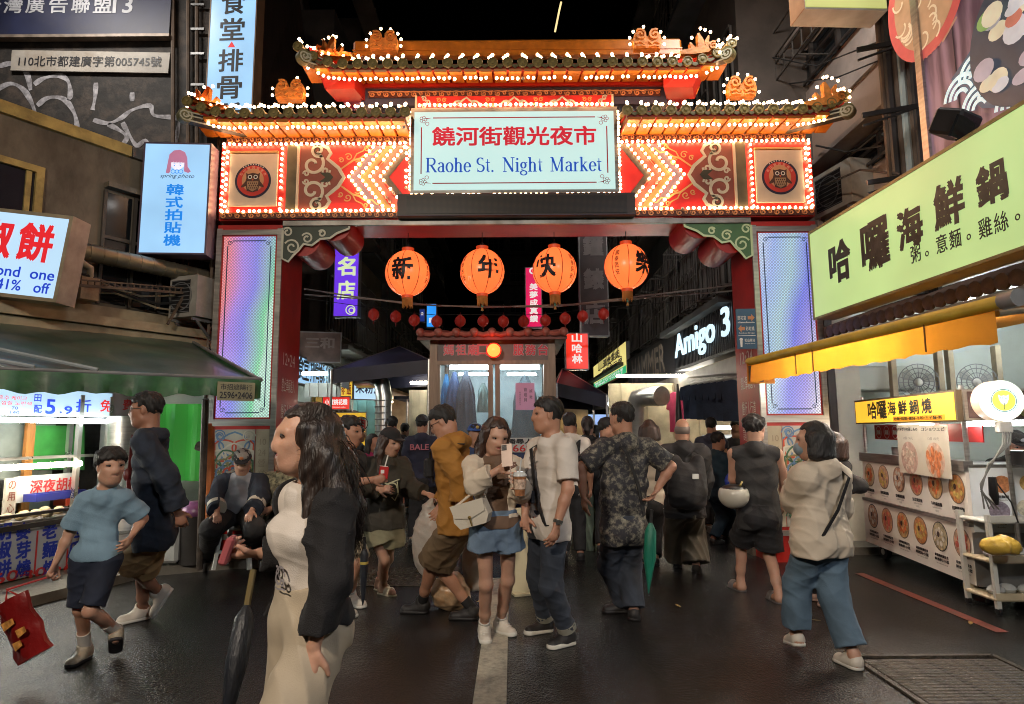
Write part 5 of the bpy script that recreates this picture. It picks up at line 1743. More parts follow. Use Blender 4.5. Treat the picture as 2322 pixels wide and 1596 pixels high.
for i in range(M_+1):
	t_ = i/M_
	a = T0.lerp(T1,t_)
	w = .014*math.sin(i*1.05)+.02*math.sin(i*.31+1)
	vs+=[a,a+Vector((-w*.6,0,-.10)),a+Vector((-w,0,-.21+.008*math.sin(i*1.7)))]
fs =[]
for i in range(M_):
	fs+=[(i*3,i*3+1,i*3+4,i*3+3),(i*3+1,i*3+2,i*3+5,i*3+4)]
m_ = MB().add(vs,fs); m_.build('valance',OA,oa,smooth=True)
m_ = MB()
for t_ in(.31,.40,.83):
	a = T0.lerp(T1,t_); m_.bar(a+Vector((-.03,0,0)),a+Vector((-.03,0,-.2)),.008)
m_.build('seam',mat('seam_dark',(.12,.04,.01),.6),oa)
W0, W1 = Vector((4.6,7.9,2.45)), Vector((4.6,4.0,2.45))
m_ = MB().add([T0,T1,W1,W0],[(0,1,2,3)]); m_.build('canopy',OA,oa)
m_ = MB().tube([T0+Vector((0,.02,.03)),T1+Vector((0,-.1,.03))],.045,12); m_.build('roller',mat('roller_yellow',(.5,.34,.03),.4,var=.2),oa,smooth=True)
m_ = MB().tube([T1+Vector((0,-.08,.03)),T1+Vector((.0,-.2,.03))],.055,12); m_.build('end_cap',GREYM,oa,smooth=True)
m_ = MB().tube([T0+Vector((.1,.05,-.02)),W0],.025,8); m_.build('arm',BEIGE,oa,smooth=True)
m_ = MB().tube([T1+Vector((.05,.05,-.02)),W1],.025,8); m_.build('arm',BEIGE,oa,smooth=True)
fv = Frame(F0+Vector((0,-.03,.10)),(1,0,0),UP)
m_ = MB(); fv.box(m_,-.03,.13,-.09,.09,0,.01); m_.build('end_patch',mat('dark_patch',(.09,.06,.04),.6),oa)
m_ = MB(); fv.box(m_,-.04,.26,-.11,.12,-.03,-.005); m_.build('end_flap',OA,oa)
m_ = MB().tube([(3.5,4.7,2.25),(3.5,6.7,2.27)],.025,8); m_.build('tube_lamp',glow('awning_tube',(1.0,.92,.80),150,var=.02),oa,smooth=True)
m_ = MB().box((3.5,5.7,2.31),(.09,2.1,.05)); m_.build('lamp_tray',WHITEP,oa)
# --- shop room
rm = thing('shop_room','white walled kitchen room behind the menu cart lit by tube lamps','room',(5,8.5,0))
m_ = MB().box((7.2,9.4,1.6),(5.4,.12,3.3)); m_.build('wall',SHOPW,rm)
m_ = MB().box((8.3,6.2,1.6),(.12,6.3,3.3)); m_.build('wall',SHOPW,rm)
m_ = MB().box((6.5,6.4,3.28),(3.6,5.9,.1)); m_.build('ceiling',SHOPW,rm)
cl = P(1922,1100,8.6)
m_ = MB().box((cl.x+.02,8.6,1.5),(.32,.3,3.0)); m_.build('column',mat('column_cream',(.58,.54,.44),.5,var=.08,dirt=(.4,.34,.25),dirt_amt=.4),rm)
m_ = MB().box((cl.x-.2,8.5,1.5),(.10,.12,3.0)); m_.build('dark_post',mat('brown_post',(.05,.03,.025),.5),rm)
m_ = MB().box((cl.x+.65,8.75,P(2000,860,8.75).z),(1.1,.5,.32),bev=.02); m_.build('bulkhead',SHOPW,rm)
for c, L_ in(((6.4,5.6,2.62),1.3),((6.3,7.9,3.1),1.2)):
	m_ = MB().tube([(c[0]-L_/2,c[1],c[2]),(c[0]+L_/2,c[1]+.1,c[2])],.035,10); m_.build('tube_lamp',TUBE,rm,smooth=True)
	m_ = MB().box((c[0],c[1]+.05,c[2]+.07),(L_+.1,.1,.06)); m_.build('lamp_tray',WHITEP,rm)
for vx, lab in((2080,'square framed standing fan on the wall shelf near the cream column'),(2212,'square framed standing fan behind the food picture of the cart')):
	c = P(vx,872,8.3)
	fr = Frame(c,(1,-.25,0),UP)
	t = thing('fan',lab,'fan',c)
	m_ = MB()
	for s in(-1,1):
		fr.box(m_,s*.27-.03,s*.27+.03,-.42,.5,-.1,.04)
	fr.box(m_,-.24,.24,-.42,-.36,-.1,.04); m_.build('frame',BEIGE,t)
	m_ = MB()
	for r_ in(.06,.12,.18,.235):
		m_.ring(0,.03,r_,.010,fr,.05,24,.01)
	for k in range(20):
		a = 2*PI*k/20; m_.ribbon([(.05*math.cos(a),.03+.05*math.sin(a)),(.235*math.cos(a),.03+.235*math.sin(a))],.006,fr,.06,.006)
	m_.build('guard',GREYM,t)
	m_ = MB()
	for k in range(3):
		a = 2*PI*k/3+.4
		m_.poly([(.03*math.cos(a),.03+.03*math.sin(a)),(.2*math.cos(a-.4),.03+.2*math.sin(a-.4)),(.215*math.cos(a),.03+.215*math.sin(a)),(.17*math.cos(a+.4),.03+.17*math.sin(a+.4))],fr,-.01,.012)
	m_.build('blade',mat('fan_blade',(.35,.34,.30),.4),t)
	m_ = MB().ball(fr(0,.03,.03),.05,10,6); m_.build('hub',WHITEP,t,smooth=True)
# --- menu cart
FC = Frame((4.27,7.95,0),(3.99-4.27,5.72-7.95,0),UP)
CLN = Vector((.28,2.23,0)).length
ct = thing('menu_cart','white food cart papered with round bowl pictures and a yellow lit name board','cart',FC(CLN/2,0,0))
WPAN = mat('menu_white',(.74,.69,.62),.42,var=.05)
WPAN2 = mat('menu_white_cool',(.66,.70,.72),.42,var=.05)
zL0, zL1 = .17, .66
zU0, zU1 = .70, 1.13
DEP = .95
m_ = MB(); FC.box(m_,0,CLN,.16,1.16,-DEP,-.02); m_.build('body',mat('cart_steel',(.36,.35,.33),.35,.75,var=.2,scale=4,rvar=.1),ct)
m_ = MB(); FC.box(m_,.0,CLN+.0,zL0,zL1,-.02,.008); pl0 = m_.build('menu_panel',WPAN,ct)
m_ = MB(); FC.box(m_,.05,CLN+.0,zU0,zU1,-.02,.008); pl1 = m_.build('menu_panel',WPAN,ct)
m_ = MB(); FC.box(m_,.0,CLN,zL1+.003,zU0-.003,-.02,.02); FC.box(m_,0,CLN,1.13,1.23,-.06,.02); m_.build('rail',STEEL,ct)
BOWLS =[(.42,.34,.20),(.50,.28,.18),(.42,.22,.14),(.46,.20,.09),(.50,.30,.12),(.52,.20,.06)]
def bowl_print(fr,cx,cy,r,k,par,ry=None,dark=False):
	m_ = MB(); m_.disc(cx,cy,r,fr,.011,26,ry=ry); m_.build('bowl_rim',mat('bowl_rim_%d'%dark,(.20,.15,.12)if not dark else(.05,.05,.05),.5),par)
	m_ = MB(); m_.disc(cx,cy,r*.92,fr,.013,24,ry=(ry or r)*.92)
	m_.build('bowl_soup',mat('soup_%d'%k,BOWLS[k%6],.5,var=.5,scale=22,dirt=(.5,.42,.28),dirt_amt=.6,dirt_scale=14),par)
	m_ = MB()
	for q in range(7):
		a = q*.9+k; rr = r*random.uniform(.35,.62)
		m_.disc(cx+rr*math.cos(a),cy+rr*(ry or r)/r*math.sin(a),r*random.uniform(.14,.26),fr,.015+q*.0006,10)
	m_.build('topping',mat('top_%d'%(k%4),[(.60,.16,.05),(.55,.38,.10),(.55,.50,.42),(.50,.10,.07)][k%4],.5,var=.4,scale=25),par)
	m_ = MB(); m_.disc(cx-.01,cy+.02,r*.17,fr,.021,10,ry=r*.2); m_.build('topping',mat('top_dark',(.05,.02,.015),.5),par)
SUB =['海鮮鍋燒麵','鮮蝦鍋燒麵','蛤蜊鍋燒麵','泡菜鍋燒麵','牛奶鍋燒麵','招牌鍋燒麵']
for k in range(6):
	x = .24+k*(CLN-.40)/5
	bowl_print(FC,x,.975,.135,k,pl1)
	text(SUB[k],FC,x,.80,.20,.036,BLKINK,pl1,z=.011,bold=.01)
	text('Seafood noodles',FC,x,.765,.16,.016,mat('grey_ink',(.2,.18,.17),.6),pl1,z=.011)
	text('%d元'%(90+10*k),FC,x,.735,.06,.02,mat('grey_ink',(.2,.18,.17),.6),pl1,z=.011)
	bowl_print(FC,x+.01,.50,.138,k+2,pl0,dark=(k in(0,4)))
	text(SUB[(k+3)%6]+'定食',FC,x+.01,.32,.24,.028,BLKINK,pl0,z=.011,bold=.01)
	text('附飲料•小菜',FC,x+.01,.28,.25,.03,BLKINK,pl0,z=.011,bold=.02)
	text('Set meal with drink',FC,x+.01,.245,.2,.014,mat('grey_ink',(.2,.18,.17),.6),pl0,z=.011)
# posts, upper part
for x in(.07,CLN-.04):
	for z in(-.04,-DEP+.04):
		m_ = MB().tube([FC(x,1.16,z),FC(x,1.9,z)],.022,8)
		m_.build('post',STEEL,ct,smooth=True)
zn0, zn1 = 1.575, 1.86
FN = Frame(FC(0,0,.03),FC.u,UP)
m_ = MB(); FN.box(m_,.0,CLN,zn0,zn1,-.12,0); nb = m_.build('name_board',mat('board_rim',(.10,.07,.04),.5),ct)
m_ = MB(); FN.box(m_,.03,CLN-.03,zn0+.015,zn1-.02,0,.006); m_.build('lit_face',glow('lit_yellow',(1.0,.60,.045),.95,(.7,.45,.05),var=.15,scale=1.2),nb)
for k, ch in enumerate('哈囉海鮮鍋燒'):
	text(ch,FN,.52+k*.245,1.735+(.0 if k>1 else-.01),.19 if k>1 else.24,.15 if k>1 else.20,BR,nb,bold=.02,z=.010,rough=.003)
m_ = MB(); FN.box(m_,1.02,2.05,1.595,1.645,.006,.009); m_.build('orange_strip',glow('lit_orange_strip',(.85,.36,.02),.8,(.5,.2,.02)),nb)
text('泡飯•烏龍•雞絲•冬粉•王子麵•粥',FN,1.53,1.62,.96,.034,BLKINK,nb,z=.013,bold=.008)
m_ = MB(); FN.box(m_,.05,CLN,1.39,1.56,-.2,-.19); rbn = m_.build('red_banner',mat('red_banner',(.46,.02,.02),.5),ct)
FN2 = Frame(FN(0,0,-.19),FN.u,UP)
for k, wd in enumerate(('泡飯','烏龍','雞絲','冬粉','王子麵')):
	x = .17+k*.21
	m_ = MB(); m_.ring(x,1.475,.07,.008,FN2,.004,20); m_.build('white_ring',WHTINK,rbn)
	text(wd,FN2,x,1.475,.10,.055,WHTINK,rbn,z=.004,bold=.03)
m_ = MB(); m_.tube([FN(.9,1.545,-.1),FN(1.6,1.55,-.1)],.018,8); m_.build('tube_lamp',TUBEW,ct,smooth=True)
for k,(x0_,x1_,head)in enumerate(((1.12,1.60,'ハマグリの蒸しもの'),(1.61,2.12,'コショウエビ'))):
	m_ = MB(); FN.box(m_,x0_,x1_,1.06,1.56-.01*k,.02+.004*k,.024+.004*k); po = m_.build('paper_poster',mat('poster_paper',(.56,.50,.40),.6,var=.05),ct)
	cx_ =(x0_+x1_)/2
	F_ = Frame(FN(0,0,.025+.004*k),FN.u,UP)
	text(head,F_,cx_,1.51,.42,.035,BLKINK,po,z=.004,bold=.01)
	text('12個 150元',F_,cx_,1.42,.2,.03,mat('grey_ink',(.2,.18,.17),.6),po,z=.004)
	m_ = MB(); m_.disc(cx_,1.22,.17,F_,.004,26,ry=.165); m_.build('printed_plate',mat('plate_print%d'%k,((.45,.28,.22),(.55,.36,.26))[k],.5,var=.3,scale=20),po)
	m_ = MB()
	for q in range(11):
		a = q*2.4; r_ = .035+.0095*q
		m_.disc(cx_+r_*math.cos(a),1.22+r_*math.sin(a),.035,F_,.006+q*.0005,9,ry=.045 if k else.03)
	m_.build('printed_food',mat('clam_print%d'%k,((.55,.42,.32),(.60,.20,.08))[k],.5,var=.45,scale=22),po)
# the side facing the street corner
FE = Frame(FC(CLN+.004,0,0),-FC.n,UP)
m_ = MB(); FE.box(m_,0.02,1.35,.62,1.17,-.02,.006); pe = m_.build('menu_panel',WPAN2,ct)
m_ = MB(); FE.box(m_,0,1.35,.17,.615,-.3,.0); m_.build('end_body',mat('cart_steel',(.36,.35,.33),.35,.75),ct)
m_ = MB()
for k in range(4):
	FE.box(m_,.10+k*.03,.115+k*.03,.50,.55,0,.004)
m_.build('vent',BLK,ct)
for k,(x,z,col,r_)in enumerate(((.27,1.03,(.42,.18,.08),.075),(.48,1.04,(.50,.33,.12),.07),(.66,1.05,(.50,.28,.10),.075),(.23,.80,(.22,.19,.24),.085),(.44,.83,(.50,.48,.38),.07),(.60,.83,(.44,.48,.42),.06),(.80,.84,(.34,.36,.36),.075),(1.0,1.04,(.45,.25,.1),.07),(1.05,.83,(.4,.3,.3),.07))):
	m_ = MB(); m_.disc(x,z,r_,FE,.010,20); m_.build('printed_noodle',mat('noodle_%d'%k,col,.5,var=.35,scale=45),pe)
	text('意麵冬粉雞絲烏龍王子米粉寬粉'[k*2%14:][:2]+'麵',FE,x,z-.105,.09,.024,BLKINK,pe,z=.010,bold=.015)
	text('Noodle',FE,x,z-.135,.07,.014,mat('grey_ink',(.2,.18,.17),.6),pe,z=.010)
FP = Frame(FE(0,0,.02),FE.u,UP)
m_ = MB(); FP.box(m_,.02,1.4,1.585,1.86,-.1,0); fp2 = m_.build('food_board',STEEL,ct)
m_ = MB(); FP.box(m_,.05,1.4,1.605,1.84,0,.006); m_.build('print_ground',mat('print_brown',(.10,.06,.06),.5,var=.5,scale=14),fp2)
for(x,z,r_,nm,col)in((.26,1.76,.12,'p_soup2',(.55,.30,.10)),(.26,1.76,.095,'p_soup3',(.60,.40,.16)),(.20,1.66,.055,'p_white',(.6,.58,.52)),(.20,1.66,.04,'p_chili',(.42,.12,.05)),(.60,1.70,.17,'p_salad',(.24,.26,.10)),(.66,1.73,.10,'p_prawn2',(.55,.16,.09)),(.56,1.67,.07,'p_cream2',(.58,.52,.40)),(.72,1.66,.06,'p_cream2',(.58,.52,.40)),(.50,1.76,.06,'p_prawn2',(.55,.16,.09))):
	m_ = MB(); m_.disc(x,z,r_,FP,.008+.0008*int(100-r_*100)*.2,22,ry=r_*.72); m_.build('printed_food',mat(nm,col,.5,var=.5,scale=26),fp2)
m_ = MB().tube([FE(.04,1.555,-.05),FE(.62,1.56,-.05)],.022,10); m_.build('tube_lamp',TUBE,ct,smooth=True)
m_ = MB(); FE.box(m_,.02,1.35,1.17,1.20,-.5,.0); m_.build('worktop',STEEL,ct)
m_ = MB()
m_.box(FC(CLN-.1,.09,-.1),(.09,.2,.17),bev=.02)
m_.build('mudguard',BLK,ct)
for x in(.2,CLN-.12):
	for z in(-.12,-DEP+.1):
		m_ = MB(); c = FC(x,.085,z); m_.lathe([(.03,-.03),(.08,-.028),(.085,0),(.08,.028),(.03,.03)],c,16,'X'); w_ = m_.build('wheel',mat('tyre',(.015,.015,.015),.6),ct,smooth=True)
		m_ = MB().lathe([(.035,-.034),(.035,.034)],c,10,'X'); m_.build('hub',STEEL,w_)
# pots on the cart
for k,(x,z_,r_,h_,lb)in enumerate(((.42,-.35,.16,.10,'wide pale steel pot with tongs on the cart counter'),(.85,-.3,.17,.05,'shallow tray heaped with white food on the cart counter'),(CLN+.25,-.35,.13,.12,'dark pan lid behind the printed menu on the cart end'))):
	c = FC(x,1.2,z_)
	t = thing('cooking_pot',lb,'pot',c)
	m_ = MB().lathe([(r_*.9,0),(r_,.01),(r_,h_),(r_*1.05,h_+.005),(r_*.95,h_),(r_*.93,.02)],c,20); m_.build('body',STEEL if k<2 else BLK,t,smooth=True)
	m_ = MB()
	if k==0:
		m_.bar(c+Vector((-.02,0,.05)),c+Vector((.1,.03,.27)),.012); m_.bar(c+Vector((.04,0,.05)),c+Vector((.2,-.03,.2)),.014); m_.build('tongs',STEEL,t)
	elif k==1:
		m_.ball(c+Vector((0,0,.04)),(.15,.15,.04)); m_.build('food',mat('white_food',(.55,.5,.42),.6,bump=.8,bscale=30),t,smooth=True)
# --- round drum lamp sign
c = P(2270,908,5.35)
fr = Frame(c,(1,.0,0),UP); fr = Frame(c,(1,-.22,0),UP)
t = thing('round_lamp_sign','round white drum lamp sign with a yellow disc and a small cat faced tulip','lamp',c)
m_ = MB()
for k in range(36):
	pass
n_ = 36
vs =[fr(.17*math.cos(2*PI*i/n_),.17*math.sin(2*PI*i/n_),z)for z in(-.14,-.01,0)for i in range(n_)]
fs =[(k*n_+i,k*n_+(i+1)%n_,(k+1)*n_+(i+1)%n_,(k+1)*n_+i)for k in range(2)for i in range(n_)]+[tuple(range(n_-1,-1,-1))]
m_.add(vs,fs); m_.build('drum',glow('lamp_drum',(1,.72,.48),.55,(.6,.45,.3)),t,smooth=True)
m_ = MB(); m_.disc(0,0,.168,fr,.001,36); m_.build('lit_face',glow('lamp_face',(.66,.98,1.0),1.05,(.6,.65,.65),var=.05),t)
m_ = MB(); m_.disc(.015,0,.085,fr,.004,30); m_.build('yellow_disc',glow('lamp_yellow',(.72,.74,.10),.9,(.6,.6,.1),var=.04),t)
m_ = MB(); m_.ring(.015,0,.092,.005,fr,.005,30); m_.ring(.015,0,.105,.002,fr,.005,30)
m_.ribbon([(.015,-.02),(.016,-.05),(.012,-.075)],.005,fr,.007)
for q in(-1,1):
	m_.ring(.015+q*.017,.022,.008,.003,fr,.0075,10)
m_.build('dark_line',mat('lamp_ink',(.02,.05,.06),.5),t)
m_ = MB(); m_.poly([(.015+x,z)for x,z in((-.038,.05),(-.02,.038),(.0,.042),(.02,.038),(.038,.05),(.036,.01),(.022,-.022),(0,-.038),(-.022,-.022),(-.036,.01))],fr,.006); m_.build('white_face',glow('lamp_white',(.75,.92,.95),.95,(.6,.6,.6)),t)
m_ = MB().box(c+Vector((.02,.03,-.22)),(.12,.06,.1),bev=.01); m_.build('socket_box',WHITEP,t)
m_ = MB()
for k in range(4):
	a = c+Vector((-.01+.02*k,.0,-.26))
	m_.tube([a,a+Vector((-.03,-.02,-.1)),a+Vector((-.16-.03*k,-.05,-.26)),a+Vector((-.26-.02*k,-.04,-.42-.02*k)),a+Vector((-.24+.02*k,-.03,-.62))],.007,6)
m_.build('wire',mat('grey_wire',(.16,.16,.15),.5),t,smooth=True)
m_ = MB(); a = c+Vector((-.2,-.08,-.62)); m_.tube([a,a+Vector((0.0,0,-.14)),a+Vector((.02,0,-.22))],[.028,.034,.012],8); m_.tube([a,a+Vector((.12,-.02,-.2)),a+Vector((.16,-.02,-.36))],.006,6); m_.build('plug',BLK,t,smooth=True)
m_ = MB().tube([c+Vector((.04,.05,-.2)),c+Vector((.1,.1,-1.2)),],.018,8); m_.build('stand',STEEL,t,smooth=True)
# yellow plastic bag and white trolley at the cart's end
a = GND(2262,1364)*.93; a.z = 0; ax = a.x
t = thing('trolley','white three tier shelf trolley standing past the end of the cart','trolley',a)
WPL = mat('white_plastic',(.55,.55,.50),.4,var=.06)
m_ = MB()
for x in(0,.42):
	for y in(0,.35):
		m_.bar((ax+x,a.y+y,.05),(ax+x-.02,a.y+y,.80),.035)
m_.build('post',WPL,t)
for k, zz in enumerate((.12,.42,.74)):
	m_ = MB(); m_.box((ax+.2,a.y+.17,zz),(.45,.38,.03),bev=.01)
	for s in(-1,1):
		m_.box((ax+.2,a.y+.17+s*.19,zz+.03),(.45,.012,.05))
	m_.build('shelf',WPL if k==2 else mat('shelf_cream',(.50,.42,.28),.5),t)
	if k<2:
		m_ = MB()
		for q in range(3):
			m_.ball((ax+.08+q*.13,a.y+.12+.05*(q%2),zz+.05),(.07,.07,.045),9,6)
		tag(m_.build('packet',mat('clear_packet',(.45,.47,.45),.2,var=.2,bump=.6,bscale=25),smooth=True),('clear wrapped packets on the bottom shelf of the white trolley','clear wrapped packets on the middle shelf of the white trolley')[k],'packets',kind='stuff')
m_ = MB()
for x in(0,.42):
	for y in(0,.35):
		m_.lathe([(.02,-.015),(.03,-.012),(.03,.012),(.02,.015)],(ax+x,a.y+y,.03),10,'X')
m_.build('castor',BLK,t)
# ================================================================== lanterns
def lantern(c,rx,rz,rot,big,label,group,ch=None,side=None,par_mat=None):
	t = thing('paper_lantern',label,'lantern',c,0,group)
	c = Vector(c)
	m_ = MB()
	prof =[]
	K = 22
	for i in range(K+1):
		a = -PI/2+PI*i/K
		a*=.94
		prof.append((rx*math.cos(a)*(1+(.006 if i%2 else-.006)),rz*math.sin(a)/math.sin(PI/2*.94)))
	m_.lathe(prof,c,32 if big else 16)
	m_.build('paper_shade',par_mat,t,smooth=True)
	m_ = MB(); m_.lathe([(rx*.27,rz*.97),(rx*.28,rz*1.12),(rx*.25,rz*1.13)],c,14); m_.lathe([(rx*.25,-rz*1.10),(rx*.26,-rz*.97)],c,14)
	m_.build('collar',mat('lantern_collar',(.5,.07,.02),.5,emit=(1,.1,.02),es=.25)if big else mat('lantern_collar_small',(.3,.02,.02),.5),t,smooth=True)
	m_ = MB()
	for k in range(8 if big else 6):
		a = rot+2*PI*k/(8 if big else 6)
		pts =[]
		for i in range(11):
			b_ =(-PI/2+PI*i/10)*.93
			pts.append(c+Vector((rx*1.012*math.cos(b_)*math.sin(a),-rx*1.012*math.cos(b_)*math.cos(a),rz*math.sin(b_))))
		m_.tube(pts,.004 if big else.0035,5,cap=False)
	m_.build('rib_seam',mat('lantern_seam',(.3,.02,.01),.5),t)
	if big:
		def bend(x,y):
			a = rot+x/rx
			zz = max(-.97,min(.97,y/rz))
			k = math.sqrt(1-zz*zz)
			return c+Vector((rx*1.018*k*math.sin(a),-rx*1.018*k*math.cos(a),rz*zz))
		text(ch,None,0,.01,rx*.98,rz*1.0,BLKINK,t,bold=.03,bend=bend)
		for k, s_ in enumerate('國泰民安'):
			for off in(-PI/2*.85,PI/2*.85):
				text(s_,None,off*rx,rz*(.45-k*.28),rx*.19,rz*.22,BLKINK,t,bold=.01,bend=bend)
		m_ = MB()
		for k in range(26):
			a = 2*PI*k/26; p = c+Vector((rx*.22*math.cos(a),rx*.22*math.sin(a),-rz*1.1)); m_.tube([p,p+Vector((.003,0,-.10-.015*(k%3)))],.006,4)
		m_.build('fringe',mat('gold_fringe',(.45,.2,.05),.6,var=.4),t)
		m_ = MB(); m_.tube([c+Vector((0,0,rz*1.1)),c+Vector((0,0,rz*1.1+.22))],.005,5); m_.tube([c+Vector((-.04,0,rz*1.12)),c+Vector((0,0,rz*1.35)),c+Vector((.04,0,rz*1.12))],.004,5)
		m_.build('hanger',CABLE,t)
		if ch!='新':
			m_ = MB(); m_.ball(c+Vector((0,0,-rz*1.42)),.02,8,5); m_.ball(c+Vector((0,0,-rz*1.53)),.018,8,5); m_.tube([c+Vector((0,0,-rz*1.35)),c+Vector((0,0,-rz*1.75))],.003,4)
			m_.build('bead',mat('jade_bead',(.12,.3,.22),.25),t,smooth=True)
			m_ = MB(); m_.lathe([(.008,-rz*1.58),(.02,-rz*1.72),(.004,-rz*1.73)],c,8); m_.build('tassel',mat('gold_fringe',(.45,.2,.05),.6),t)
	else:
		m_ = MB(); m_.tube([c+Vector((0,0,rz)),c+Vector((0,0,rz+.06))],.003,4); m_.tube([c+Vector((0,0,-rz)),c+Vector((0,0,-rz-.07))],.008,5); m_.build('tassel',mat('red_tassel',(.25,.02,.02),.6),t)
	return t
LAN = glow('lantern_paper',(1.0,.17,.038),1.15,(.6,.15,.05),var=.25,scale=2.2)
for vx, vy, ch, rot, lb in((924,620,'新',-.1,'glowing orange paper lantern with the character for new beside the purple sign'),(1093,616,'年',.35,'glowing orange paper lantern with the character for year over the booth roof'),(1257,613,'快',-.5,'glowing orange paper lantern with the character for quick next to the pink sign'),(1420,605,'樂',.72,'glowing orange paper lantern with the character for joy near the pillar')):
	lantern(P(vx,vy,8.15),.288,.30,rot,True,lb,'lit paper lanterns under the gate',ch,None,LAN)
LANS = mat('small_lantern_red',(.30,.022,.016),.45,var=.2,emit=(.8,.04,.02),es=.10)
for i,(vx,vy)in enumerate(((847,713),(897,718),(939,726),(990,729),(1043,728),(1095,728),(1141,729),(1187,729),(1236,727),(1281,722),(1321,717),(1368,712))):
	lantern(P(vx,vy,11.2),.098,.102,.3*i,False,'small dull red lantern, number %s along the string across the street'%['one','two','three','four','five','six','seven','eight','nine','ten','eleven','twelve'][i]+' from the purple sign','small red lanterns on a string',par_mat=LANS)
m_ = MB()
pts =[P(x,y,11.2)+Vector((0,0,.11))for x,y in((690,690),(847,712),(897,717),(939,724),(990,728),(1043,727),(1095,727),(1187,728),(1236,726),(1281,721),(1321,716),(1368,711),(1640,690))]
m_.tube(pts,.006,5)
tag(m_.build('lantern_string',CABLE),'thin dark string of the small red lanterns spanning the street','string')
for k, pts in enumerate((((690,655),(800,672),(930,690),(1100,697),(1300,690),(1480,668),(1720,640)),((690,668),(860,680),(1000,694),(1250,696),(1500,672),(1720,655)))):
	m_ = MB().tube([P(x,y,8.9+.15*k)for x,y in pts],.011,6)
	tag(m_.build('cable',mat('pale_cable',(.2,.19,.18),.5)),('upper','lower')[k]+' sagging cable strung across behind the big lanterns','cable','cables across the street')
# ================================================================== service booth
BT = mat('booth_wood',(.20,.145,.10),.45,.2,var=.2,scale=5,stretch=(5,5,.6),bump=.15)
BTD = mat('booth_board',(.13,.11,.10),.5,var=.25,scale=3)
YB = 9.4
FBo = Frame((0,YB,0),(1,0,0),UP)
bx0, bz1 = hit(FBo,975,765); bx1, _ = hit(FBo,1258,765)
_, bzh = hit(FBo,1100,822)
_, bzw = hit(FBo,1100,1010)
bo = thing('service_booth','wooden service booth with red characters, a red lamp and lit windows','booth',((bx0+bx1)/2,YB+.8,0))
for x in(bx0,bx1-.11):
	for z in(-.1,-1.7):
		m_ = MB(); FBo.box(m_,x,x+.11,0,bz1,z,z+.12); m_.build('corner_post',BT,bo)
m_ = MB(); FBo.box(m_,bx0+.11,bx1-.11,bzh+.03,bz1,-.06,.0); hd = m_.build('header',BTD,bo)
LR = mat('booth_red',(.42,.015,.03),.4,emit=(.8,.02,.05),es=.12)
LW = mat('booth_outline',(.5,.4,.4),.5)
for ch, vx in(('媽',1017),('祖',1045),('廟',1072),('口',1094),('服',1175),('務',1203),('台',1231)):
	q = hit(FBo,vx,793)
	text(ch,FBo,q[0],q[1],.165,.175,LW,hd,bold=.045,z=.004)
	text(ch,FBo,q[0],q[1],.155,.165,LR,hd,bold=.022,z=.008)
m_ = MB()
FBo.box(m_,bx0+.11,bx1-.11,bzh-.03,bzh+.028,-.08,.03); FBo.box(m_,bx0+.11,bx1-.11,bzw-.05,bzw,-.08,.03)
for vx in(1112,1128,1238):
	x, _ = hit(FBo,vx,900); FBo.box(m_,x-.035,x+.035,bzw,bzh-.03,-.06,.015)
FBo.box(m_,bx0+.11,bx0+.15,bzw,bzh-.03,-.06,.01)
m_.build('window_frame',BT,bo)
m_ = MB(); FBo.box(m_,bx0+.11,bx1-.11,.05,bzw-.051,-.06,.0); lw = m_.build('lower_panel',mat('booth_blue',(.02,.035,.11),.5,var=.3),bo)
for(x,z,r_)in((bx0+.2,.85,.12),(bx0+.75,.7,.16),(bx0+.45,.35,.13),(bx1-.5,.8,.12)):
	m_ = MB(); m_.disc(x,z,r_,FBo,.004,20); m_.build('red_disc',mat('booth_red_disc',(.35,.02,.02),.5),lw)
m_ = MB(); FBo.box(m_,bx0+.12,bx1-.12,.05,bz1,-1.72,-1.68); bk_ = m_.build('back_wall',mat('booth_inside',(.30,.38,.40),.5,var=.1),bo)
m_ = MB(); FBo.box(m_,bx0+.1,bx1-.1,bzh+.1,bzh+.14,-1.67,-.07); m_.build('ceiling',mat('booth_inside',(.30,.38,.40),.5),bo)
m_ = MB()
for s in(bx0+.02,bx1-.06):
	FBo.box(m_,s,s+.03,.05,bz1,-1.59,-.11)
m_.build('side_wall',mat('booth_side',(.26,.3,.3),.5,var=.15),bo)
for(a,b_,zz,r_)in((1020,1108,-.2,.03),(1135,1222,-.22,.03),(1040,1110,-1.0,.02),(1150,1215,-1.0,.02)):
	F_ = Frame(FBo(0,0,zz),FBo.u,UP)
	p, q = hit(F_,a,833 if zz>-.5 else 848), hit(F_,b_,833 if zz>-.5 else 848)
	m_ = MB().tube([F_(*p),F_(*q)],r_,10); m_.build('tube_lamp',glow('booth_tube',(.8,.95,1),50,var=.02),bo,smooth=True)
def pane(N,L,b,tc):
	b.inputs['Base Color'].default_value =(.9,.95,.95,1); b.inputs['Alpha'].default_value = .07; b.inputs['Roughness'].default_value = .05
PANE = nodemat('window_pane',pane,.05)
x1112, x1128, x1238 = hit(FBo,1112,900)[0], hit(FBo,1128,900)[0], hit(FBo,1238,900)[0]
for xa, xb in((bx0+.15,x1112-.035),(x1128+.035,x1238-.035)):
	m_ = MB(); FBo.box(m_,xa,xb,bzw,bzh-.03,-.03,-.025); m_.build('pane',PANE,bo)
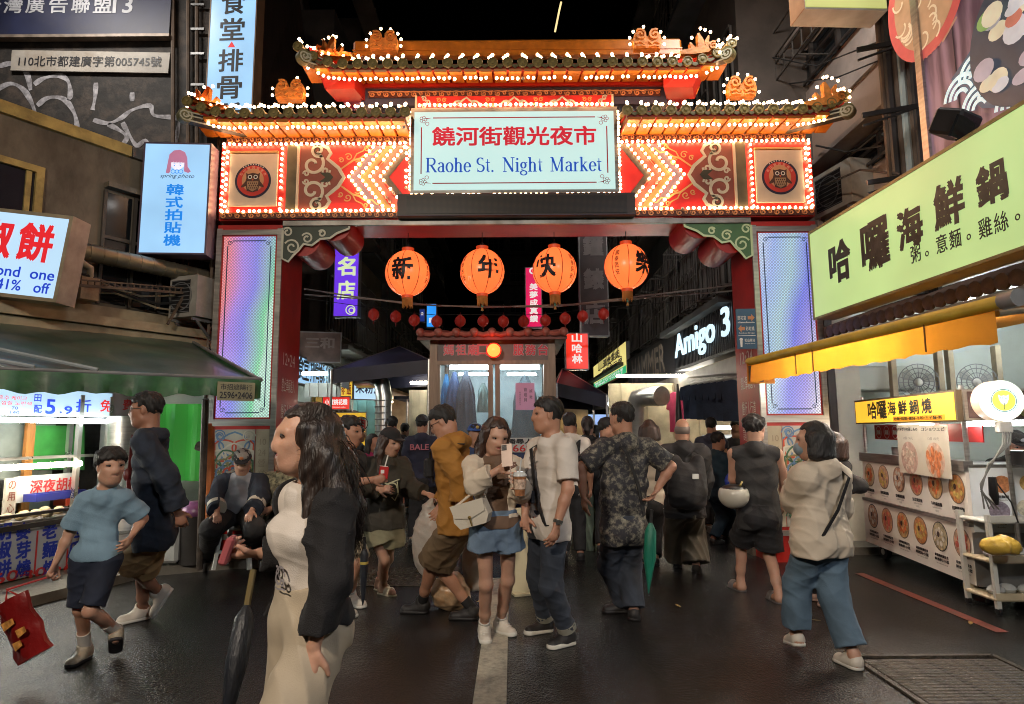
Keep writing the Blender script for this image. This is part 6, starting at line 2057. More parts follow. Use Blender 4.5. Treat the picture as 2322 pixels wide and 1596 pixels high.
# roof: tiled hip edge
m_ = MB()
e = .16; zr = bz1
m_.slab([FBo(bx0-e,zr-.02,.22),FBo(bx1+e,zr-.02,.22),FBo(bx1-.5,zr+.13,-.85),FBo(bx0+.5,zr+.13,-.85)],.05)
m_.slab([FBo(bx0-e,zr-.02,-1.9),FBo(bx0-e,zr-.02,.22),FBo(bx0+.5,zr+.13,-.85)],.04)
m_.slab([FBo(bx1+e,zr-.02,.22),FBo(bx1+e,zr-.02,-1.9),FBo(bx1-.5,zr+.13,-.85)],.04)
rf = m_.build('roof',mat('booth_roof',(.16,.05,.04),.5,var=.3),bo)
TR = mat('booth_tile',(.30,.10,.075),.45,var=.3,scale=8)
for i in range(9):
	x = bx0-e+.05+i*(bx1-bx0+2*e-.1)/8
	m_ = MB(); k = .30
	m_.tube([FBo(x,zr+.03,.24),FBo(x*.8+(bx0+bx1)*.1,zr+.08,-.25),FBo(x*.62+(bx0+bx1)*.19,zr+.13,-.75)],.05,8)
	m_.ball(FBo(x,zr+.035,.25),.068,10,6); m_.build('ridge_tile',TR,rf,smooth=True)
	if i<8:
		x2 = x+(bx1-bx0+2*e-.1)/16
		m_ = MB(); m_.tube([FBo(x2-.13,zr+.03,.25),FBo(x2,zr-.0,.26),FBo(x2+.13,zr+.03,.25)],.035,8); m_.build('drip_tile',TR,rf,smooth=True)
m_ = MB(); FBo.box(m_,bx0-.02,bx1+.02,bz1+.001,bz1+.05,-.1,.06); m_.build('cornice',BTD,bo)
# red lamp
q = hit(Frame(FBo(0,0,.2),FBo.u,UP),1119,794)
c = FBo(q[0],q[1],.2)
t = thing('warning_lamp','round glowing red warning lamp on the front of the service booth','lamp',c)
m_ = MB().ball(c,.095,18,12); m_.build('globe',glow('red_globe',(1.0,.30,.05),2.2,(.6,.1,.03),var=.1),t,smooth=True)
m_ = MB()
m_.lathe([(.10,.0),(.112,.012),(.112,.03),(.09,.03)],c,18,'Y'); m_.build('bezel',mat('red_lens',(.5,.01,.01),.2,emit=(1,.02,.01),es=1.2),t,smooth=True)
m_ = MB(); m_.tube([c+Vector((0,.06,0)),c+Vector((0,.2,0))],.03,8); m_.build('arm',GREYM,t)
lamp = bpy.data.lights.new('red_lamp_light','POINT'); lamp.energy = 3.5; lamp.color =(1,.04,.02); lamp.shadow_soft_size = .1
lo = bpy.data.objects.new('red_lamp_light',lamp); COL.objects.link(lo); lo.location = c+Vector((0,-.18,.02)); lo.parent = t; lo.matrix_parent_inverse = t.matrix_basis.inverted()
# clothes and bags hanging inside
def hanging(vx,vy0,vy1,hw,col,nm,lb,zz=-.3,flare=1.3,cat='jacket'):
	F_ = Frame(FBo(0,0,zz),FBo.u,UP)
	x, z1_ = hit(F_,vx,vy0); _, z0_ = hit(F_,vx,vy1)
	n_ = 9
	vs, fs =[],[]
	for j in range(n_):
		t_ = j/(n_-1)
		w = hw*(.12+(.55+.6*t_*(flare-.6))*min(1,t_*3.2))
		for i in range(16):
			a = 2*PI*i/16
			vs.append(F_(x+w*math.cos(a)+.012*math.sin(i*2+j),z1_+(z0_-z1_)*t_,w*.35*math.sin(a)+.016*math.sin(i*3.1+j*.4)))
	for j in range(n_-1):
		fs+=[(j*16+i,j*16+(i+1)%16,(j+1)*16+(i+1)%16,(j+1)*16+i)for i in range(16)]
	fs.append(tuple(range((n_-1)*16,n_*16)))
	m_ = MB().add(vs,fs)
	return tag(m_.build(nm,mat('cloth_'+nm+str(vx),col,.7,var=.3,bump=.5,bscale=9),smooth=True),lb,cat)
hanging(1030,843,985,.14,(.02,.05,.13),'jacket','navy jacket with a pale stripe hanging in the booth window',-.35)
hanging(1012,848,985,.10,(.02,.18,.42),'jacket','bright blue jacket hanging at the edge of the booth window',-.42)
hanging(1056,842,995,.17,(.02,.035,.06),'jacket','dark blue raincoat hanging on a hook in the booth window',-.28)
hanging(1190,850,1010,.24,(.025,.05,.065),'raincoat','dark teal raincoat hanging behind the pink note',-.5,1.1,'raincoat')
hanging(1095,868,935,.10,(.12,.2,.2),'handbag','teal grey handbag hanging beside the window post',-.3,1.0,'bag')
q0 = hit(FBo,1191,900)
fn = FBo
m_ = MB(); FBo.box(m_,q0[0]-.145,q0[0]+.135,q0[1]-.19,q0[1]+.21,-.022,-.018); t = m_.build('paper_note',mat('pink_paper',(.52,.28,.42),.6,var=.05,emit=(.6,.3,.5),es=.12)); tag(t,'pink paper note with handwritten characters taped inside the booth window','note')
for k, ch in enumerate('管理員'):
	text(ch,FBo,q0[0]+.0,q0[1]+.11-k*.075,.05,.055,BLKINK,t,z=-.016)
for k, ch in enumerate('誠徵'):
	text(ch,FBo,q0[0]+.08,q0[1]+.09-k*.09,.045,.05,BLKINK,t,z=-.016)
text('待\n遇\n從\n優\n意\n者\n洽',FBo,q0[0]-.08,q0[1]-.02,.02,.2,BLKINK,t,z=-.016)
q = hit(FBo,1172,1008)
m_ = MB(); FBo.box(m_,q[0]-.42,q[0]+.3,q[1]-.11,q[1]+.10,.032,.045); t = m_.build('notice_board',mat('notice_white',(.52,.52,.50),.5,var=.05)); tag(t,'white notice board with black characters and a red phone number on the booth','notice')
text('廣播尋人',FBo,q[0]-.02,q[1]+.05,.50,.075,BLKINK,t,z=.050,bold=.03)
text('27668',FBo,q[0]-.02,q[1]-.05,.48,.10,REDINK,t,z=.050,bold=.012)
text('公告\n紀念',FBo,bx0+.055,1.35,.09,.4,mat('pale_letters',(.5,.48,.44),.5),bo,z=.024,bold=.02)
# ================================================================== the street behind: houses
HOUSE =[mat('night_wall_a',(.05,.046,.042),.7,var=.4,scale=1.5,bump=.4,bscale=10,dirt=(.1,.09,.08),dirt_amt=.4),mat('night_wall_b',(.075,.06,.05),.7,var=.35,scale=1.5,dirt=(.03,.025,.02),dirt_amt=.5),mat('night_wall_c',(.04,.045,.05),.7,var=.4,scale=2,dirt=(.1,.09,.09),dirt_amt=.4)]
wme ={}
def house(o,u,L_,z0_,z1_,depth,k,label,rows,cols,cage=True):
	fr = Frame(o,u,UP)
	t = thing('town_house',label,'building',o,0,'dark houses along the market street')
	m_ = MB(); fr.box(m_,0,L_,z0_,z1_,-depth,0); w_ = m_.build('wall',HOUSE[k%3],t)
	cw_, ch_ = L_/cols, 3.0
	key =(round(cw_,2))
	if key not in wme:
		f0_ = Frame((0,0,0),(1,0,0),UP)
		a = MB(); f0_.box(a,-cw_*.36,cw_*.36,-.6,.6,0,.012)
		a2 = MB()
		for x in(-.36,-.12,.12,.36):
			f0_.box(a2,x*cw_-.02,x*cw_+.02,-.6,.6,.013,.05)
		for z in(-.6,.2,.6):
			f0_.box(a2,-cw_*.37,cw_*.37,z-.02,z+.02,.0505,.07)
		a3 = MB()
		for i in range(9):
			f0_.box(a3,-cw_*.4+i*cw_*.1-.008,-cw_*.4+i*cw_*.1+.008,-.75,.75,.38,.396)
		for z in(-.75,-.25,.25,.75):
			f0_.box(a3,-cw_*.4,cw_*.4,z-.01,z+.01,.397,.41)
		for x in(-.4,.4):
			f0_.box(a3,x*cw_-.012,x*cw_+.012,-.76,-.73,0,.38); f0_.box(a3,x*cw_-.012,x*cw_+.012,.73,.76,0,.38)
		ma, mb, mc = a.mesh('window'), a2.mesh('frame'), a3.mesh('cage')
		ma.materials.append(GLASS); mb.materials.append(mat('night_frame',(.11,.10,.09),.5,.3)); mc.materials.append(mat('night_cage',(.12,.11,.10),.5,.4))
		wme[key] =(ma,mb,mc)
	ma, mb, mc = wme[key]
	ang = math.atan2(fr.u.y,fr.u.x)
	for r_ in range(rows):
		for c_ in range(cols):
			p = fr((c_+.5)*cw_,z0_+1.3+r_*ch_,.0)
			if p.z>z1_-.7:
				continue
			o1 = link('window',ma,None,t); o1.location = p; o1.rotation_euler =(0,0,ang)
			o2 = link('frame',mb,None,o1,local=True)
			if cage and random.random()<.75:
				o3 = link('cage',mc,None,o1,local=True)
	for r_ in range(rows):
		m_ = MB(); fr.box(m_,0,L_,z0_+.25+r_*ch_,z0_+.35+r_*ch_,0,.5); m_.build('ledge',HOUSE[(k+1)%3],t)
	return fr, t
# left row, then right row, then the far end
for i,(y0,y1,z1_,dx)in enumerate(((13.4,16.5,11,0),(16.6,20,13,.2),(20.1,28,10,0),(28.1,40,14,.3))):
	house((-3.95-dx,y0,0),(0,1,0),y1-y0,3.0 if i<9 else 0,z1_,5,i,'dark caged window house behind the purple sign, number %s from the gate'%['one','two','three','four'][i],4,3)
for i,(y0,y1,z1_,dx)in enumerate(((9.6,13.5,12,.0),(13.6,19,10,.2),(19.1,27,13,.0),(27.1,40,11,.2))):
	house((3.65+dx,y1,0),(0,-1,0),y1-y0,3.2,z1_,5,i+1,'dark caged window house above the clothes shop, number %s from the gate'%['one','two','three','four'][i],4,3)
house((-8,46,0),(1,0,0),16,3,9,4,2,'dim low house closing the far end of the market street',2,6,False)
# faint towers against the sky
for(vx0,vx1,vy,Y,lb)in((1330,1700,-80,48,'faint dark tower block rising over the gate roof'),(1100,1330,90,60,'fainter lower tower block behind the gate ridge')):
	a, b_ = P(vx0,vy,Y), P(vx1,vy,Y)
	fr, t = house((a.x,Y,0),(1,0,0),b_.x-a.x,3,a.z,6,0,lb,12,5,False)
	t['group'] = 'faint towers over the roofs'
# a slanting house side at the left of the sky
m_ = MB()
m_.slab([P(585,240,10.6),P(735,240,14.0),P(690,-60,14.0),P(590,-60,10.6)],.3)
t = m_.build('side_house',mat('brown_tin',(.055,.035,.028),.6,var=.4,scale=2,stretch=(5,5,.3),bump=.3)); tag(t,'brown corrugated house side slanting up behind the tall restaurant sign','building')
for x0_, x1_ in((672,735),(600,640)):
	m_ = MB().tube([P(x0_,-20,13.5),P(x1_,235,13.5)],.09,8); m_.build('pipe',mat('grey_pipe_n',(.12,.11,.10),.5),t,smooth=True)
# lit neon stroke high up
m_ = MB().tube([P(1272,5,20),P(1268,22,20),P(1258,72,20)],.035,6)
tag(m_.build('neon_stroke',glow('neon_cream',(1,.75,.35),1.2)),'short cream neon stroke glowing in the black sky','neon')
# --- shop fronts at street level: lit rooms both sides
def shop(o,u,L_,label,wallc,es,depth=2.2,z1_=2.9,col=(1,.93,.8)):
	fr = Frame(o,u,UP)
	t = thing('snack_shop',label,'shop',o,0,'open lit shop fronts')
	wm = mat('shop_wall_%s'%label[:18],wallc,.6,var=.25,scale=3)
	m_ = MB(); fr.box(m_,0,L_,.09,z1_,-depth-.1,-depth); fr.box(m_,0,.06,.09,z1_,-depth,-.02); fr.box(m_,L_-.06,L_,.09,z1_,-depth,-.02); m_.build('wall',wm,t)
	m_ = MB(); fr.box(m_,0,L_,z1_,z1_+.1,-depth,0); m_.build('ceiling',wm,t)
	m_ = MB(); m_.tube([fr(L_*.2,z1_-.12,-depth*.5),fr(L_*.8,z1_-.12,-depth*.5)],.03,8); m_.build('tube_lamp',glow('shop_tube_%.1f%.2f'%(es,col[2]),col,es*3.2,var=.02),t)
	m_ = MB(); fr.box(m_,.2,L_-.2,.09,.9,-.8,-.35); m_.build('counter',mat('counter_dim',(.22,.19,.16),.5,var=.3),t)
	m_ = MB()
	for k in range(3):
		fr.box(m_,.15,L_-.15,1.2+k*.42,1.225+k*.42,-depth+.01,-depth+.3)
	m_.build('shelf',mat('counter_dim',(.22,.19,.16),.5),t)
	for k in range(3):
		x = .22
		while x<L_-.35:
			w = random.uniform(.08,.26); h_ = random.uniform(.1,.3)
			m_ = MB(); fr.box(m_,x,x+w,1.226+k*.42,1.226+k*.42+h_,-depth+.05,-depth+.24)
			cc = random.choice([(.5,.05,.04),(.55,.45,.1),(.05,.12,.35),(.5,.5,.45),(.08,.3,.12),(.45,.2,.08),(.05,.05,.06)])
			m_.build('goods',mat('goods_%d'%(hash(cc)%99),cc,.5,var=.3,scale=12),t)
			x+=w+random.uniform(.01,.06)
	return fr, t
shop((-3.8,8.6,0),(0,1,0),3.6,'pale tiled snack shop beside the gate pillar under the long lit sign',(.42,.44,.40),14,1.6,2.45,(.85,1,.95))
shop((-3.8,12.4,0),(0,1,0),3.4,'yellow walled duck shop behind the canopy duct',(.55,.40,.10),14,1.6,2.6)
shop((-3.8,16,0),(0,1,0),4,'teal lit shop deep down the street past the duct',(.2,.38,.38),16,1.8,2.8,(.7,.95,1))
shop((-3.8,20.3,0),(0,1,0),6,'warm lit stalls near the far end on the canopy side',(.45,.34,.22),16,1.8,2.8)
shop((3.55,13.6,0),(0,-1,0),4.0,'clothes shop with cream metal wall under the dark letter boards',(.50,.44,.32),18,2.6,2.9)
shop((3.55,18.4,0),(0,-1,0),4,'blue white lit shop beyond the clothes shop',(.4,.45,.5),22,1.8,2.9,(.75,.92,1))
shop((3.55,23,0),(0,-1,0),4.4,'orange lit stall row beyond the blue shop',(.5,.3,.12),20,1.8,2.9,(1,.8,.5))
# --- lit partitions that face up the street, each under its own tube lamp
for i,(vx0,vx1,vy0,vy1,Y,col,lc,es,lb)in enumerate(((1385,1612,868,1110,13.4,(.50,.43,.28),(1,.92,.76),60,'cream metal partition of the clothes shop lit by a tube lamp'),(1598,1705,985,1110,11.3,(.55,.55,.54),(.95,.98,1),40,'white half height partition behind the sale table'),(925,990,884,1060,13.2,(.55,.50,.38),(1,.9,.72),60,'cream tarp screen beside the booth under the navy canopy'),(775,862,868,1060,14.2,(.22,.42,.42),(.75,1,.98),60,'teal snack stall screen past the yellow board'),(690,772,868,900,10.8,(.5,.5,.46),(.9,1,.95),40,'pale wall strip below the long lit sign'),(1252,1332,905,1050,14.6,(.5,.36,.18),(1,.82,.5),60,'orange lit stall screen on the far side of the booth'))):
	a, b_ = P(vx0,vy1,Y), P(vx1,vy0,Y)
	t = thing('stall_partition',lb,'partition',a,0,'lit partitions inside the gate')
	m_ = MB().box(((a.x+b_.x)/2,Y+.03,(a.z+b_.z)/2),(b_.x-a.x,.06,b_.z-a.z)); m_.build('panel',mat('partition_%d'%i,col,.5,var=.3,scale=3,dirt=tuple(q*.4 for q in col),dirt_amt=.4),t)
	m_ = MB()
	for k in range(4):
		x = a.x+(b_.x-a.x)*(k+.5)/4; m_.bar((x,Y-.012,a.z),(x,Y-.012,b_.z),.03,.02)
	m_.build('batten',mat('partition_%d'%i,col,.5),t)
	m_ = MB().tube([(a.x+.1,Y-.45,b_.z+.12),(b_.x-.1,Y-.45,b_.z+.12)],.028,8); m_.build('tube_lamp',glow('partition_tube_%d'%i,lc,es,var=.02),t)
# --- canopies over the middle stalls
NAVC = mat('navy_canopy',(.014,.016,.035),.5,var=.3,scale=3,bump=.2,bscale=8)
def tent(apex,corners,label,drop=.22):
	t = thing('canopy',label,'canopy',apex)
	n_ = len(corners)
	m_ = MB(); m_.add([apex]+corners,[(0,1+i,1+(i+1)%n_)for i in range(n_)]); m_.build('roof',NAVC,t)
	m_ = MB()
	for i in range(n_):
		a, b_ = corners[i], corners[(i+1)%n_]
		m_.add([a,b_,b_-Vector((0,0,drop)),a-Vector((0,0,drop))],[(0,1,2,3)])
	m_.build('valance',NAVC,t)
	m_ = MB()
	for c in corners:
		m_.tube([(c.x,c.y,.05),c],.02,6)
		m_.tube([c,apex],.012,5)
	m_.build('frame',STEEL,t)
tent(P(905,785,11.5),[P(752,838,10.0),P(972,815,9.9),P(985,850,13.0),P(800,862,13.2)],'dark navy stall canopy between the long lit sign and the booth')
tent(P(1275,835,11.6),[P(1262,868,10.4),P(1375,895,10.6),P(1345,905,13.0),P(1240,900,13.0)],'dark navy stall canopy on the clothes shop side of the booth')
# bent exhaust duct beneath the first canopy
t = thing('exhaust_duct','tall bent silver exhaust duct beside the navy canopy','duct',P(865,1000,10.4))
m_ = MB().tube([P(868,1130,10.4),P(870,900,10.4),P(866,870,10.4),P(850,862,10.6),P(815,862,10.9)],[.13,.13,.13,.13,.13],14); m_.build('pipe',mat('silver_duct',(.5,.5,.48),.3,.85,var=.2),t,smooth=True)
m_ = MB()
for k in range(16):
	m_.lathe([(.134,0),(.138,.01),(.134,.02)],P(868,1120-k*14,10.4),14)
m_.build('seam',GREYM,t)
# --- signs down the street
def wallsign(label,fr,x0,x1,z0_,z1_,face,thick=.15,rim=None):
	t = thing('shop_sign',label,'sign',fr((x0+x1)/2,(z0_+z1_)/2))
	m_ = MB(); fr.box(m_,x0,x1,z0_,z1_,-thick,0); m_.build('case',rim or GREYM,t)
	m_ = MB(); fr.box(m_,x0+.02,x1-.02,z0_+.02,z1_-.02,0,.006); m_.build('face',face,t)
	return t
FL = Frame((-3.6,0,0),(0,1,0),UP)
x0, za = hit(FL,674,800); x1, zb2 = hit(FL,768,842)
_, zc1 = hit(FL,674,866); _, zc2 = hit(FL,768,892)
z1_, z0_ =(za+zb2)/2,(zc1+zc2)/2
t = wallsign('long lit pale blue restaurant sign on the wall just inside the gate',FL,x0-.6,x1,z0_,z1_,LITD)
for k,(ch,vx)in enumerate(zip('食堂排骨酥餛飩麵',(680,693,708,719,730,743,752,760))):
	q = hit(FL,vx,840)
	text(ch,FL,q[0],(z0_+z1_)/2+.05,.32,.42,BLKINK,t,bold=.02,z=.010)
m_ = MB()
q0, q1 = hit(FL,672,880)[0], hit(FL,770,900)[0]
for k in range(14):
	m_.tube([FL(q0-.5+k*.28,z0_-.3,-.4),FL(q0-.5+k*.28,z0_-.42,.25)],.06,7)
tag(m_.build('tile_eave',mat('eave_tile',(.10,.06,.045),.6,var=.4),smooth=True),'old tiled eave below the long lit restaurant sign','eave',kind=None)
fr = Frame(P(795,868,12.6),(1,.9,0),UP)
t = wallsign('small yellow and white hanging board with red characters past the long lit sign',fr,-.42,.05,-.33,.26,glow('lit_amber',(.95,.55,.06),.85),.1)
text('金 好 味\n雞 排 飯',fr,-.18,-.02,.38,.44,REDINK,t,bold=.02,z=.01)
t = wallsign('white hanging board with blue characters next to the yellow one',fr,.06,.85,-.33,.26,LIT,.1)
text('魯肉飯\n米粉湯',fr,.4,0,.6,.4,mat('ink_navy',(.04,.05,.16),.5),t,bold=.02,z=.01)
fr = Frame(P(762,914,10.9),(1,.05,0),UP)
t = wallsign('red tilted snack board with white characters near the pillar',fr,-.24,.24,-.12,.12,glow('lit_red_board',(.85,.03,.02),.75,(.5,.03,.02)),.03)
text('小蜜桃花糕',fr,0,.02,.38,.10,glow('lit_white_ink',(.9,.85,.8),.8),t,bold=.03,z=.01); text('Peach blossom cake',fr,0,-.065,.32,.03,glow('lit_white_ink',(.9,.85,.8),.8),t,z=.01)
fr = Frame(P(762,985,12.0),(1,.1,0),UP)
t = wallsign('bright yellow duck rice board with white discs',fr,-.55,.55,-.5,.42,glow('lit_yellow_board',(.95,.55,.05),.7,(.6,.4,.05)),.05)
for cx_, cz_, ch in((-.2,.08,'鴨'),(-.15,-.35,'羹'),(.45,.2,'肉')):
	m_ = MB(); m_.disc(cx_,cz_,.17 if ch!='肉' else.12,fr,.010,22); m_.build('white_disc',WHITEP,t); m_ = MB(); m_.ring(cx_,cz_,.175 if ch!='肉' else.125,.015,fr,.012,22); m_.build('disc_rim',BLKINK,t)
	text(ch,fr,cx_,cz_,.17,.19,REDINK,t,bold=.03,z=.014)
# faded board above the long sign
fr = Frame(P(718,790,11.2),(1,.25,0),UP)
t = wallsign('faded unlit board with pale worn characters above the long lit sign',fr,-.38,.42,-.25,.3,mat('faded_board',(.12,.075,.06),.6,var=.5,scale=4),.06)
text('三和',fr,.05,.1,.5,.2,mat('worn_letters',(.22,.17,.15),.6),t,bold=.03,z=.01)
# upright signs over the street
def upright(vx0,vx1,vy0,vy1,Y,face,label,chars,ink,cs,rim=None,bold=.02,margin=.1,top=.0):
	fr = Frame(P((vx0+vx1)/2,(vy0+vy1)/2,Y),(1,0,0),UP)
	w = P(vx1,vy1,Y).x-P(vx0,vy1,Y).x
	h = P(vx0,vy0,Y).z-P(vx0,vy1,Y).z
	t = wallsign(label,fr,-w/2,w/2,-h/2,h/2,face,.2,rim)
	n_ = len(chars)
	for k, ch in enumerate(chars):
		text(ch,fr,0,h/2-top-(h-top-margin)*(k+.5)/n_,w*cs,min(w*cs*1.05,(h-top-margin)/n_*.86),ink,t,bold=bold,z=.010)
	return t, fr, w, h
t, fr, w, h = upright(757,815,470,717,12.6,glow('lit_purple',(.17,.045,.88),.85,(.1,.03,.5),var=.2,scale=.8),'tall purple lit sign with pale green characters beside the corner bracket','珠寶名店',glow('pale_green_ink',(.72,.85,.48),.9,(.5,.6,.4)),.72,bold=.03,margin=.3)
m_ = MB(); m_.ring(.1,-h/2+.14,.09,.02,fr,.01,18); m_.ring(.12,-h/2+.13,.05,.02,fr,.01,14); m_.build('emblem',mat('pale_green_ink',(.6,.7,.5),.5),t)
upright(1312,1378,440,760,11.8,mat('unlit_sign',(.05,.035,.038),.5,var=.3),'tall unlit dark sign with grey clock shop characters behind the lanterns','名鐘錶店',mat('grey_letters',(.21,.19,.19),.5),.72,bold=.045)
t, fr, w, h = upright(1190,1229,605,742,13.5,glow('lit_magenta',(.80,.012,.11),.85,(.5,.02,.1),var=.15),'slim magenta lit sign with white jewellery characters behind the third lantern','○ 美夢成真鑽',glow('lit_white_ink',(.9,.85,.8),.8),.48,bold=.03)
upright(966,990,688,742,17,glow('lit_cyan_blue',(.03,.32,.95),1.0),'small bright blue lit sign far behind the booth roof','  飾',glow('lit_white_ink',(.9,.85,.8),.8),.5)
upright(950,964,700,730,17.5,glow('dim_blue',(.03,.06,.35),.5),'narrow dim blue sign under the first lantern','金',glow('lit_white_ink',(.9,.85,.8),.8),.5)
t, fr, w, h = upright(1281,1335,754,838,11.5,glow('lit_scarlet',(.95,.03,.012),.9,(.5,.03,.02),var=.25,scale=3),'glowing scarlet sign with white characters beside the booth roof','山哈林',glow('lit_white_ink',(.9,.85,.8),.8),.44,bold=.03)
FRS = Frame((3.35,0,0),(0,-1,0),UP)
x0, za = hit(FRS,1345,820); x1, zb2 = hit(FRS,1419,788); _, zc1 = hit(FRS,1345,876); _, zc2 = hit(FRS,1419,858)
z1_, z0_ =(za+zb2)/2,(zc1+zc2)/2
t = wallsign('lit yellow board with blue stinky tofu characters over a green strip',FRS,x0,x1,z0_,z1_,glow('lit_pale_yellow',(.95,.80,.26),.85,(.6,.5,.2)),.12)
m_ = MB(); FRS.box(m_,x0+.03,x1-.03,z0_+.02,z0_+.24,.006,.010); m_.build('green_strip',glow('lit_green',(.03,.50,.20),.8,(.02,.3,.1)),t)
text('清燉牛肉\n麻辣臭豆腐',FRS,x0+(x1-x0)*.62,(z0_+z1_)/2+.1,(x1-x0)*.6,.62,BLUEINK,t,bold=.02,z=.010)
text('BEEF NOODLE\nSTINKY TOFU',FRS,(x0+x1)/2,z0_+.13,(x1-x0)*.86,.16,glow('lit_white_ink',(.9,.85,.8),.8),t,bold=.02,z=.013)
text('小\n吃\n店',FRS,x0+(x1-x0)*.14,(z0_+z1_)/2+.1,.12,.5,REDINK,t,z=.010)
# dark letter boards: the rough letter sign, then the white lit shop name
CORR = mat('dark_ribbed_board',(.022,.022,.026),.4,.3,var=.25,scale=3)
xh0, xh1, xa1 = hit(FRS,1424,850)[0], hit(FRS,1530,800)[0], hit(FRS,1668,740)[0]
zt_ = hit(FRS,1530,745)[1]; zb_2 = hit(FRS,1530,838)[1]
t = wallsign('dark board with rough bone coloured block letters',FRS,xh0,xh1,zb_2-.1,zt_-.05,CORR,.2,CORR)
text('HAMMER',FRS,(xh0+xh1)/2-.1,(zb_2+zt_)/2-.05,(xh1-xh0)*.72,.62,mat('bone_letters',(.30,.25,.21),.6,var=.3),t,bold=.01,z=.01,rough=.03)
t = wallsign('dark ribbed shop board with large glowing white letters',FRS,xh1+.02,xa1+.6,zb_2-.05,zt_+.05,CORR,.25,CORR)
m_ = MB()
for k in range(44):
	x = xh1+.05+k*(xa1+.5-xh1)/44; FRS.box(m_,x,x+.025,zb_2,zt_+.03,.006,.018)
m_.build('board_rib',CORR,t)
xt0, xt1 = hit(FRS,1536,770)[0], hit(FRS,1663,740)[0]
zl1, zl0 = hit(FRS,1600,738)[1], hit(FRS,1600,800)[1]
text('Amigo 3',FRS,(xt0+xt1)/2,(zb_2+zt_)/2-.06,xt1-xt0,.60,glow('lit_letter',(.66,.88,1),1.15),t,bold=.014,z=.05,th=.02)
m_ = MB(); FRS.box(m_,xh0,xa1+.6,zb_2-.5,zb_2-.12,-.3,-.05); tag(m_.build('shop_lintel',mat('pale_lintel',(.30,.28,.25),.6,var=.15)),'pale lintel band under the dark letter boards','lintel')
# clothes hung for sale
RL = Frame((3.35,0,0),(0,-1,0),UP)
def garment(fr,x,z,w,h,m,label,sleeves=True,par=None,group=None):
	t = thing('shirt',label,'shirt',fr(x,z),0,group)
	m_ = MB()
	out =[(-.14*w,0),(-.5*w,-.06*h),(-.62*w,-.42*h),(-.46*w,-.46*h),(-.42*w,-.28*h),(-.42*w,-h),(.42*w,-h),(.42*w,-.28*h),(.46*w,-.46*h),(.62*w,-.42*h),(.5*w,-.06*h),(.14*w,0),(0,-.03*h)]
	m_.poly([(x+a,z+b_)for a,b_ in out][::-1],fr,.03,.06)
	m_.build('cloth',m,t)
	m_ = MB(); m_.tube([fr(x-.4*w,z-.03*h,0),fr(x,z+.03,0),fr(x+.4*w,z-.03*h,0)],.006,5); m_.ring(x,z+.06,.03,.006,fr,0,10,a0=-1,a1=3); m_.build('hanger',STEEL,t)
	return t
NV = mat('navy_cloth',(.012,.022,.045),.8,var=.35,scale=5,bump=.3)
x, z = hit(RL,1592,868)
for k in range(7):
	vx = 1575+k*16
	q = hit(RL,vx,872-k*2)
	fr = Frame(RL(q[0],q[1],.0),(.75,-.65,0),UP)
	garment(fr,0,0,.55,.62,NV,'navy shirt in the close row hung at the clothes shop, %s from the grey shirt'%['first','second','third','fourth','fifth','sixth','seventh'][k],group='navy shirts on the rail')
m_ = MB().tube([RL(*hit(RL,1560,856)),RL(*hit(RL,1690,846))],.015,6); tag(m_.build('clothes_rail',STEEL),'steel rail the navy shirts hang from','rail')
q = hit(RL,1500,905); fr = Frame(RL(q[0],q[1]+.15,.1),(.8,-.6,0),UP)
t = garment(fr,0,0,.7,.85,mat('grey_cloth',(.16,.13,.11),.8,var=.2),'grey t-shirt with a white checked print hanging in the clothes shop',group=None)
m_ = MB()
for i in range(8):
	for j in range(8):
		if(i+j)%2 or 2<i<5 and 2<j<5:
			fr.box(m_,-.16+i*.04,-.12+i*.04,-.42+j*.04,-.38+j*.04,.031,.033)
m_.build('check_print',WHTINK,t)
q = hit(RL,1540,905); fr = Frame(RL(q[0],q[1]+.15,.05),(.3,-.95,0),UP)
garment(fr,0,0,.6,.8,mat('pink_cloth',(.55,.05,.14),.8,var=.2),'hot pink t-shirt hanging between the grey shirt and the navy row')
# big elbow duct and folded parasol in the clothes shop
m_ = MB().tube([P(1438,1010,13.2),P(1438,925,13.2),P(1446,905,13.1),P(1470,898,13.0),P(1500,898,12.6)],.2,14); tag(m_.build('exhaust_duct',mat('silver_duct',(.5,.5,.48),.3,.85),smooth=True),'thick silver elbow duct on the cream wall of the clothes shop','duct')
m_ = MB().lathe([(.015,1.05),(.05,.6),(.07,.25),(.05,0),(.012,-1.0)],P(1540,985,10.8)+Vector((0,0,-.2)),10); tag(m_.build('folded_parasol',BLK,smooth=True),'folded black parasol standing in the clothes shop','parasol')
fr = Frame(P(1590,1040,10.2),(.9,-.2,0),UP)
t = thing('sale_table','white covered sale table heaped with clothes in front of the shop','table',fr.o)
m_ = MB(); fr.box(m_,-.1,1.5,-.9,-.1,-.8,0); m_.build('cloth_cover',mat('table_white',(.5,.5,.5),.6),t)
m_ = MB()
for k in range(9):
	m_.ball(fr(.05+k*.16,-.06+.03*(k%3),-.3+.1*(k%2)),(.14,.12,.07),9,6)
tag(m_.build('clothes_heap',mat('clothes_heap',(.22,.22,.26),.8,var=.9,scale=8),t,smooth=True),kind='stuff')
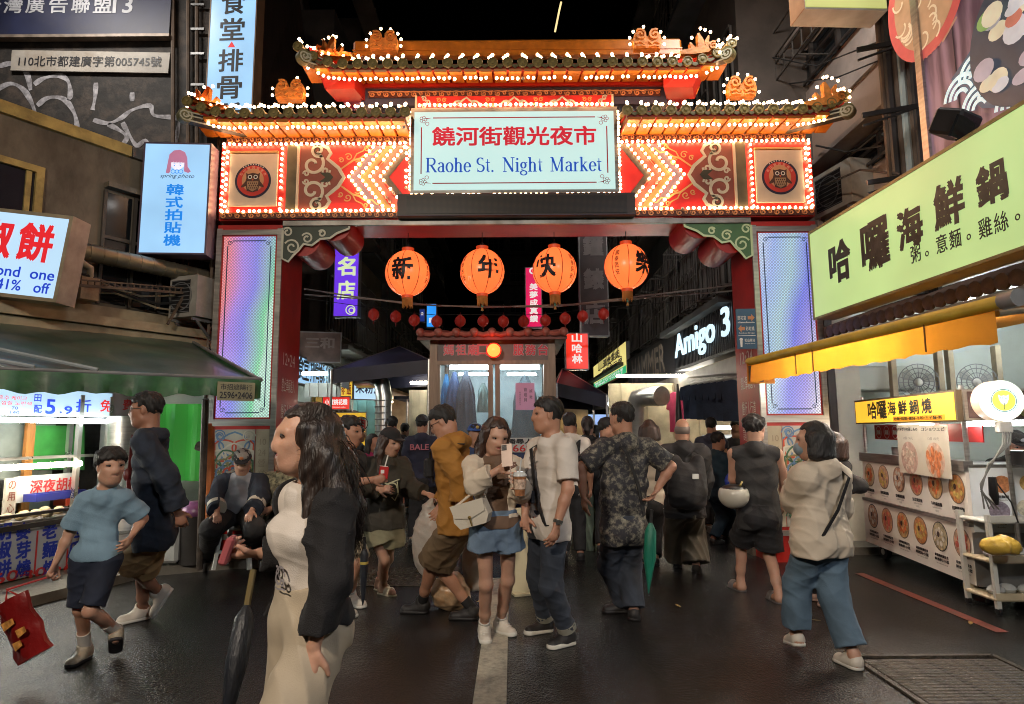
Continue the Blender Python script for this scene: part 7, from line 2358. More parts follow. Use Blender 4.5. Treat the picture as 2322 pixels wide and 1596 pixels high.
# blue signpost board on the pillar
fr = Frame(P(1692,745,7.5),(1,-.04,0),UP)
t = thing('direction_sign','blue direction board with orange arrows fixed to the red pillar','sign',fr.o)
m_ = MB(); fr.box(m_,-.115,.115,-.24,.24,-.02,0); m_.build('panel',mat('signpost_blue',(.03,.09,.17),.5,var=.15),t)
OAR = mat('arrow_orange',(.5,.22,.1),.5)
for k,(zz,s)in enumerate(((.13,1),(-.0,-1))):
	m_ = MB(); m_.poly([(s*a+.055*s*0,zz+b_)for a,b_ in((.02,.02),(.06,.02),(.06,.045),(.1,0),(.06,-.045),(.06,-.02),(.02,-.02))],fr,.005); m_.build('arrow',OAR,t)
	text(('慈祐宮','彩虹橋')[k],fr,-.05 if s>0 else.04,zz,.10,.05,WHTINK,t,z=.005)
	text(('Ciyou Temple','Rainbow Bridge')[k],fr,0,zz-.055,.18,.02,WHTINK,t,z=.005)
m_ = MB(); m_.ribbon([(-.1,.07),(.1,.07)],.006,fr,.005); m_.ribbon([(-.1,-.085),(.1,-.085)],.006,fr,.005); m_.disc(-.07,-.13,.02,fr,.005,10); m_.poly([(-.085,-.15),(-.055,-.15),(-.06,-.22),(-.08,-.22)],fr,.005); m_.build('pictogram',WHTINK,t)
text('松山車站',fr,.03,-.14,.12,.04,WHTINK,t,z=.005); text('Songshan Station',fr,.03,-.18,.12,.016,WHTINK,t,z=.005)
# far market stalls with lamps down the middle of the street
for i,(x,y,lb)in enumerate(((-1.6,14.5,'far stall under a dark canopy seen past the duct'),(1.7,15,'far stall with a lit board seen past the booth'),(-.8,21,'farther stall with warm lamps in the middle of the street'),(1.2,24,'farthest lit stall in the middle of the street'))):
	t = thing('market_stall',lb,'stall',(x,y,0),0,'stalls in the middle of the street')
	m_ = MB().box((x,y,.45),(1.5,1.0,.9)); m_.build('counter',mat('stall_counter_%d'%(i%2),((.4,.1,.05),(.3,.3,.3))[i%2],.5),t)
	m_ = MB().box((x,y,2.25),(1.9,1.5,.06)); m_.build('canopy',NAVC,t)
	m_ = MB()
	for a in(-.7,.7):
		for b_ in(-.5,.5):
			m_.bar((x+a,y+b_,0),(x+a,y+b_,2.25),.04)
	m_.build('post',STEEL,t)
	m_ = MB().tube([(x-.6,y-.3,2.12),(x+.6,y-.3,2.12)],.03,8); m_.build('tube_lamp',glow('shop_tube_far%d'%i,((1,.9,.75),(.8,.95,1))[i%2],50),t)
	m_ = MB().box((x,y+.5,1.5),(1.5,.03,.8)); m_.build('back_board',glow('far_board%d'%i,[(.9,.75,.5),(.35,.5,.9),(.9,.5,.15),(.9,.3,.1)][i],.5),t)
# ================================================================== people
def V3(p):
	return np.array(p,np.float64)
def nrm(v):
	return v/max(np.linalg.norm(v),1e-9)
class Body:
	"""A smooth solid grown from tapered limbs and rounded masses on a fine grid, skinned as one surface."""
	def __init__(self,h):
		self.h, self.ops = h,[]
	def cap(self,a,b,ra,rb,k=.02,fl=None,fs=1.0,c0=False,c1=False,sub=False):
		self.ops.append(('cap',V3(a),V3(b),ra,rb,k,fl,fs,c0,c1,sub))
	def ell(self,c,axes,rad,k=.02,sub=False):
		self.ops.append(('ell',V3(c),np.array(axes,np.float64),V3(rad),k,sub))
	def cut(self,p,n):
		self.ops.append(('cut',V3(p),nrm(V3(n))))
	def carve(self,fn):
		self.ops.append(('fn',fn))
	def run(self,amp=0.0,fold=None):
		h = self.h
		lo, hi = np.full(3,1e9), np.full(3,-1e9)
		for o in self.ops:
			if o[0]=='cap' and not o[10]:
				r = max(o[3],o[4])+.01
				lo = np.minimum(lo,np.minimum(o[1],o[2])-r); hi = np.maximum(hi,np.maximum(o[1],o[2])+r)
			elif o[0]=='ell' and not o[5]:
				r = o[3].max()+.01
				lo = np.minimum(lo,o[1]-r); hi = np.maximum(hi,o[1]+r)
		lo-=3*h; hi+=3*h
		n = np.ceil((hi-lo)/h).astype(int)+1
		ax =[(lo[i]+h*np.arange(n[i])).astype(np.float32)for i in range(3)]
		D = np.full(n,.5,np.float32)
		def region(l_,u_):
			s =[]
			for i in range(3):
				a = max(0,int((l_[i]-lo[i])/h)); b = min(n[i],int((u_[i]-lo[i])/h)+2)
				if b<=a:
					return None
				s.append(slice(a,b))
			return tuple(s)
		def pts(s):
			return ax[0][s[0]][:,None,None], ax[1][s[1]][None,:,None], ax[2][s[2]][None,None,:]
		for o in self.ops:
			if o[0]=='cap':
				_, a, b, ra, rb, k, fl, fs, c0, c1, sub = o
				m = max(ra,rb)+k+2.5*h
				s = region(np.minimum(a,b)-m,np.maximum(a,b)+m)
				if s is None:
					continue
				x, y, z = pts(s)
				px, py, pz = x-np.float32(a[0]), y-np.float32(a[1]), z-np.float32(a[2])
				ab = b-a
				L2 = float(ab@ab)+1e-12
				t =(px*ab[0]+py*ab[1]+pz*ab[2])/L2
				tc = np.clip(t,0,1)
				qx, qy, qz = px-tc*ab[0], py-tc*ab[1], pz-tc*ab[2]
				if fl is not None:
					w =(qx*fl[0]+qy*fl[1]+qz*fl[2])*(fs-1)
					qx, qy, qz = qx+w*fl[0], qy+w*fl[1], qz+w*fl[2]
				d = np.sqrt(qx*qx+qy*qy+qz*qz)-(ra+(rb-ra)*tc)
				if c0:
					d = np.maximum(d,-t*math.sqrt(L2))
				if c1:
					d = np.maximum(d,(t-1)*math.sqrt(L2))
			elif o[0]=='ell':
				_, c, A, rad, k, sub = o
				m = rad.max()+k+2.5*h
				s = region(c-m,c+m)
				if s is None:
					continue
				x, y, z = pts(s)
				px, py, pz = x-np.float32(c[0]), y-np.float32(c[1]), z-np.float32(c[2])
				q = 0
				for i in range(3):
					w =(px*A[i][0]+py*A[i][1]+pz*A[i][2])/rad[i]
					q = q+w*w
				q = np.sqrt(q)
				d =(q-1)*rad.min()*.5+(q-1)*rad.mean()*.5
			elif o[0]=='cut':
				x, y, z = pts((slice(None),)*3)
				D = np.maximum(D,((x-o[1][0])*o[2][0]+(y-o[1][1])*o[2][1]+(z-o[1][2])*o[2][2]).astype(np.float32))
				continue
			else:
				x, y, z = pts((slice(None),)*3)
				D = o[1](x,y,z,D).astype(np.float32)
				continue
			d = d.astype(np.float32)
			e = D[s]
			if sub:
				hh = np.maximum(k-np.abs(e+d),0)/k
				D[s] = np.maximum(e,-d)+hh*hh*k*.25
			else:
				hh = np.maximum(k-np.abs(e-d),0)/k
				D[s] = np.minimum(e,d)-hh*hh*k*.25
		if amp:
			near = np.abs(D)<3*h+amp
			I = np.nonzero(near)
			p = np.stack([ax[i][I[i]]for i in range(3)],1)
			D[near]+=(amp*(fold or cloth_fold)(p)).astype(np.float32)
		D[0], D[-1], D[:,0], D[:,-1], D[:,:,0], D[:,:,-1] = .5, .5, .5, .5, .5, .5
		ins = D<0
		c = sum(ins[i:n[0]-1+i,j:n[1]-1+j,k:n[2]-1+k].astype(np.uint8)for i in(0,1)for j in(0,1)for k in(0,1))
		act =(c>0)&(c<8)
		idx = np.full(act.shape,-1,np.int32)
		cells = np.argwhere(act)
		idx[act] = np.arange(len(cells))
		cor ={q:D[cells[:,0]+q[0],cells[:,1]+q[1],cells[:,2]+q[2]]for q in[(i,j,k)for i in(0,1)for j in(0,1)for k in(0,1)]}
		acc, cnt = np.zeros((len(cells),3)), np.zeros(len(cells))
		for q in cor:
			for a in range(3):
				if q[a]:
					continue
				r = list(q); r[a] = 1; r = tuple(r)
				v0, v1 = cor[q], cor[r]
				m =(v0<0)!=(v1<0)
				t = np.where(m,v0/np.where(m,v0-v1,1),0)
				w = np.zeros((len(cells),3)); w[:] = q; w[:,a] = t
				acc+=w*m[:,None]; cnt+=m
		vs = lo+h*(cells+acc/cnt[:,None])
		quads =[]
		for a in range(3):
			b, e =(a+1)%3,(a+2)%3
			sl0, sl1 =[slice(1,-1)]*3,[slice(1,-1)]*3
			sl0[a], sl1[a] = slice(0,-1), slice(1,None)
			A0, A1 = ins[tuple(sl0)], ins[tuple(sl1)]
			E_ = np.argwhere(A0!=A1)
			up = A0[tuple(E_.T)]
			E_ = E_+1; E_[:,a]-=1
			q =[]
			for db, de in((-1,-1),(0,-1),(0,0),(-1,0)):
				f = E_.copy(); f[:,b]+=db; f[:,e]+=de
				q.append(idx[tuple(f.T)])
			q = np.stack(q,1)
			quads.append(np.where(up[:,None],q,q[:,::-1]))
		return vs, np.concatenate(quads)
	def build(self,name,m,parent=None,amp=0.0,fold=None,off=None):
		vs, q = self.run(amp,fold)
		me = bpy.data.meshes.new(name)
		if off is not None:
			vs = vs-off
		me.vertices.add(len(vs)); me.vertices.foreach_set('co',vs.astype(np.float32).ravel())
		me.loops.add(len(q)*4); me.loops.foreach_set('vertex_index',q.ravel().astype(np.int32))
		me.polygons.add(len(q)); me.polygons.foreach_set('loop_start',np.arange(0,len(q)*4,4,dtype=np.int32))
		me.polygons.foreach_set('use_smooth',np.ones(len(q),bool))
		me.update(calc_edges=True)
		me.validate()
		return link(name,me,m,parent,local=True)
def cloth_fold(p):
	x, y, z = p[:,0], p[:,1], p[:,2]
	a = np.sin(19*x+14*y-11*z+2.2*np.sin(9*z+5*x))
	b = np.sin(31*z+12*x-9*y+1.7*np.sin(13*y+7*z))
	c = np.sin(47*x-21*z+33*y+1.5*np.sin(21*z))
	return.25-.85*(1-np.abs(a))**2-.6*(1-np.abs(b))**2+.25*c+.35*a
def drape_fold(p):
	x, y, z = p[:,0], p[:,1], p[:,2]
	a = np.sin(34*x+25*y+2.5*z+1.6*np.sin(4*z+6*x))
	b = np.sin(13*z+10*x+2*np.sin(7*y))
	return.9*(np.abs(a)-.6)+.4*(np.abs(b)-.6)
def strand(p):
	x, y, z = p[:,0], p[:,1], p[:,2]
	u = x*1.0+.6*np.sin(7*z)*.12
	return.7*np.sin(150*u+90*y+3*np.sin(11*z))+.6*np.sin(70*y-60*u+4*np.sin(8*z))+.5*np.sin(9*z+30*u)
def tuft(p):
	x, y, z = p[:,0], p[:,1], p[:,2]
	return.7*np.sin(120*x+40*z+2*np.sin(60*y))*np.sin(110*y+50*z)+.5*np.sin(60*z+70*x+50*y)
def skinmat(nm,col):
	return mat('skin_'+nm,col,.48,var=.10,scale=10,bump=.12,bscale=120,spec=.4,sub=.12,dirt=(col[0]*.95,col[1]*.72,col[2]*.7),dirt_amt=.35,dirt_scale=9)
SK = skinmat('warm',(.40,.205,.13))
SKP = skinmat('pale',(.47,.265,.18))
SKD = skinmat('tan',(.30,.145,.09))
HAIRB = mat('hair_black',(.010,.008,.007),.58,var=.6,scale=40,bump=.6,bscale=150,stretch=(1,1,.12))
HAIRBR = mat('hair_brown',(.035,.016,.009),.40,var=.6,scale=40,bump=.6,bscale=150,stretch=(1,1,.12))
HAIRD = mat('hair_dark_brown',(.018,.010,.007),.42,var=.6,scale=40,bump=.6,bscale=150,stretch=(1,1,.12))
EYEW = mat('eye_white',(.34,.30,.27),.25)
IRIS = mat('iris_dark',(.012,.007,.005),.1)
LIP = mat('lip',(.36,.10,.085),.4)
LIPM = mat('lip_m',(.30,.13,.095),.5)
def cloth(nm,col,var=.22,rough=.82,**kw):
	return mat('cloth_'+nm,col,rough,var=var,scale=kw.pop('scale',7),bump=kw.pop('bump',.25),bscale=kw.pop('bscale',220),**kw)
def ik(a,t,l1,l2,hint):
	d = t-a
	L = np.linalg.norm(d)
	mx =(l1+l2)*.998
	if L>mx:
		d = d*mx/L; t = a+d; L = mx
	u = d/L
	q = np.clip((l1*l1-l2*l2+L*L)/(2*L),-l1,l1)
	hgt = math.sqrt(max(l1*l1-q*q,0))
	hp = hint-u*(hint@u)
	return a+u*q+nrm(hp)*hgt, t
def hand(B,w,d,n_,lat,s,curl=.35,spread=1.0):
	"""Palm, four unequal bent fingers and a thumb leaving the side of the palm."""
	d, lat, n_ = nrm(d), nrm(lat), nrm(n_)
	B.cap(w+d*.01*s,w+d*.075*s+lat*.004*s,.026*s,.036*s,.012,n_,1.9)
	for i, ln in enumerate((.070,.079,.073,.056)):
		b = w+d*(.092-.004*abs(i-1.2))*s+lat*(.030-.0195*i)*s
		e = nrm(d+lat*(.10-.07*i)*spread)
		c1 = curl*(.8+.12*i)
		d1 = e*math.cos(c1)+n_*math.sin(c1)
		m_ = b+d1*ln*.52*s
		d2 = e*math.cos(c1*2.1)+n_*math.sin(c1*2.1)
		B.cap(b-d*.012*s,m_,.0100*s,.0090*s,.006)
		B.cap(m_,m_+d2*ln*.5*s,.0090*s,.0070*s,.004)
	b = w+d*.028*s+lat*.028*s
	td = nrm(d*.75+lat*.75+n_*.35)
	m_ = b+td*.042*s
	B.cap(b,m_,.0135*s,.0115*s,.012)
	B.cap(m_,m_+nrm(td+d*.7+n_*.25*(1+curl))*.032*s,.0112*s,.0085*s,.004)
def g3(p,z=0.0):
	return V3(p)if len(p)==3 and isinstance(p[2],str)is False and p[0]<50 else V3(GND(p[0],p[1],p[2]if len(p)>2 else z))
def fuzz(hb,m,body,hf,up,n):
	"""Short loose hairs standing off the hair, so that its edge is not a clean line."""
	me = hb.data
	N_ = len(me.vertices)
	co = np.empty(N_*3,np.float32); me.vertices.foreach_get('co',co); co = co.reshape(-1,3)
	no = np.empty(N_*3,np.float32); me.vertices.foreach_get('normal',no); no = no.reshape(-1,3)
	rg = np.random.default_rng(N_)
	vs, fs =[],[]
	for i in rg.integers(0,N_,n):
		p, q = co[i].astype(float), no[i].astype(float)
		d = nrm(q*rg.uniform(.25,.7)-up*rg.uniform(.1,.9)+hf*rg.uniform(-.4,.6)+rg.normal(0,.3,3))
		L_ = rg.uniform(.010,.026); w = nrm(np.cross(d,rg.normal(0,1,3)))*rg.uniform(.0008,.0016)
		b = len(vs); e = p-q*.003
		vs+=[tuple(e-w),tuple(e+w),tuple(e+d*L_*.6+w*.7),tuple(e+d*L_*.6-w*.7),tuple(e+d*L_-up*L_*.15)]
		fs+=[(b,b+1,b+2,b+3),(b+3,b+2,b+4)]
	me = bpy.data.meshes.new('loose_hairs'); me.from_pydata(vs,[],fs)
	tag(link('loose_hairs',me,m,body,local=True),kind='stuff')
def locks(hd,hair,m,body,o,up,hf,hl,hh,s,fs_,extra):
	"""Loose strands over the hair: thin ribbons from the crown down past the shoulders."""
	vs, fs =[],[]
	rg = np.random.default_rng(5)
	ends =[(V3(P(*q[1])),q[3])for q in extra]if isinstance(extra,list)else None
	for k in range(2200):
		t = rg.uniform(-1.9,1.9); u0 = rg.uniform(.1,.48)
		r0 = math.sqrt(max(0,1-(u0/.53)**2))
		p0 = hd(-.07-.42*r0*math.cos(t),.36*r0*math.sin(t),.13+u0*.8)
		p1 = hd(-.06-.44*math.cos(t),.40*math.sin(t),rg.uniform(-.05,.1))
		p2 = hd(-.12-.38*math.cos(t),.43*math.sin(t),-.45)+rg.normal(0,.008,3)
		if ends and rg.random()<.75:
			e, r_ = ends[rg.integers(len(ends))]
			p3 = e+rg.normal(0,.6*r_+.012,3); p3[2]-=rg.uniform(0,.10)
			p2 = p2*.5+(p3+V3((0,0,.16)))*.5
		else:
			p3 = p2-up*rg.uniform(.12,.30)*s+rg.normal(0,.012,3)
		cp =[p0,p0,p1,p2,p3,p3]
		pts =[]
		for i in range(1,4):
			for q in range(5):
				w = q/5
				a, b, c, d = cp[i-1], cp[i], cp[i+1], cp[i+2]
				pts.append(.5*(2*b+(c-a)*w+(2*a-5*b+4*c-d)*w*w+(3*b-a-3*c+d)*w**3))
		wd = rg.uniform(.0012,.0026)
		sd = nrm(np.cross(p3-p0,V3((.3,1,.1)))); b_ = len(vs)
		for i, p in enumerate(pts):
			p = p+.006*math.sin(i*.9+k)*sd-o
			ww = wd*(1 if i<10 else max(.15,(15-i)/5))
			vs+=[tuple(p-sd*ww),tuple(p+sd*ww)]
		fs+=[(b_+2*i,b_+2*i+1,b_+2*i+3,b_+2*i+2)for i in range(len(pts)-1)]
	me = bpy.data.meshes.new('hair_strands'); me.from_pydata(vs,[],fs)
	tag(link('hair_strands',me,m,body,local=True),kind='stuff')
def person(label,Y,head,hip,yaw,feet,hands,hh=.24,hyaw=None,hp=0,hr=0,sex='m',h=.0078,skin=SK,hair='short',hairm=HAIRB,top=None,bot=None,shoes=None,syaw=None,elbow=(None,None),curl=(.4,.4),fat=1.0,face=True,knees=None,extra=None,palm=(None,None),group=None,headdy=0.0,hipdy=0.0):
	up = V3((0,0,1))
	s = hh/.24
	S = s*(.93 if sex=='f' else 1.0)
	a = R(yaw); f = V3((math.sin(a),-math.cos(a),0)); l = V3((math.cos(a),math.sin(a),0))
	sa = R(yaw if syaw is None else syaw); fs_ = V3((math.sin(sa),-math.cos(sa),0)); ls = V3((math.cos(sa),math.sin(sa),0))
	ha = R(yaw if hyaw is None else hyaw); hf = V3((math.sin(ha),-math.cos(ha),0)); hl = V3((math.cos(ha),math.sin(ha),0))
	p_ = R(hp); hu = up*math.cos(p_)+hf*math.sin(p_); hf = hf*math.cos(p_)-up*math.sin(p_)
	r_ = R(hr); hl, hu = hl*math.cos(r_)+hu*math.sin(r_), hu*math.cos(r_)-hl*math.sin(r_)
	Hc = V3(P(head[0],head[1],Y+headdy)); Pc = V3(P(hip[0],hip[1],Y+hipdy))
	N = Hc-hu*.5*hh*.55-up*.115*s-hf*.035*s
	ax = nrm(N-Pc); T = np.linalg.norm(N-Pc)
	shw =(.172 if sex=='m' else.148 if sex=='f' else.132)*s*(.5+.5*fat)
	Sh =[N-ax*.055*s+ls*q*shw for q in(1,-1)]
	hw =(.080 if sex!='f' else.086)*s
	Hp =[Pc+l*q*hw-up*.03*s for q in(1,-1)]
	An, Kn, FT =[],[],[]
	for i in(0,1):
		he, to = g3(feet[i][0]), g3(feet[i][1])
		d = to-he; L_ = .245*s*(.92 if sex=='f' else 1)
		dn = nrm(d)
		mid =(he+to)/2
		he, to = mid-dn*L_*.5, mid+dn*L_*.5
		fu = nrm(up-dn*(up@dn))
		FT.append((he,to,dn,fu))
		An.append(he+dn*.055*s+fu*.085*s)
	dl =[np.linalg.norm(An[i]-Hp[i])for i in(0,1)]
	l1 = min(max(max(dl)/2*1.010,.34*s),.52*s)
	for i in(0,1):
		if knees and knees[i]is not None:
			Kn.append(V3(P(*knees[i])))
		else:
			lk = max(l1*(.965 if dl[i]<max(dl)else 1),dl[i]/2*1.006)
			Kn.append(ik(Hp[i],An[i],lk,lk,nrm(FT[i][2]*V3((1,1,0))*.6+f*.7))[0])
	El, Wr, HD =[],[],[]
	for i in(0,1):
		q =(1,-1)[i]
		w = V3(P(hands[i][0],hands[i][1],Y+(hands[i][2]if len(hands[i])>2 else 0)))
		hint = V3(elbow[i])if elbow[i]is not None else(-fs_*.8+ls*q*.5-up*.3)
		la = max(np.linalg.norm(w-Sh[i])/1.9*1.015,.29*s*(.66 if sex=='c' else.76 if sex=='f' else.80))
		la = min(la,.30*s)
		e, w = ik(Sh[i],w,la,la*.9,hint)
		El.append(e); Wr.append(w)
		HD.append(nrm(w-e))
	o = V3((Pc[0],Pc[1],0))
	B = Body(h)
	w1 ={'m':1.0,'f':.88,'c':.70}[sex]
	def torso(B,add=0.0,hang=0.0,bust=True):
		C1, C2, W_, Q = N-ax*T*.28, N-ax*T*.48, N-ax*T*.70, Pc.copy()
		q1, q2 = .098*s*w1, .090*s*w1*(.4+.6*fat)
		B.cap(C1-ls*.078*s*w1,C1+ls*.078*s*w1,q1+add,q1+add,.03,fs_,1.14)
		B.cap(C2-ls*.066*s*fat*w1,C2+ls*.066*s*fat*w1,q2+add+hang*.2,q2+add+hang*.2,.04,fs_,1.12)
		ww =(.084 if sex!='f' else.070)*s*fat
		B.cap(W_-l*.052*s*fat,W_+l*.052*s*fat,ww+add+hang*.5,ww+add+hang*.5,.04,f,1.1)
		qq =(.096 if sex!='f' else.100)*s*(.6+.4*fat)+add+hang*.6
		B.cap(Q-l*.058*s,Q+l*.058*s,qq,qq,.04,f,1.06)
		B.cap(Sh[0]-ls*.01,Sh[1]+ls*.01,.050*s+add,.050*s+add,.035,fs_,1.05)
		for i in(0,1):
			B.cap(N+ax*.025*s,Sh[i]+ax*.008*s,.040*s+add*.6,.040*s+add*.8,.035)
			B.ell(Pc-f*.06*s+l*(.052,-.052)[i]*s-up*.03*s,(f,l,up),(.068*s+add,.072*s+add,.08*s+add),.03)
			if sex=='f' and add and i==0:
				q = N-ax*T*.36+fs_*.072*s; B.cap(q-ls*.055*s,q+ls*.055*s,.042*s+add,.042*s+add,.06); B.cap(q,W_+fs_*.03*s,.05*s+add,.045*s+add,.07)
			if sex=='f' and bust:
				B.ell(N-ax*T*.35+fs_*.066*s+ls*(.068,-.068)[i]*s,(fs_,ls,ax),(.048*s+add,.058*s+add,.052*s+add),.04)
		if fat>1.15:
			B.ell(W_+f*.07*s+up*.01,(f,l,up),(.10*s*fat+add,.13*s*fat+add,.12*s+add),.07)
	torso(B)
	B.cap(N-ax*.03,Hc-hu*.2*hh-hf*.04*s,(.060 if sex=='m' else.047)*s,(.056 if sex=='m' else.045)*s,.03)
	for i in(0,1):
		k_ =(1.0,.86,.8)['mfc'.index(sex)]if sex in 'mfc' else 1
		B.cap(Sh[i],El[i],.050*s*k_,.040*s*k_,.04)
		B.cap(El[i],El[i]*.65+Wr[i]*.35,.039*s*k_,.040*s*k_,.03)
		B.cap(El[i]*.65+Wr[i]*.35,Wr[i],.040*s*k_,.026*s*k_,.02)
		d = HD[i]
		pn = V3(palm[i])if palm[i]is not None else-ls*(1,-1)[i]*.8+fs_*.15
		pn = nrm(pn-d*(pn@d)); lat = np.cross(pn,d)if i==1 else np.cross(d,pn)
		hand(B,Wr[i],d,pn,lat,s*(.95 if sex!='m' else 1.0),curl[i])
		g_ =(1,.97,.85)['mfc'.index(sex)]
		g_*=.92
		B.cap(Hp[i],Kn[i],.076*s*g_,.050*s*g_,.04)
		B.cap(Kn[i],An[i]*.7+Kn[i]*.3,.052*s*g_,.042*s*g_,.03)
		B.cap(An[i]*.7+Kn[i]*.3,An[i],.042*s*g_,.034*s*g_,.03)
		sh_ = nrm(An[i]-Kn[i]); bk = -nrm(FT[i][2]-sh_*(FT[i][2]@sh_))
		B.ell(Kn[i]*.68+An[i]*.32+bk*.022*s,(sh_,bk,np.cross(sh_,bk)),(.11*s,.042*s*g_,.046*s*g_),.03)
		he, to, dn, fu = FT[i]
		B.cap(he+dn*.04*s+fu*.035*s,to-dn*(.03 if not shoes or shoes['k']=='slide' else.085)*s+fu*.026*s,.034*s,.026*s,.03,np.cross(dn,fu),.85)
		B.cap(An[i],he+dn*.04*s+fu*.035*s,.034*s,.032*s,.03)
	def hd(fw,si,u):
		return Hc+hf*fw*hh+hl*si*hh+hu*u*hh
	A =(hf,hl,hu)
	B.ell(hd(-.06,0,.12),A,(.40*hh,.305*hh,.38*hh),.02)
	B.ell(hd(.09,0,-.13),A,(.29*hh,.235*hh,.345*hh),.05)
	B.ell(hd(.235,0,-.39),A,(.095*hh,.11*hh,.085*hh),.05)
	for q in(1,-1):
		B.ell(hd(.21,q*.15,-.09),A,(.12*hh,.10*hh,.11*hh),.04)
		B.cap(hd(.02,q*.2,-.3),hd(.2,q*.08,-.40),.07*hh,.06*hh,.05)
		if h<.012:
			B.ell(hd(-.03,q*.315,-.02),(nrm(hf+hl*q*.4),nrm(hl*q-hf*.4),hu),(.075*hh,.025*hh,.13*hh),.01)
			B.ell(hd(.385,q*.145,.03),A,(.06*hh,.085*hh,.05*hh),.03,True)
			B.cap(hd(.335,q*.06,.095),hd(.27,q*.22,.10),.04*hh,.035*hh,.03)
	B.cap(hd(.35,0,.05),hd(.42,0,-.11),.028*hh,.048*hh,.035)
	if h<.012:
		for q in(1,-1):
			B.ell(hd(.375,q*.045,-.125),A,(.05*hh,.04*hh,.035*hh),.02)
		B.ell(hd(.33,0,-.235),A,(.075*hh,.10*hh,.055*hh),.03)
		B.cap(hd(.41,-.07,-.237),hd(.41,.07,-.237),.012*hh,.012*hh,.015,sub=True)
	body = B.build('person',skin,None,off=o)
	body.location = o
	tag(body,label,'person',group or 'people walking at the night market')
	if face and h<.012:
		for q in(1,-1):
			M_ = Matrix((hl,hf,hu)).transposed().to_4x4(); M_.translation = Vector(hd(.318,q*.145,.028)-o)
			e = MB(M_).ball((0,0,0),(.072*hh,.052*hh,.024*hh),10,6).build('eye',EYEW,body,smooth=True,local=True)
			M2 = M_.copy(); M2.translation = Vector(hd(.358,q*.145,.026)-o)
			MB(M2).ball((0,0,0),(.036*hh,.02*hh,.024*hh),10,6).build('iris',IRIS,e,smooth=True,local=True)
			m_ = MB(); m_.tube([Vector(hd(.372-.035*abs(t),q*(.145+t*.085),.054-.02*t*t)-o)for t in(-1,-.4,.2,.8,1.1)],.013*hh,6); m_.build('eyelid',hairm if hairm else HAIRB,body,smooth=True,local=True)
			m_ = MB(); m_.tube([Vector(hd(.375-.045*abs(t+.2)-.02,q*(.14+t*.105),.135-.02*t*t)-o)for t in(-.9,-.3,.3,1)],[.012*hh,.02*hh,.018*hh,.008*hh],6); m_.build('eyebrow',HAIRD,body,smooth=True,local=True)
		M_ = Matrix((hl,hf,hu)).transposed().to_4x4(); M_.translation = Vector(hd(.392,0,-.222)-o)
		lm = MB(M_); lm.ball((0,0,0),(.095*hh,.024*hh,.018*hh),10,6); lm.ball((0,0,-.034*hh),(.08*hh,.024*hh,.022*hh),10,6); lm.build('lips',LIP if sex=='f' else LIPM,body,smooth=True,local=True)
	def sleeve(B,i,fr_,add,k=.03,cuff=0.0):
		if fr_<=1:
			e = Sh[i]+(El[i]-Sh[i])*fr_
			B.cap(Sh[i],e,.050*s+add,.044*s+add+cuff,k,c1=True)
		else:
			e = El[i]+(Wr[i]-El[i])*(fr_-1)
			B.cap(Sh[i],El[i],.050*s+add,.042*s+add,k)
			B.cap(El[i],e,.042*s+add,.032*s+add+cuff,k,c1=True)
	lg = .90 if sex=='m' else.84
	if top:
		for t_ in(top if isinstance(top,list)else[top]):
			B = Body(h)
			add = t_.get('add',.013)*max(s,.8)
			torso(B,add,t_.get('hang',.02)*s)
			if not t_.get('open'):
				B.cap(N-fs_*.03*s-ax*.005,N+fs_*.03*s-ax*.035,.070*s+add,.068*s+add,.03)
			if t_.get('sl',.6)>0:
				for i in(0,1):
					sleeve(B,i,t_.get('sl',.6),add+t_.get('sladd',.006),cuff=t_.get('cuff',0))
			else:
				for i in(0,1):
					B.cap(Sh[i]+ls*(1,-1)[i]*.055*s,El[i],.058*s,.06*s,.02,sub=True)
			B.cap(N+ax*.028*s+fs_*.012*s*t_.get('neckf',1),N+ax*.4,(.063 if sex=='m' else.056)*s*t_.get('neck',1),.08*s,.012,sub=True)
			hem = t_.get('hem',-.10)
			if hem<-.03:
				for i in(0,1):
					B.cap(Hp[i]+up*.14*s,Hp[i]-up*.04,.074*s+add+t_.get('hang',.02)*.4,.084*s+add+t_.get('hang',.02)*.6,.03)
			if t_.get('open'):
				ow = t_['open']*s; c_ = N
				def op(x,y,z,D,ow=ow,c_=c_):
					la =(x-c_[0])*ls[0]+(y-c_[1])*ls[1]
					fw =(x-c_[0])*fs_[0]+(y-c_[1])*fs_[1]
					return np.maximum(D,np.minimum(ow-np.abs(la),fw-.0))
				B.carve(op)
			if t_.get('skirt'):
				B.cap(Pc,Pc+up*hem,.12*s+add,.12*s+add+t_['skirt'],.05,f,1.1,c1=True)
			B.cut(Pc+up*hem*s,-up)
			if t_.get('hood'):
				B.cap(N-fs_*.09*s+ax*.01-ls*.07*s,N-fs_*.09*s+ax*.01+ls*.07*s,.06*s,.06*s,.04)
				B.cap(N+ls*.09*s,N-fs_*.06*s+ls*.08*s,.035*s,.05*s,.03); B.cap(N-ls*.09*s,N-fs_*.06*s-ls*.08*s,.035*s,.05*s,.03)
			if t_.get('collar'):
				B.cap(N-ls*.06*s-ax*.01,N+ls*.06*s-ax*.01,.058*s,.058*s,.02,c0=False); B.cap(N-ax*.05,N+ax*.4,.054*s,.054*s,.01,sub=True); B.cut(N+ax*.045*s,ax)
			B.build(t_['n'],t_['m'],body,t_.get('amp',.0055),t_.get('fold'),off=o)
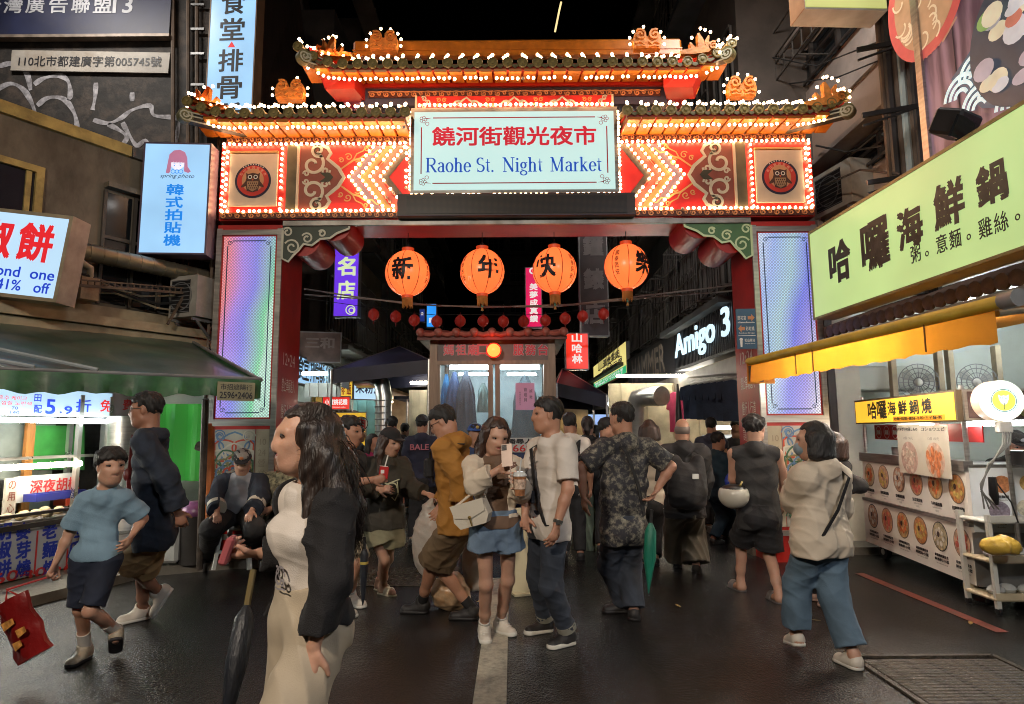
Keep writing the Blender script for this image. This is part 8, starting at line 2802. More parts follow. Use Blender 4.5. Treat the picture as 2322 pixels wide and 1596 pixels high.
	if bot:
		B = Body(h)
		add = bot.get('add',.016)*s
		qq =(.096 if sex!='f' else.100)*s*(.6+.4*fat)+add
		B.cap(Pc-l*.058*s,Pc+l*.058*s,qq,qq,.03,f,1.06)
		B.cap(Pc+up*.09*s-l*.05*s*fat,Pc+up*.09*s+l*.05*s*fat,.084*s*fat+add,.084*s*fat+add,.03,f,1.08)
		k = bot['k']
		for i in(0,1):
			B.ell(Pc-f*.06*s+l*(.052,-.052)[i]*s-up*.03*s,(f,l,up),(.068*s+add,.072*s+add,.08*s+add),.03)
			t0, t1, t2 = bot.get('r',(.088,.066,.052))
			t0 = min(t0,.082)if k!='trousers' or t0<.1 else t0-.012
			if k=='skirt':
				continue
			if k=='shorts':
				ln = bot.get('len',.8)
				e = Hp[i]+(Kn[i]-Hp[i])*min(ln,1.0)
				B.cap(Hp[i],e,t0*s+add,t1*s+add,.04,c1=ln<=1)
				if ln>1:
					e2 = Kn[i]+(An[i]-Kn[i])*(ln-1); B.cap(Kn[i],e2,t1*s+add,t1*s+add,.03,c1=True)
			else:
				e = Kn[i]+(An[i]-Kn[i])*bot.get('len',.96)
				B.cap(Hp[i],Kn[i],t0*s+add,t1*s+add,.045)
				B.cap(Kn[i],e,t1*s+add,t2*s+add,.035,c1=True)
		if k=='skirt':
			B.cap(Pc,Pc-up*bot['len'],.11*s+add,bot.get('flare',.2),.06,f,1.1,c1=True)
		B.cut(Pc+up*bot.get('waist',.10)*s,up)
		B.build(bot.get('n','trousers'),bot['m'],body,bot.get('amp',.006),bot.get('fold'),off=o)
		if bot.get('cuff'):
			for i in(0,1):
				e = Kn[i]+(An[i]-Kn[i])*bot.get('len',.96); d = nrm(An[i]-Kn[i])
				m_ = MB(); m_.tube([Vector(e-d*.045-o),Vector(e+d*.004-o)],bot.get('r',(0,0,.05))[2]*s+add+.006,14); m_.build('turned_cuff',bot['cuff'],body,smooth=True,local=True)
	if shoes:
		for i in(0,1):
			he, to, dn, fu = FT[i]
			sd = np.cross(dn,fu)
			kd = shoes['k']
			B = Body(min(h,.009))
			sk_ = 1.0 if sex=='m' else.92
			if kd in('sneaker','slipon','boot'):
				B.cap(he+dn*.045*s+fu*.03*s,to-dn*.05*s+fu*.022*s,.042*s*sk_,.040*s*sk_,.03,sd,.92)
				B.cap(he+dn*.04*s+fu*.055*s,he+dn*.10*s+fu*.05*s,.042*s*sk_,.040*s*sk_,.03,sd,1.0)
				if kd=='sneaker':
					B.cap(he+dn*.035*s+fu*.06*s,he+dn*.07*s+fu*.095*s,.042*s,.045*s,.02)
					B.cap(An[i]+fu*.0,An[i]+nrm(Kn[i]-An[i])*.12,.036*s,.05*s,.01,sub=True)
				if kd=='boot':
					B.cap(An[i],Kn[i]*.75+An[i]*.25,.05*s,.068*s,.03,c1=False); B.cap(An[i],Kn[i]*.4+An[i]*.6,.055*s,.066*s,.02,c1=True)
				B.cut(he+fu*.014*s,-fu)
				sh = B.build('shoe',shoes['m'],body,.0016,off=o)
				C_ = Body(min(h,.008))
				C_.cap(he+dn*.045*s+fu*.012,to-dn*.05*s+fu*.012,.047*s*sk_,.045*s*sk_,.02,sd,.93)
				C_.cut(he+fu*.0,-fu); C_.cut(he+fu*shoes.get('st',.024)*s,fu)
				C_.build('sole',shoes.get('sole',shoes['m']),sh,off=o)
				if shoes.get('lace'):
					m_ = MB()
					for q in range(4):
						c = he+dn*(.105+.022*q)*s+fu*(.088-.011*q)*s
						m_.tube([Vector(c+sd*.022*s-fu*.006-o),Vector(c-o),Vector(c-sd*.022*s-fu*.006-o)],.0035,5)
					m_.build('lace',shoes['lace'],sh,local=True)
			else:
				C_ = Body(min(h,.008))
				C_.cap(he+dn*.042*s+fu*.008,to-dn*.045*s+fu*.008,.046*s,.046*s,.02,sd,.95)
				C_.cut(he-fu*.004,-fu); C_.cut(he+fu*.012,fu)
				sh = C_.build('shoe',shoes['m'],body,off=o)
				m_ = MB(); c = to-dn*.085*s
				for q in range(5):
					cc = c+dn*(q-2)*.013*s
					m_.tube([Vector(cc+sd*.043*s*math.cos(t)*1.05+fu*(.008+.058*s*math.sin(t))-o)for t in np.linspace(0,PI,9)],.009,6)
				m_.build('strap',shoes['m'],sh,smooth=True,local=True)
			if shoes.get('sock'):
				m_ = MB(); d = nrm(Kn[i]-An[i]); m_.tube([Vector(An[i]-d*.01-o),Vector(An[i]+d*shoes.get('sh',.06)-o)],[.041*s,.043*s],14); m_.build('sock',shoes['sock'],body,smooth=True,local=True)
	if hair!='bald':
		B = Body(min(h,.0075)if h<.012 else h)
		th = .018 if hair=='short' else.035
		B.ell(hd(-.065,0,.13),A,((.415+th)*hh,(.312+th)*hh,(.385+th)*hh),.02)
		if hair=='short':
			B.ell(hd(-.03,0,.30),A,(.38*hh,.30*hh,.25*hh),.04)
		if hair=='mop':
			B.ell(hd(.02,0,.25),A,(.42*hh,.39*hh,.30*hh),.04)
		if hair=='curly':
			for q in range(16):
				t = q*2.4; B.ell(hd(-.1+.3*math.cos(t)*(.5+.03*q),.3*math.sin(t),.36-.017*q),A,(.12*hh,.12*hh,.10*hh),.02)
		lowz ={'short':-.16,'mop':-.14,'curly':-.16}.get(hair,-1)
		hl_f, hl_u ={'short':(.17,.25),'mop':(.22,.18),'curly':(.14,.26)}.get(hair,(.17,.33))
		def face_cut(x,y,z,D):
			fw =((x-Hc[0])*hf[0]+(y-Hc[1])*hf[1]+(z-Hc[2])*hf[2])/hh
			uu =((x-Hc[0])*hu[0]+(y-Hc[1])*hu[1]+(z-Hc[2])*hu[2])/hh
			la =((x-Hc[0])*hl[0]+(y-Hc[1])*hl[1]+(z-Hc[2])*hl[2])/hh
			wv = .028*np.sin(la*34+9*uu)+.02*np.sin(la*61+2+17*fw)
			uu = uu+wv
			a_ = np.minimum(fw-hl_f+.25*np.maximum(uu,0),hl_u-uu+.35*(fw-.3))*hh
			D = np.maximum(D,a_)
			if lowz>-1:
				D = np.maximum(D,np.minimum((lowz-uu)*hh-.6*hh*np.maximum(-fw-.1,0),.5))
				D = np.maximum(D,np.minimum(np.minimum(fw+.12,.075-uu)*hh,.3))
			return D
		B.carve(face_cut)
		if hair=='bob':
			for t in np.linspace(-1,1,9):
				an_ = PI*(.5+.60*(t+0))if True else 0
				q0 = hd(-.05-.38*math.cos(t*1.75),.40*math.sin(t*1.75),.10)
				q1 = hd(-.08-.36*math.cos(t*1.75),.44*math.sin(t*1.75),-.38)
				B.cap(q0,q1,.10*hh,.12*hh,.04)
		if hair in('long','part'):
			for t in np.linspace(-1,1,9):
				q0 = hd(-.05-.36*math.cos(t*1.9),.37*math.sin(t*1.9),.12)
				q1 = hd(-.10-.32*math.cos(t*1.9),.40*math.sin(t*1.9),-.45)
				q2 = q1-up*.25*s-hf*.02+hl*.03*math.sin(t*1.9)+fs_*.03
				B.cap(q0,q1,.075*hh,.08*hh,.04); B.cap(q1,q2,.08*hh,.04*hh,.04)
		if hair=='pony':
			B.cap(hd(-.40,0,.12),hd(-.50,0,-.25),.10*hh,.13*hh,.03); B.cap(hd(-.50,0,-.25),hd(-.48,0,-.85),.13*hh,.07*hh,.04)
		if isinstance(extra,list):
			for q in extra:
				B.cap(V3(P(*q[0])),V3(P(*q[1])),q[2],q[3],.05)
		hb = B.build('hair',hairm,body,.0024 if hair in('long','part','bob','pony')else.0065,strand if hair in('long','part','bob','pony')else tuft,off=o)
		if h<.0095:
			fuzz(hb,hairm,body,hf,up,420 if hair in('short','mop','curly')else 300)
		if hair in('long','part')and h<.0075:
			locks(hd,hair,hairm,body,o,up,hf,hl,hh,s,fs_,extra)
	elif hairm is not None:
		B = Body(.009)
		B.ell(hd(-.07,0,.03),A,(.418*hh,.338*hh,.33*hh),.02)
		B.cut(hd(-.1,0,.16),hu+hf*.5); B.cut(hd(.02,0,0),hf); B.cut(hd(0,0,-.16),-hu)
		B.build('hair',hairm,body,.001,off=o)
	J = dict(o=o,Hc=Hc,hh=hh,hd=hd,N=N,ax=ax,Sh=Sh,El=El,Wr=Wr,HD=HD,Pc=Pc,Hp=Hp,Kn=Kn,An=An,f=f,l=l,fs=fs_,ls=ls,hf=hf,hl=hl,hu=hu,s=s,T=T,body=body,FT=FT)
	return J
def cap_on(J,m,brim=True,badge=None,back=False):
	"""A peaked cap on a head."""
	hd, hh, A = J['hd'], J['hh'],(J['hf'],J['hl'],J['hu'])
	B = Body(.008)
	B.ell(hd(-.05,0,.16),A,(.46*hh,.385*hh,.42*hh),.02)
	B.cut(hd(0,0,.19),-J['hu'])
	sg_ = -1 if back else 1
	if brim:
		B.ell(hd(.38*sg_,0,.20),A,(.30*hh,.30*hh,.035*hh),.02)
	c = B.build('cap',m,J['body'],.001,off=J['o'])
	if badge:
		M_ = Matrix((J['hl'],J['hf'],J['hu'])).transposed().to_4x4(); M_.translation = Vector(hd(.40,0,.36)-J['o'])
		MB(M_).ball((0,0,0),(.09*hh,.03*hh,.08*hh),10,6).build('badge',badge,c,smooth=True,local=True)
	return c
def strap(J,name,pts,w,m,label=None,cat=None,th=.006):
	"""A flat band laid over given points, as a thing worn on the body."""
	m_ = MB()
	pts =[Vector(p)for p in pts]
	out =[]
	for i in range(len(pts)-1):
		for k in range(4):
			out.append(pts[i].lerp(pts[i+1],k/4))
	out.append(pts[-1])
	c = sum(pts,Vector())/len(pts)
	vs =[]
	for i, p in enumerate(out):
		d =(out[min(i+1,len(out)-1)]-out[max(i-1,0)]).normalized()
		n_ =(p-c); n_ =(n_-d*n_.dot(d)).normalized()
		sd = d.cross(n_)
		vs+=[p+sd*w/2,p-sd*w/2,p-sd*w/2+n_*th,p+sd*w/2+n_*th]
	fs =[]
	for i in range(len(out)-1):
		for a, b_ in((0,1),(1,2),(2,3),(3,0)):
			fs.append((i*4+a,i*4+b_,i*4+4+b_,i*4+4+a))
	return m_.add(vs,fs)
def surf(J,kx,kf,t,off=.02):
	"""A point on the torso: kx across (left positive), front (1) or back (-1), t down from the neck (0) to the hips (1)."""
	c = J['N']-J['ax']*J['T']*t
	s = J['s']
	w = .185 if t<.45 else.16
	x = max(-1,min(1,kx))
	return c+J['ls']*x*w*s+J['fs']*kf*(math.sqrt(max(0,1-x*x))*.105*s+off)
# ------------------------------------------------------------------ the people in the picture
WHT = cloth('white_tee',(.58,.52,.46),var=.06)
CRM = cloth('cream_knit',(.56,.47,.36),var=.10,bump=.2,bscale=260)
BKC = cloth('black',(.012,.011,.012),var=.4)
BKC2 = cloth('black_soft',(.020,.018,.018),var=.4)
NAVYC = cloth('navy',(.012,.018,.032),var=.4,scale=12)
KHA = cloth('khaki',(.30,.19,.085),var=.15)
DEN = cloth('denim_dark',(.030,.038,.055),var=.4,scale=5,bump=.5,bscale=300)
DENL = cloth('denim_light',(.13,.19,.27),var=.35,scale=4,bump=.5,bscale=300)
WSH = mat('shoe_white',(.56,.50,.42),.5,var=.08,bump=.2,bscale=60)
WSO = mat('sole_white',(.60,.57,.50),.45,var=.06)
BSH = mat('shoe_black',(.016,.014,.014),.55,var=.4,bump=.3,bscale=150)
SOCKW = cloth('sock_white',(.5,.47,.42),var=.1)
KH = 'people walking at the night market'
def thing_mesh(m_,name,m,label,cat,group=None,smooth=True):
	return tag(m_.build(name,m,smooth=smooth),label,cat,group)
# --- boy in a blue tee
J = person('boy in a washed blue tee and navy shorts swinging a red bag',4.35,(250,1057),(218,1258),14,[((262,1452,.15),(262,1482,.02)),((203,1488,.0),(150,1518))],[(300,1212,.0),(126,1275,-.06)],hh=.232,hyaw=52,sex='c',skin=SKP,hair='mop',top=dict(n='shirt',m=cloth('boy_blue',(.17,.27,.35),var=.22,scale=4,bump=.4),sl=.85,hem=-.03,add=.010,hang=.012,sladd=.012,cuff=.012),bot=dict(n='shorts',m=cloth('boy_navy',(.012,.017,.034)),k='shorts',len=.88,r=(.074,.072,0),add=.006,waist=.02),fat=.74,shoes=dict(k='sneaker',m=mat('shoe_grey_gold',(.30,.25,.18),.4,var=.4,scale=20),sole=BSH,sock=SOCKW,sh=.13),curl=(.5,1.2))
H_ = Vector(J['Wr'][1]+J['HD'][1]*.09)
c = P(52,1420,4.15)
t = thing('shopping_bag','swinging red printed shopping bag hanging from the boy','bag',c)
fr = Frame(c,(.80,-.25,.45),(-.42,.0,.9))
m_ = MB()
n_ = 9
for z in(-.045,.045):
	pass
vs =[]
for z in(-1,1):
	for i in range(7):
		for j in range(8):
			x, y = -.14+i*.0467, -.20+j*.055
			vs.append(fr(x*(1-.12*(j/7)),y,z*(.045*math.sin(PI*i/6)+.012)+.012*math.sin(i*2+j*1.7)))
fs =[]
for b_ in(0,56):
	fs+=[(b_+i*8+j,b_+i*8+j+1,b_+i*8+8+j+1,b_+i*8+8+j)for i in range(6)for j in range(7)]
for j in range(7):
	fs+=[(j,j+1,57+j,56+j),(48+j,49+j,105+j,104+j)]
fs+=[(i*8,i*8+8,56+i*8+8,56+i*8)for i in range(6)]
m_.add(vs,fs); m_.build('body',mat('red_bag',(.20,.008,.008),.35,var=.25,bump=.5,bscale=20),t,smooth=True)
m_ = MB(); m_.tube([fr(-.05,.185,0),fr(0,.25,0),H_,fr(.02,.25,.02),fr(.06,.185,0)],.006,6); m_.build('handle',mat('red_cord',(.35,.02,.015),.5),t,smooth=True)
m_ = MB()
for q,(x,y,w)in enumerate(((-.05,.02,.10),(.03,-.06,.08),(-.03,-.12,.07))):
	m_.poly([(x,y),(x+w,y+.01),(x+w,y+.045),(x,y+.05)],fr,.075)
m_.build('print',mat('bag_print',(.55,.25,.06),.4,var=.6,scale=25),t)
# --- man in a navy jacket
J = person('tall man in a dark navy jacket and khaki shorts striding past the stall',5.1,(331,929),(350,1200),-72,[((392,1338,.24),(350,1402,.03)),((336,1401),(264,1417))],[(402,1158,-.12),(318,1195,.12)],hh=.262,hyaw=-80,skin=SKD,fat=1.12,top=dict(n='jacket',m=NAVYC,sl=1.93,hem=-.13,add=.022,hang=.03,sladd=.018,cuff=.01,collar=True,amp=.008),bot=dict(n='shorts',m=KHA,k='shorts',len=.96,r=(.10,.094,0),add=.02,amp=.008),shoes=dict(k='sneaker',m=WSH,sole=WSO,lace=WSH),curl=(.7,.5),group=KH)
m_ = MB()
for q in(1,-1):
	m_.ring(0,0,.001,.001,Frame((0,0,0),(1,0,0),UP))
m_ = MB()
for q in(1,-1):
	c = Vector(J['hd'](.40,q*.15,.03)-J['o']); fr = Frame(c,Vector(J['hl']),Vector(J['hu'])); m_.ring(0,0,.022,.003,fr,0,14,.003)
	m_.tube([Vector(J['hd'](.38,q*.25,.04)-J['o']),Vector(J['hd'](.02,q*.345,.03)-J['o'])],.0022,5)
m_.build('glasses',STEEL,J['body'],local=True)
m_ = strap(J,'x',[surf(J,-.55,1,.0,.04),surf(J,-.2,1,.25,.035),surf(J,.2,1,.5,.04),surf(J,.5,1,.62,.04)],.035,BLK)
m_.ball(Vector(surf(J,.1,1,.42,.05)),(.03,.03,.05),8,6)
thing_mesh(m_,'chest_strap',mat('strap_red_black',(.10,.014,.012),.5,var=.8,scale=9),'dark chest strap with a red tag worn by the tall man in navy','strap')
# --- woman in a black cardigan, nearest
J = person('young woman in a black cardigan and cream trousers passing closest to us',2.35,(692,992),(700,1400),-44,[((-.74,2.06,.06),(-.90,2.02,.0)),((-.66,2.50,.0),(-.84,2.44,.0))],[(712,1462,-.16),(590,1255,.10)],hh=.240,hyaw=-66,sex='f',h=.0062,skin=SKP,hair='long',hairm=HAIRD,top=[dict(n='tee',m=WHT,sl=.4,hem=.02,add=.006,hang=.0,neck=1.1),dict(n='cardigan',m=cloth('cardigan_black',(.008,.007,.008),var=.3,bump=.5),sl=1.97,hem=.0,add=.016,hang=.02,open=.135,sladd=.006,cuff=.004,amp=.007,neck=1.15)],bot=dict(n='trousers',m=cloth('cream_trousers',(.40,.33,.24),var=.12),k='trousers',r=(.092,.10,.12),add=.012,fold=drape_fold,amp=.010,waist=.12),elbow=(V3((.35,-.3,-.3)),V3((.5,.3,-.9))),curl=(.5,1.25),palm=(V3((.3,1,0)),V3((0,.2,1))),group=KH,extra=[((735,985,2.36),(772,1060,2.36),.05,.055),((772,1060,2.36),(800,1150,2.36),.055,.035),((740,1030,2.27),(766,1120,2.26),.04,.035),((766,1120,2.26),(788,1200,2.27),.035,.012),((800,1150,2.36),(814,1225,2.37),.035,.01),((745,1040,2.45),(788,1140,2.45),.04,.03)])
c = Vector(surf(J,.05,1,.64,.012)-J['o']); fr = Frame(c,Vector(J['ls']),UP)
m_ = MB()
for k,(x,y,r_)in enumerate(((0,0,.03),(.012,.006,.022),(-.012,-.012,.018),(.02,-.018,.012),(-.018,.018,.012))):
	m_.ring(x,y,r_,.007,fr,.001*k,18,a0=k,a1=k+4.6)
m_.ribbon([(-.035,-.04),(-.01,-.045),(.02,-.04),(.04,-.042)],.006,fr,.002)
m_.build('sketch_print',mat('sketch_grey',(.22,.20,.21),.7,var=.4),J['body'],local=True)
a = Vector(P(560,1372,2.75)); b_ = Vector(P(512,1640,2.6))
t = thing('folded_umbrella','dark folded umbrella carried low by the woman in the black cardigan','umbrella',b_)
m_ = MB(); m_.tube([a,a.lerp(b_,.12),a.lerp(b_,.5),a.lerp(b_,.95),b_],[.012,.04,.045,.02,.004],10); m_.build('canopy',mat('umbrella_dark',(.012,.014,.02),.45,var=.4,bump=.5,bscale=16,stretch=(6,6,1)),t,smooth=True)
m_ = MB(); m_.tube([a,a+(a-b_).normalized()*.14],.014,8); m_.build('handle',mat('handle_olive',(.16,.12,.05),.4),t,smooth=True)
fist = Vector(J['Wr'][1]+J['HD'][1]*.08)
m_ = MB(); m_.box(fist+Vector((-.02,-.03,.02)),(.03,.075,.10),rz=.2,ry=.3,bev=.008)
thing_mesh(m_,'purse',mat('rose_purse',(.30,.07,.075),.45,var=.2),'small rose coloured purse held by the passing woman','purse',smooth=False)
# --- seated guard on a stool
sx_ = P(541,1180,7.1)
J = person('old guard in a dark jacket with pale cuff bands sitting on a white stool',7.05,(549,1047),(541,1160),8,[((563,1262),(566,1284)),((482,1278),(446,1294))],[(571,1158,-.40),(492,1162,-.40)],hh=.25,hyaw=18,hp=24,h=.009,skin=SKP,hair='short',hairm=mat('hair_grey',(.25,.24,.22),.6),fat=1.18,knees=[(577,1196,6.62),(478,1198,6.60)],top=[dict(n='shirt',m=cloth('grey_shirt',(.26,.26,.28)),sl=.5,hem=-.02,add=.012,collar=True),dict(n='jacket',m=cloth('guard_navy',(.014,.019,.032),var=.35),sl=1.9,hem=-.14,add=.026,hang=.03,open=.105,sladd=.020,cuff=.012,amp=.009)],bot=dict(n='trousers',m=BKC2,k='trousers',r=(.10,.08,.07),add=.02),shoes=dict(k='boot',m=mat('rubber_boot',(.012,.014,.014),.12,var=.3)),curl=(.6,.6),elbow=(V3((.9,.4,-.2)),V3((-.9,.4,-.2))),palm=(V3((0,0,-1)),V3((0,0,-1))))
cap_on(J,cloth('guard_cap',(.014,.014,.018)),True,mat('badge_orange',(.5,.16,.05),.4))
for i in(0,1):
	e = J['El'][i]+(J['Wr'][i]-J['El'][i])*.55; d = nrm(J['Wr'][i]-J['El'][i])
	m_ = MB(); m_.tube([Vector(e-d*.03-J['o']),Vector(e+d*.03-J['o'])],.097,16); m_.build('cuff_band',mat('reflective_band',(.50,.46,.36),.4),J['body'],smooth=True,local=True)
c = Vector((sx_.x,7.12,.09))
t = thing('plastic_stool','white plastic stool under the seated guard','stool',c)
zs = J['Pc'][2]-.14-.09
m_ = MB().box(c+Vector((0,0,zs-.02)),(.34,.3,.04),bev=.015); m_.build('seat',WPL,t)
for sx in(-1,1):
	for sy in(-1,1):
		m_ = MB().bar(c+Vector((sx*.19,sy*.15,0)),c+Vector((sx*.14,sy*.11,zs-.04)),.045,.03); m_.build('leg',WPL,t)
m_ = MB()
for sy in(-1,1):
	m_.bar(c+Vector((-.17,sy*.137,zs*.4)),c+Vector((.17,sy*.137,zs*.4)),.03)
m_.build('rung',WPL,t)
# second sitter by the pillar
J = person('sitter in a camouflage coat half hidden behind the passing woman',7.2,(640,1040),(640,1170),-10,[((625,1262),(620,1284)),((655,1262),(655,1284))],[(618,1150,-.3),(662,1150,-.3)],hh=.245,h=.013,knees=[(622,1195,6.75),(662,1195,6.75)],top=dict(n='coat',m=cloth('camo',(.20,.18,.11),var=.9,scale=26),sl=1.9,hem=-.1,add=.028,sladd=.02),bot=dict(n='trousers',m=BKC2,k='trousers',add=.02),shoes=dict(k='boot',m=BSH))
m_ = MB().box((P(640,1200,7.2).x,7.25,.3),(.35,.3,.42),bev=.02); thing_mesh(m_,'low_bench',mat('brown_wood',(.12,.05,.03),.6),'low brown wooden box seat under the camouflage sitter','seat',smooth=False)
# --- man in dark grey tee with a drink
J = person('man in a charcoal tee and khaki shorts holding a red drink box',5.7,(792,979),(772,1186),66,[((768,1392),(800,1399)),((788,1371),(822,1378))],[(800,1160,.2),(842,1088,-.20)],hh=.258,hyaw=80,hp=4,skin=SK,fat=1.05,top=dict(n='shirt',m=cloth('charcoal',(.035,.033,.030),var=.2),sl=.85,hem=-.14,add=.016,hang=.025,sladd=.012,cuff=.008),bot=dict(n='shorts',m=cloth('pale_khaki',(.33,.27,.18)),k='shorts',len=.92,r=(.094,.088,0),add=.02),shoes=dict(k='sneaker',m=WSH,sole=WSO,sock=SOCKW),elbow=(None,V3((-.5,-.4,-.8))),curl=(.5,.95),palm=(None,V3((.2,.9,.1))),group=KH)
c = Vector(J['Wr'][1]+J['HD'][1]*.085)+Vector((.01,.03,.045))
t = thing('drink_box','red drink box with a white straw in the hand of the man in charcoal','drink',c)
m_ = MB().box(c,(.075,.055,.105),rz=.3,ry=.12,bev=.006); m_.build('box',mat('drink_red',(.45,.02,.02),.35),t)
m_ = MB().box(c+Vector((0,0,.054)),(.066,.048,.004),rz=.3,ry=.12); m_.tube([c+Vector((.01,0,.05)),c+Vector((.035,0,.145))],.006,6); m_.build('straw',WHITEP,t)
m_ = MB().box(c+Vector((-.004,-.03,.01)),(.03,.004,.03),rz=.3); m_.build('print',WHITEP,t)
a, b_ = P(826,1245,5.5), P(822,1372,5.5)
t = thing('folded_umbrella','black folded umbrella with a yellow band hanging beside the khaki shorts','umbrella',b_)
m_ = MB(); m_.tube([a,a.lerp(b_,.1),a.lerp(b_,.45),a.lerp(b_,.9),b_],[.02,.035,.032,.014,.004],10); m_.build('canopy',mat('umbrella_dark',(.012,.014,.02),.45),t,smooth=True)
m_ = MB(); q = a.lerp(b_,.22); m_.tube([q,q+Vector((0,0,-.02))],.036,10); m_.build('band',mat('band_yellow',(.5,.38,.08),.5),t,smooth=True)
m_ = MB().tube([a,a+Vector((0,0,.1))],.013,8); m_.build('handle',BLK,t,smooth=True)
# --- woman in a dark sweatshirt and cap
J = person('woman in a dark olive sweatshirt and black cap reaching out to the bag',6.1,(885,1002),(866,1183),24,[((852,1334),(882,1344)),((860,1344),(895,1352))],[(962,1118,-.10),(858,1108,-.24)],hh=.245,hyaw=58,hp=14,sex='f',skin=SKP,hair='long',hairm=HAIRBR,top=dict(n='sweatshirt',m=cloth('olive_sweat',(.040,.034,.024),var=.2),sl=1.92,hem=-.06,add=.024,hang=.03,sladd=.02,cuff=.004,amp=.008),bot=dict(n='shorts',m=cloth('sage',(.22,.20,.12)),k='shorts',len=.5,r=(.11,.12,0),add=.03),shoes=dict(k='slide',m=mat('slide_cream',(.45,.38,.27),.5)),elbow=(V3((.3,-.3,-1)),V3((-.8,-.1,-.6))),curl=(.5,.5),palm=(V3((.3,0,-1)),V3((0,1,-.3))),group=KH)
cap_on(J,BKC,True)
m_ = MB(); c = Vector(surf(J,-.1,1,.42,.055)-J['o']); fr = Frame(c,Vector(J['ls']),UP)
m_.ring(-.02,.0,.04,.012,fr,.004,16,.004); m_.ring(.05,-.01,.05,.012,fr,.004,16,.004,0,5); m_.ribbon([(.1,.05),(.11,-.06),(.08,-.12),(.05,-.09)],.011,fr,.004,.004); m_.ribbon([(-.06,.06),(0,.03),(.12,.07)],.01,fr,.004,.004)
m_.build('scribble_print',mat('print_cream',(.5,.47,.3),.6),J['body'],local=True)
# --- man in a mustard hoodie
J = person('man in a mustard hoodie and brown shorts bending his head to the booth',5.3,(1004,957),(1036,1182),-104,[((976,1390),(902,1388)),((1078,1404),(1022,1403))],[(1040,1140,-.22),(1000,1140,.15)],hh=.25,hyaw=-100,hp=26,skin=SK,fat=1.02,top=dict(n='hoodie',m=cloth('mustard',(.33,.145,.022),var=.15),sl=1.95,hem=-.08,add=.024,hang=.03,sladd=.02,hood=True,amp=.010),bot=dict(n='shorts',m=cloth('brown_shorts',(.13,.085,.045)),k='shorts',len=.95,r=(.098,.094,0),add=.02,amp=.009),shoes=dict(k='sneaker',m=BSH,sole=BSH,sock=BKC,sh=.09),elbow=(V3((1,-.3,-.2)),None),curl=(.9,.5),group=KH)
m_ = MB()
for q in(1,-1):
	c = Vector(J['hd'](.40,q*.15,.03)-J['o']); fr = Frame(c,Vector(J['hl']),Vector(J['hu'])); m_.ring(0,0,.022,.003,fr,0,14,.003)
	m_.tube([Vector(J['hd'](.38,q*.25,.04)-J['o']),Vector(J['hd'](.02,q*.345,.03)-J['o'])],.0022,5)
m_.build('glasses',BLK,J['body'],local=True)
m_ = strap(J,'x',[surf(J,.5,-1,.02,.06),surf(J,.72,.2,-.02,.03),surf(J,.7,1,.12,.05),surf(J,.62,1,.35,.055),surf(J,.7,1,.5,.05)],.05,BLK)
m_.box(Vector(surf(J,.6,1,.32,.075)),(.07,.10,.16),rz=.3,bev=.02)
thing_mesh(m_,'sling_pack',BKC,'black sling pack strapped over the mustard hoodie','bag',smooth=False)
# bags by the booth
PB = mat('thin_white_plastic',(.50,.46,.42),.35,var=.15,bump=.7,bscale=16,dirt=(.42,.20,.10),dirt_amt=.35,dirt_scale=5)
nt = PB.node_tree; b = nt.nodes['Principled BSDF']; b.inputs['Transmission Weight'].default_value = .15
def lump(c,r,label,m,name,cat,top=None):
	B = Body(.014)
	c = V3(c)
	B.ell(c,np.eye(3),r,.05)
	for q in range(5):
		B.ell(c+V3((r[0]*.6*math.cos(q*1.3),r[1]*.6*math.sin(q*1.3),-r[2]*.35+.1*r[2]*q)),np.eye(3),V3(r)*.6,.05)
	if top:
		B.cap(c+V3((0,0,r[2]*.6)),V3(top),.06,.02,.05)
	B.cut(c-V3((0,0,r[2]*.92)),(0,0,-1))
	o_ = B.build(name,m,None,.012,cloth_fold)
	return tag(o_,label,cat)
c = P(1022,1325,5.75); lump((c.x,c.y,.15),(.15,.13,.16),'knotted clear rubbish bag with orange peel on the road behind the hoodie man',mat('peel_bag',(.40,.27,.16),.3,var=.5,scale=9,bump=.8,bscale=14,dirt=(.5,.2,.04),dirt_amt=.7,dirt_scale=5),'rubbish_bag','bag')
c = P(972,1215,5.9); lump((c.x,c.y,.55),(.13,.11,.32),'tall thin white plastic bag hanging at the hand of the capped woman',PB,'plastic_bag','bag',(P(975,1138,5.9)))
c = P(1075,1215,5.9); lump((c.x,c.y,.45),(.10,.10,.36),'slack white plastic bag between the hoodie man and the denim shorts',PB,'plastic_bag','bag')
# --- the couple
J = person('woman in a cream cardigan and denim shorts looking down at her phone',4.72,(1124,987),(1124,1188),16,[((1122,1428),(1172,1446)),((1094,1432),(1105,1474))],[(1178,1098,-.22),(1128,1066,-.26)],hh=.246,hyaw=22,hp=20,hr=-4,sex='f',skin=SKP,hair='part',hairm=HAIRBR,h=.007,top=[dict(n='top',m=cloth('brown_top',(.13,.075,.045)),sl=.3,hem=-.02,add=.012,neck=1.15),dict(n='cardigan',m=CRM,sl=1.75,hem=.05,add=.016,hang=.02,open=.075,sladd=.012,cuff=.014,amp=.008,neck=1.1)],bot=dict(n='denim_shorts',m=DENL,k='shorts',len=.34,r=(.098,.105,0),add=.018),shoes=dict(k='sneaker',m=WSH,sole=WSO,lace=WSO,sock=SOCKW,sh=.05,st=.035),elbow=(V3((.3,.3,-1)),V3((-.75,-.1,-.7))),curl=(.9,.8),palm=(V3((-.6,.5,.1)),V3((.5,.5,.2))),group=KH)
c = P(1149,1032,4.40)
fr = Frame(c,(.95,-.25,.12),(-.05,.30,.95))
t = thing('phone','gold edged smartphone held up by the woman in the cream cardigan','phone',c)
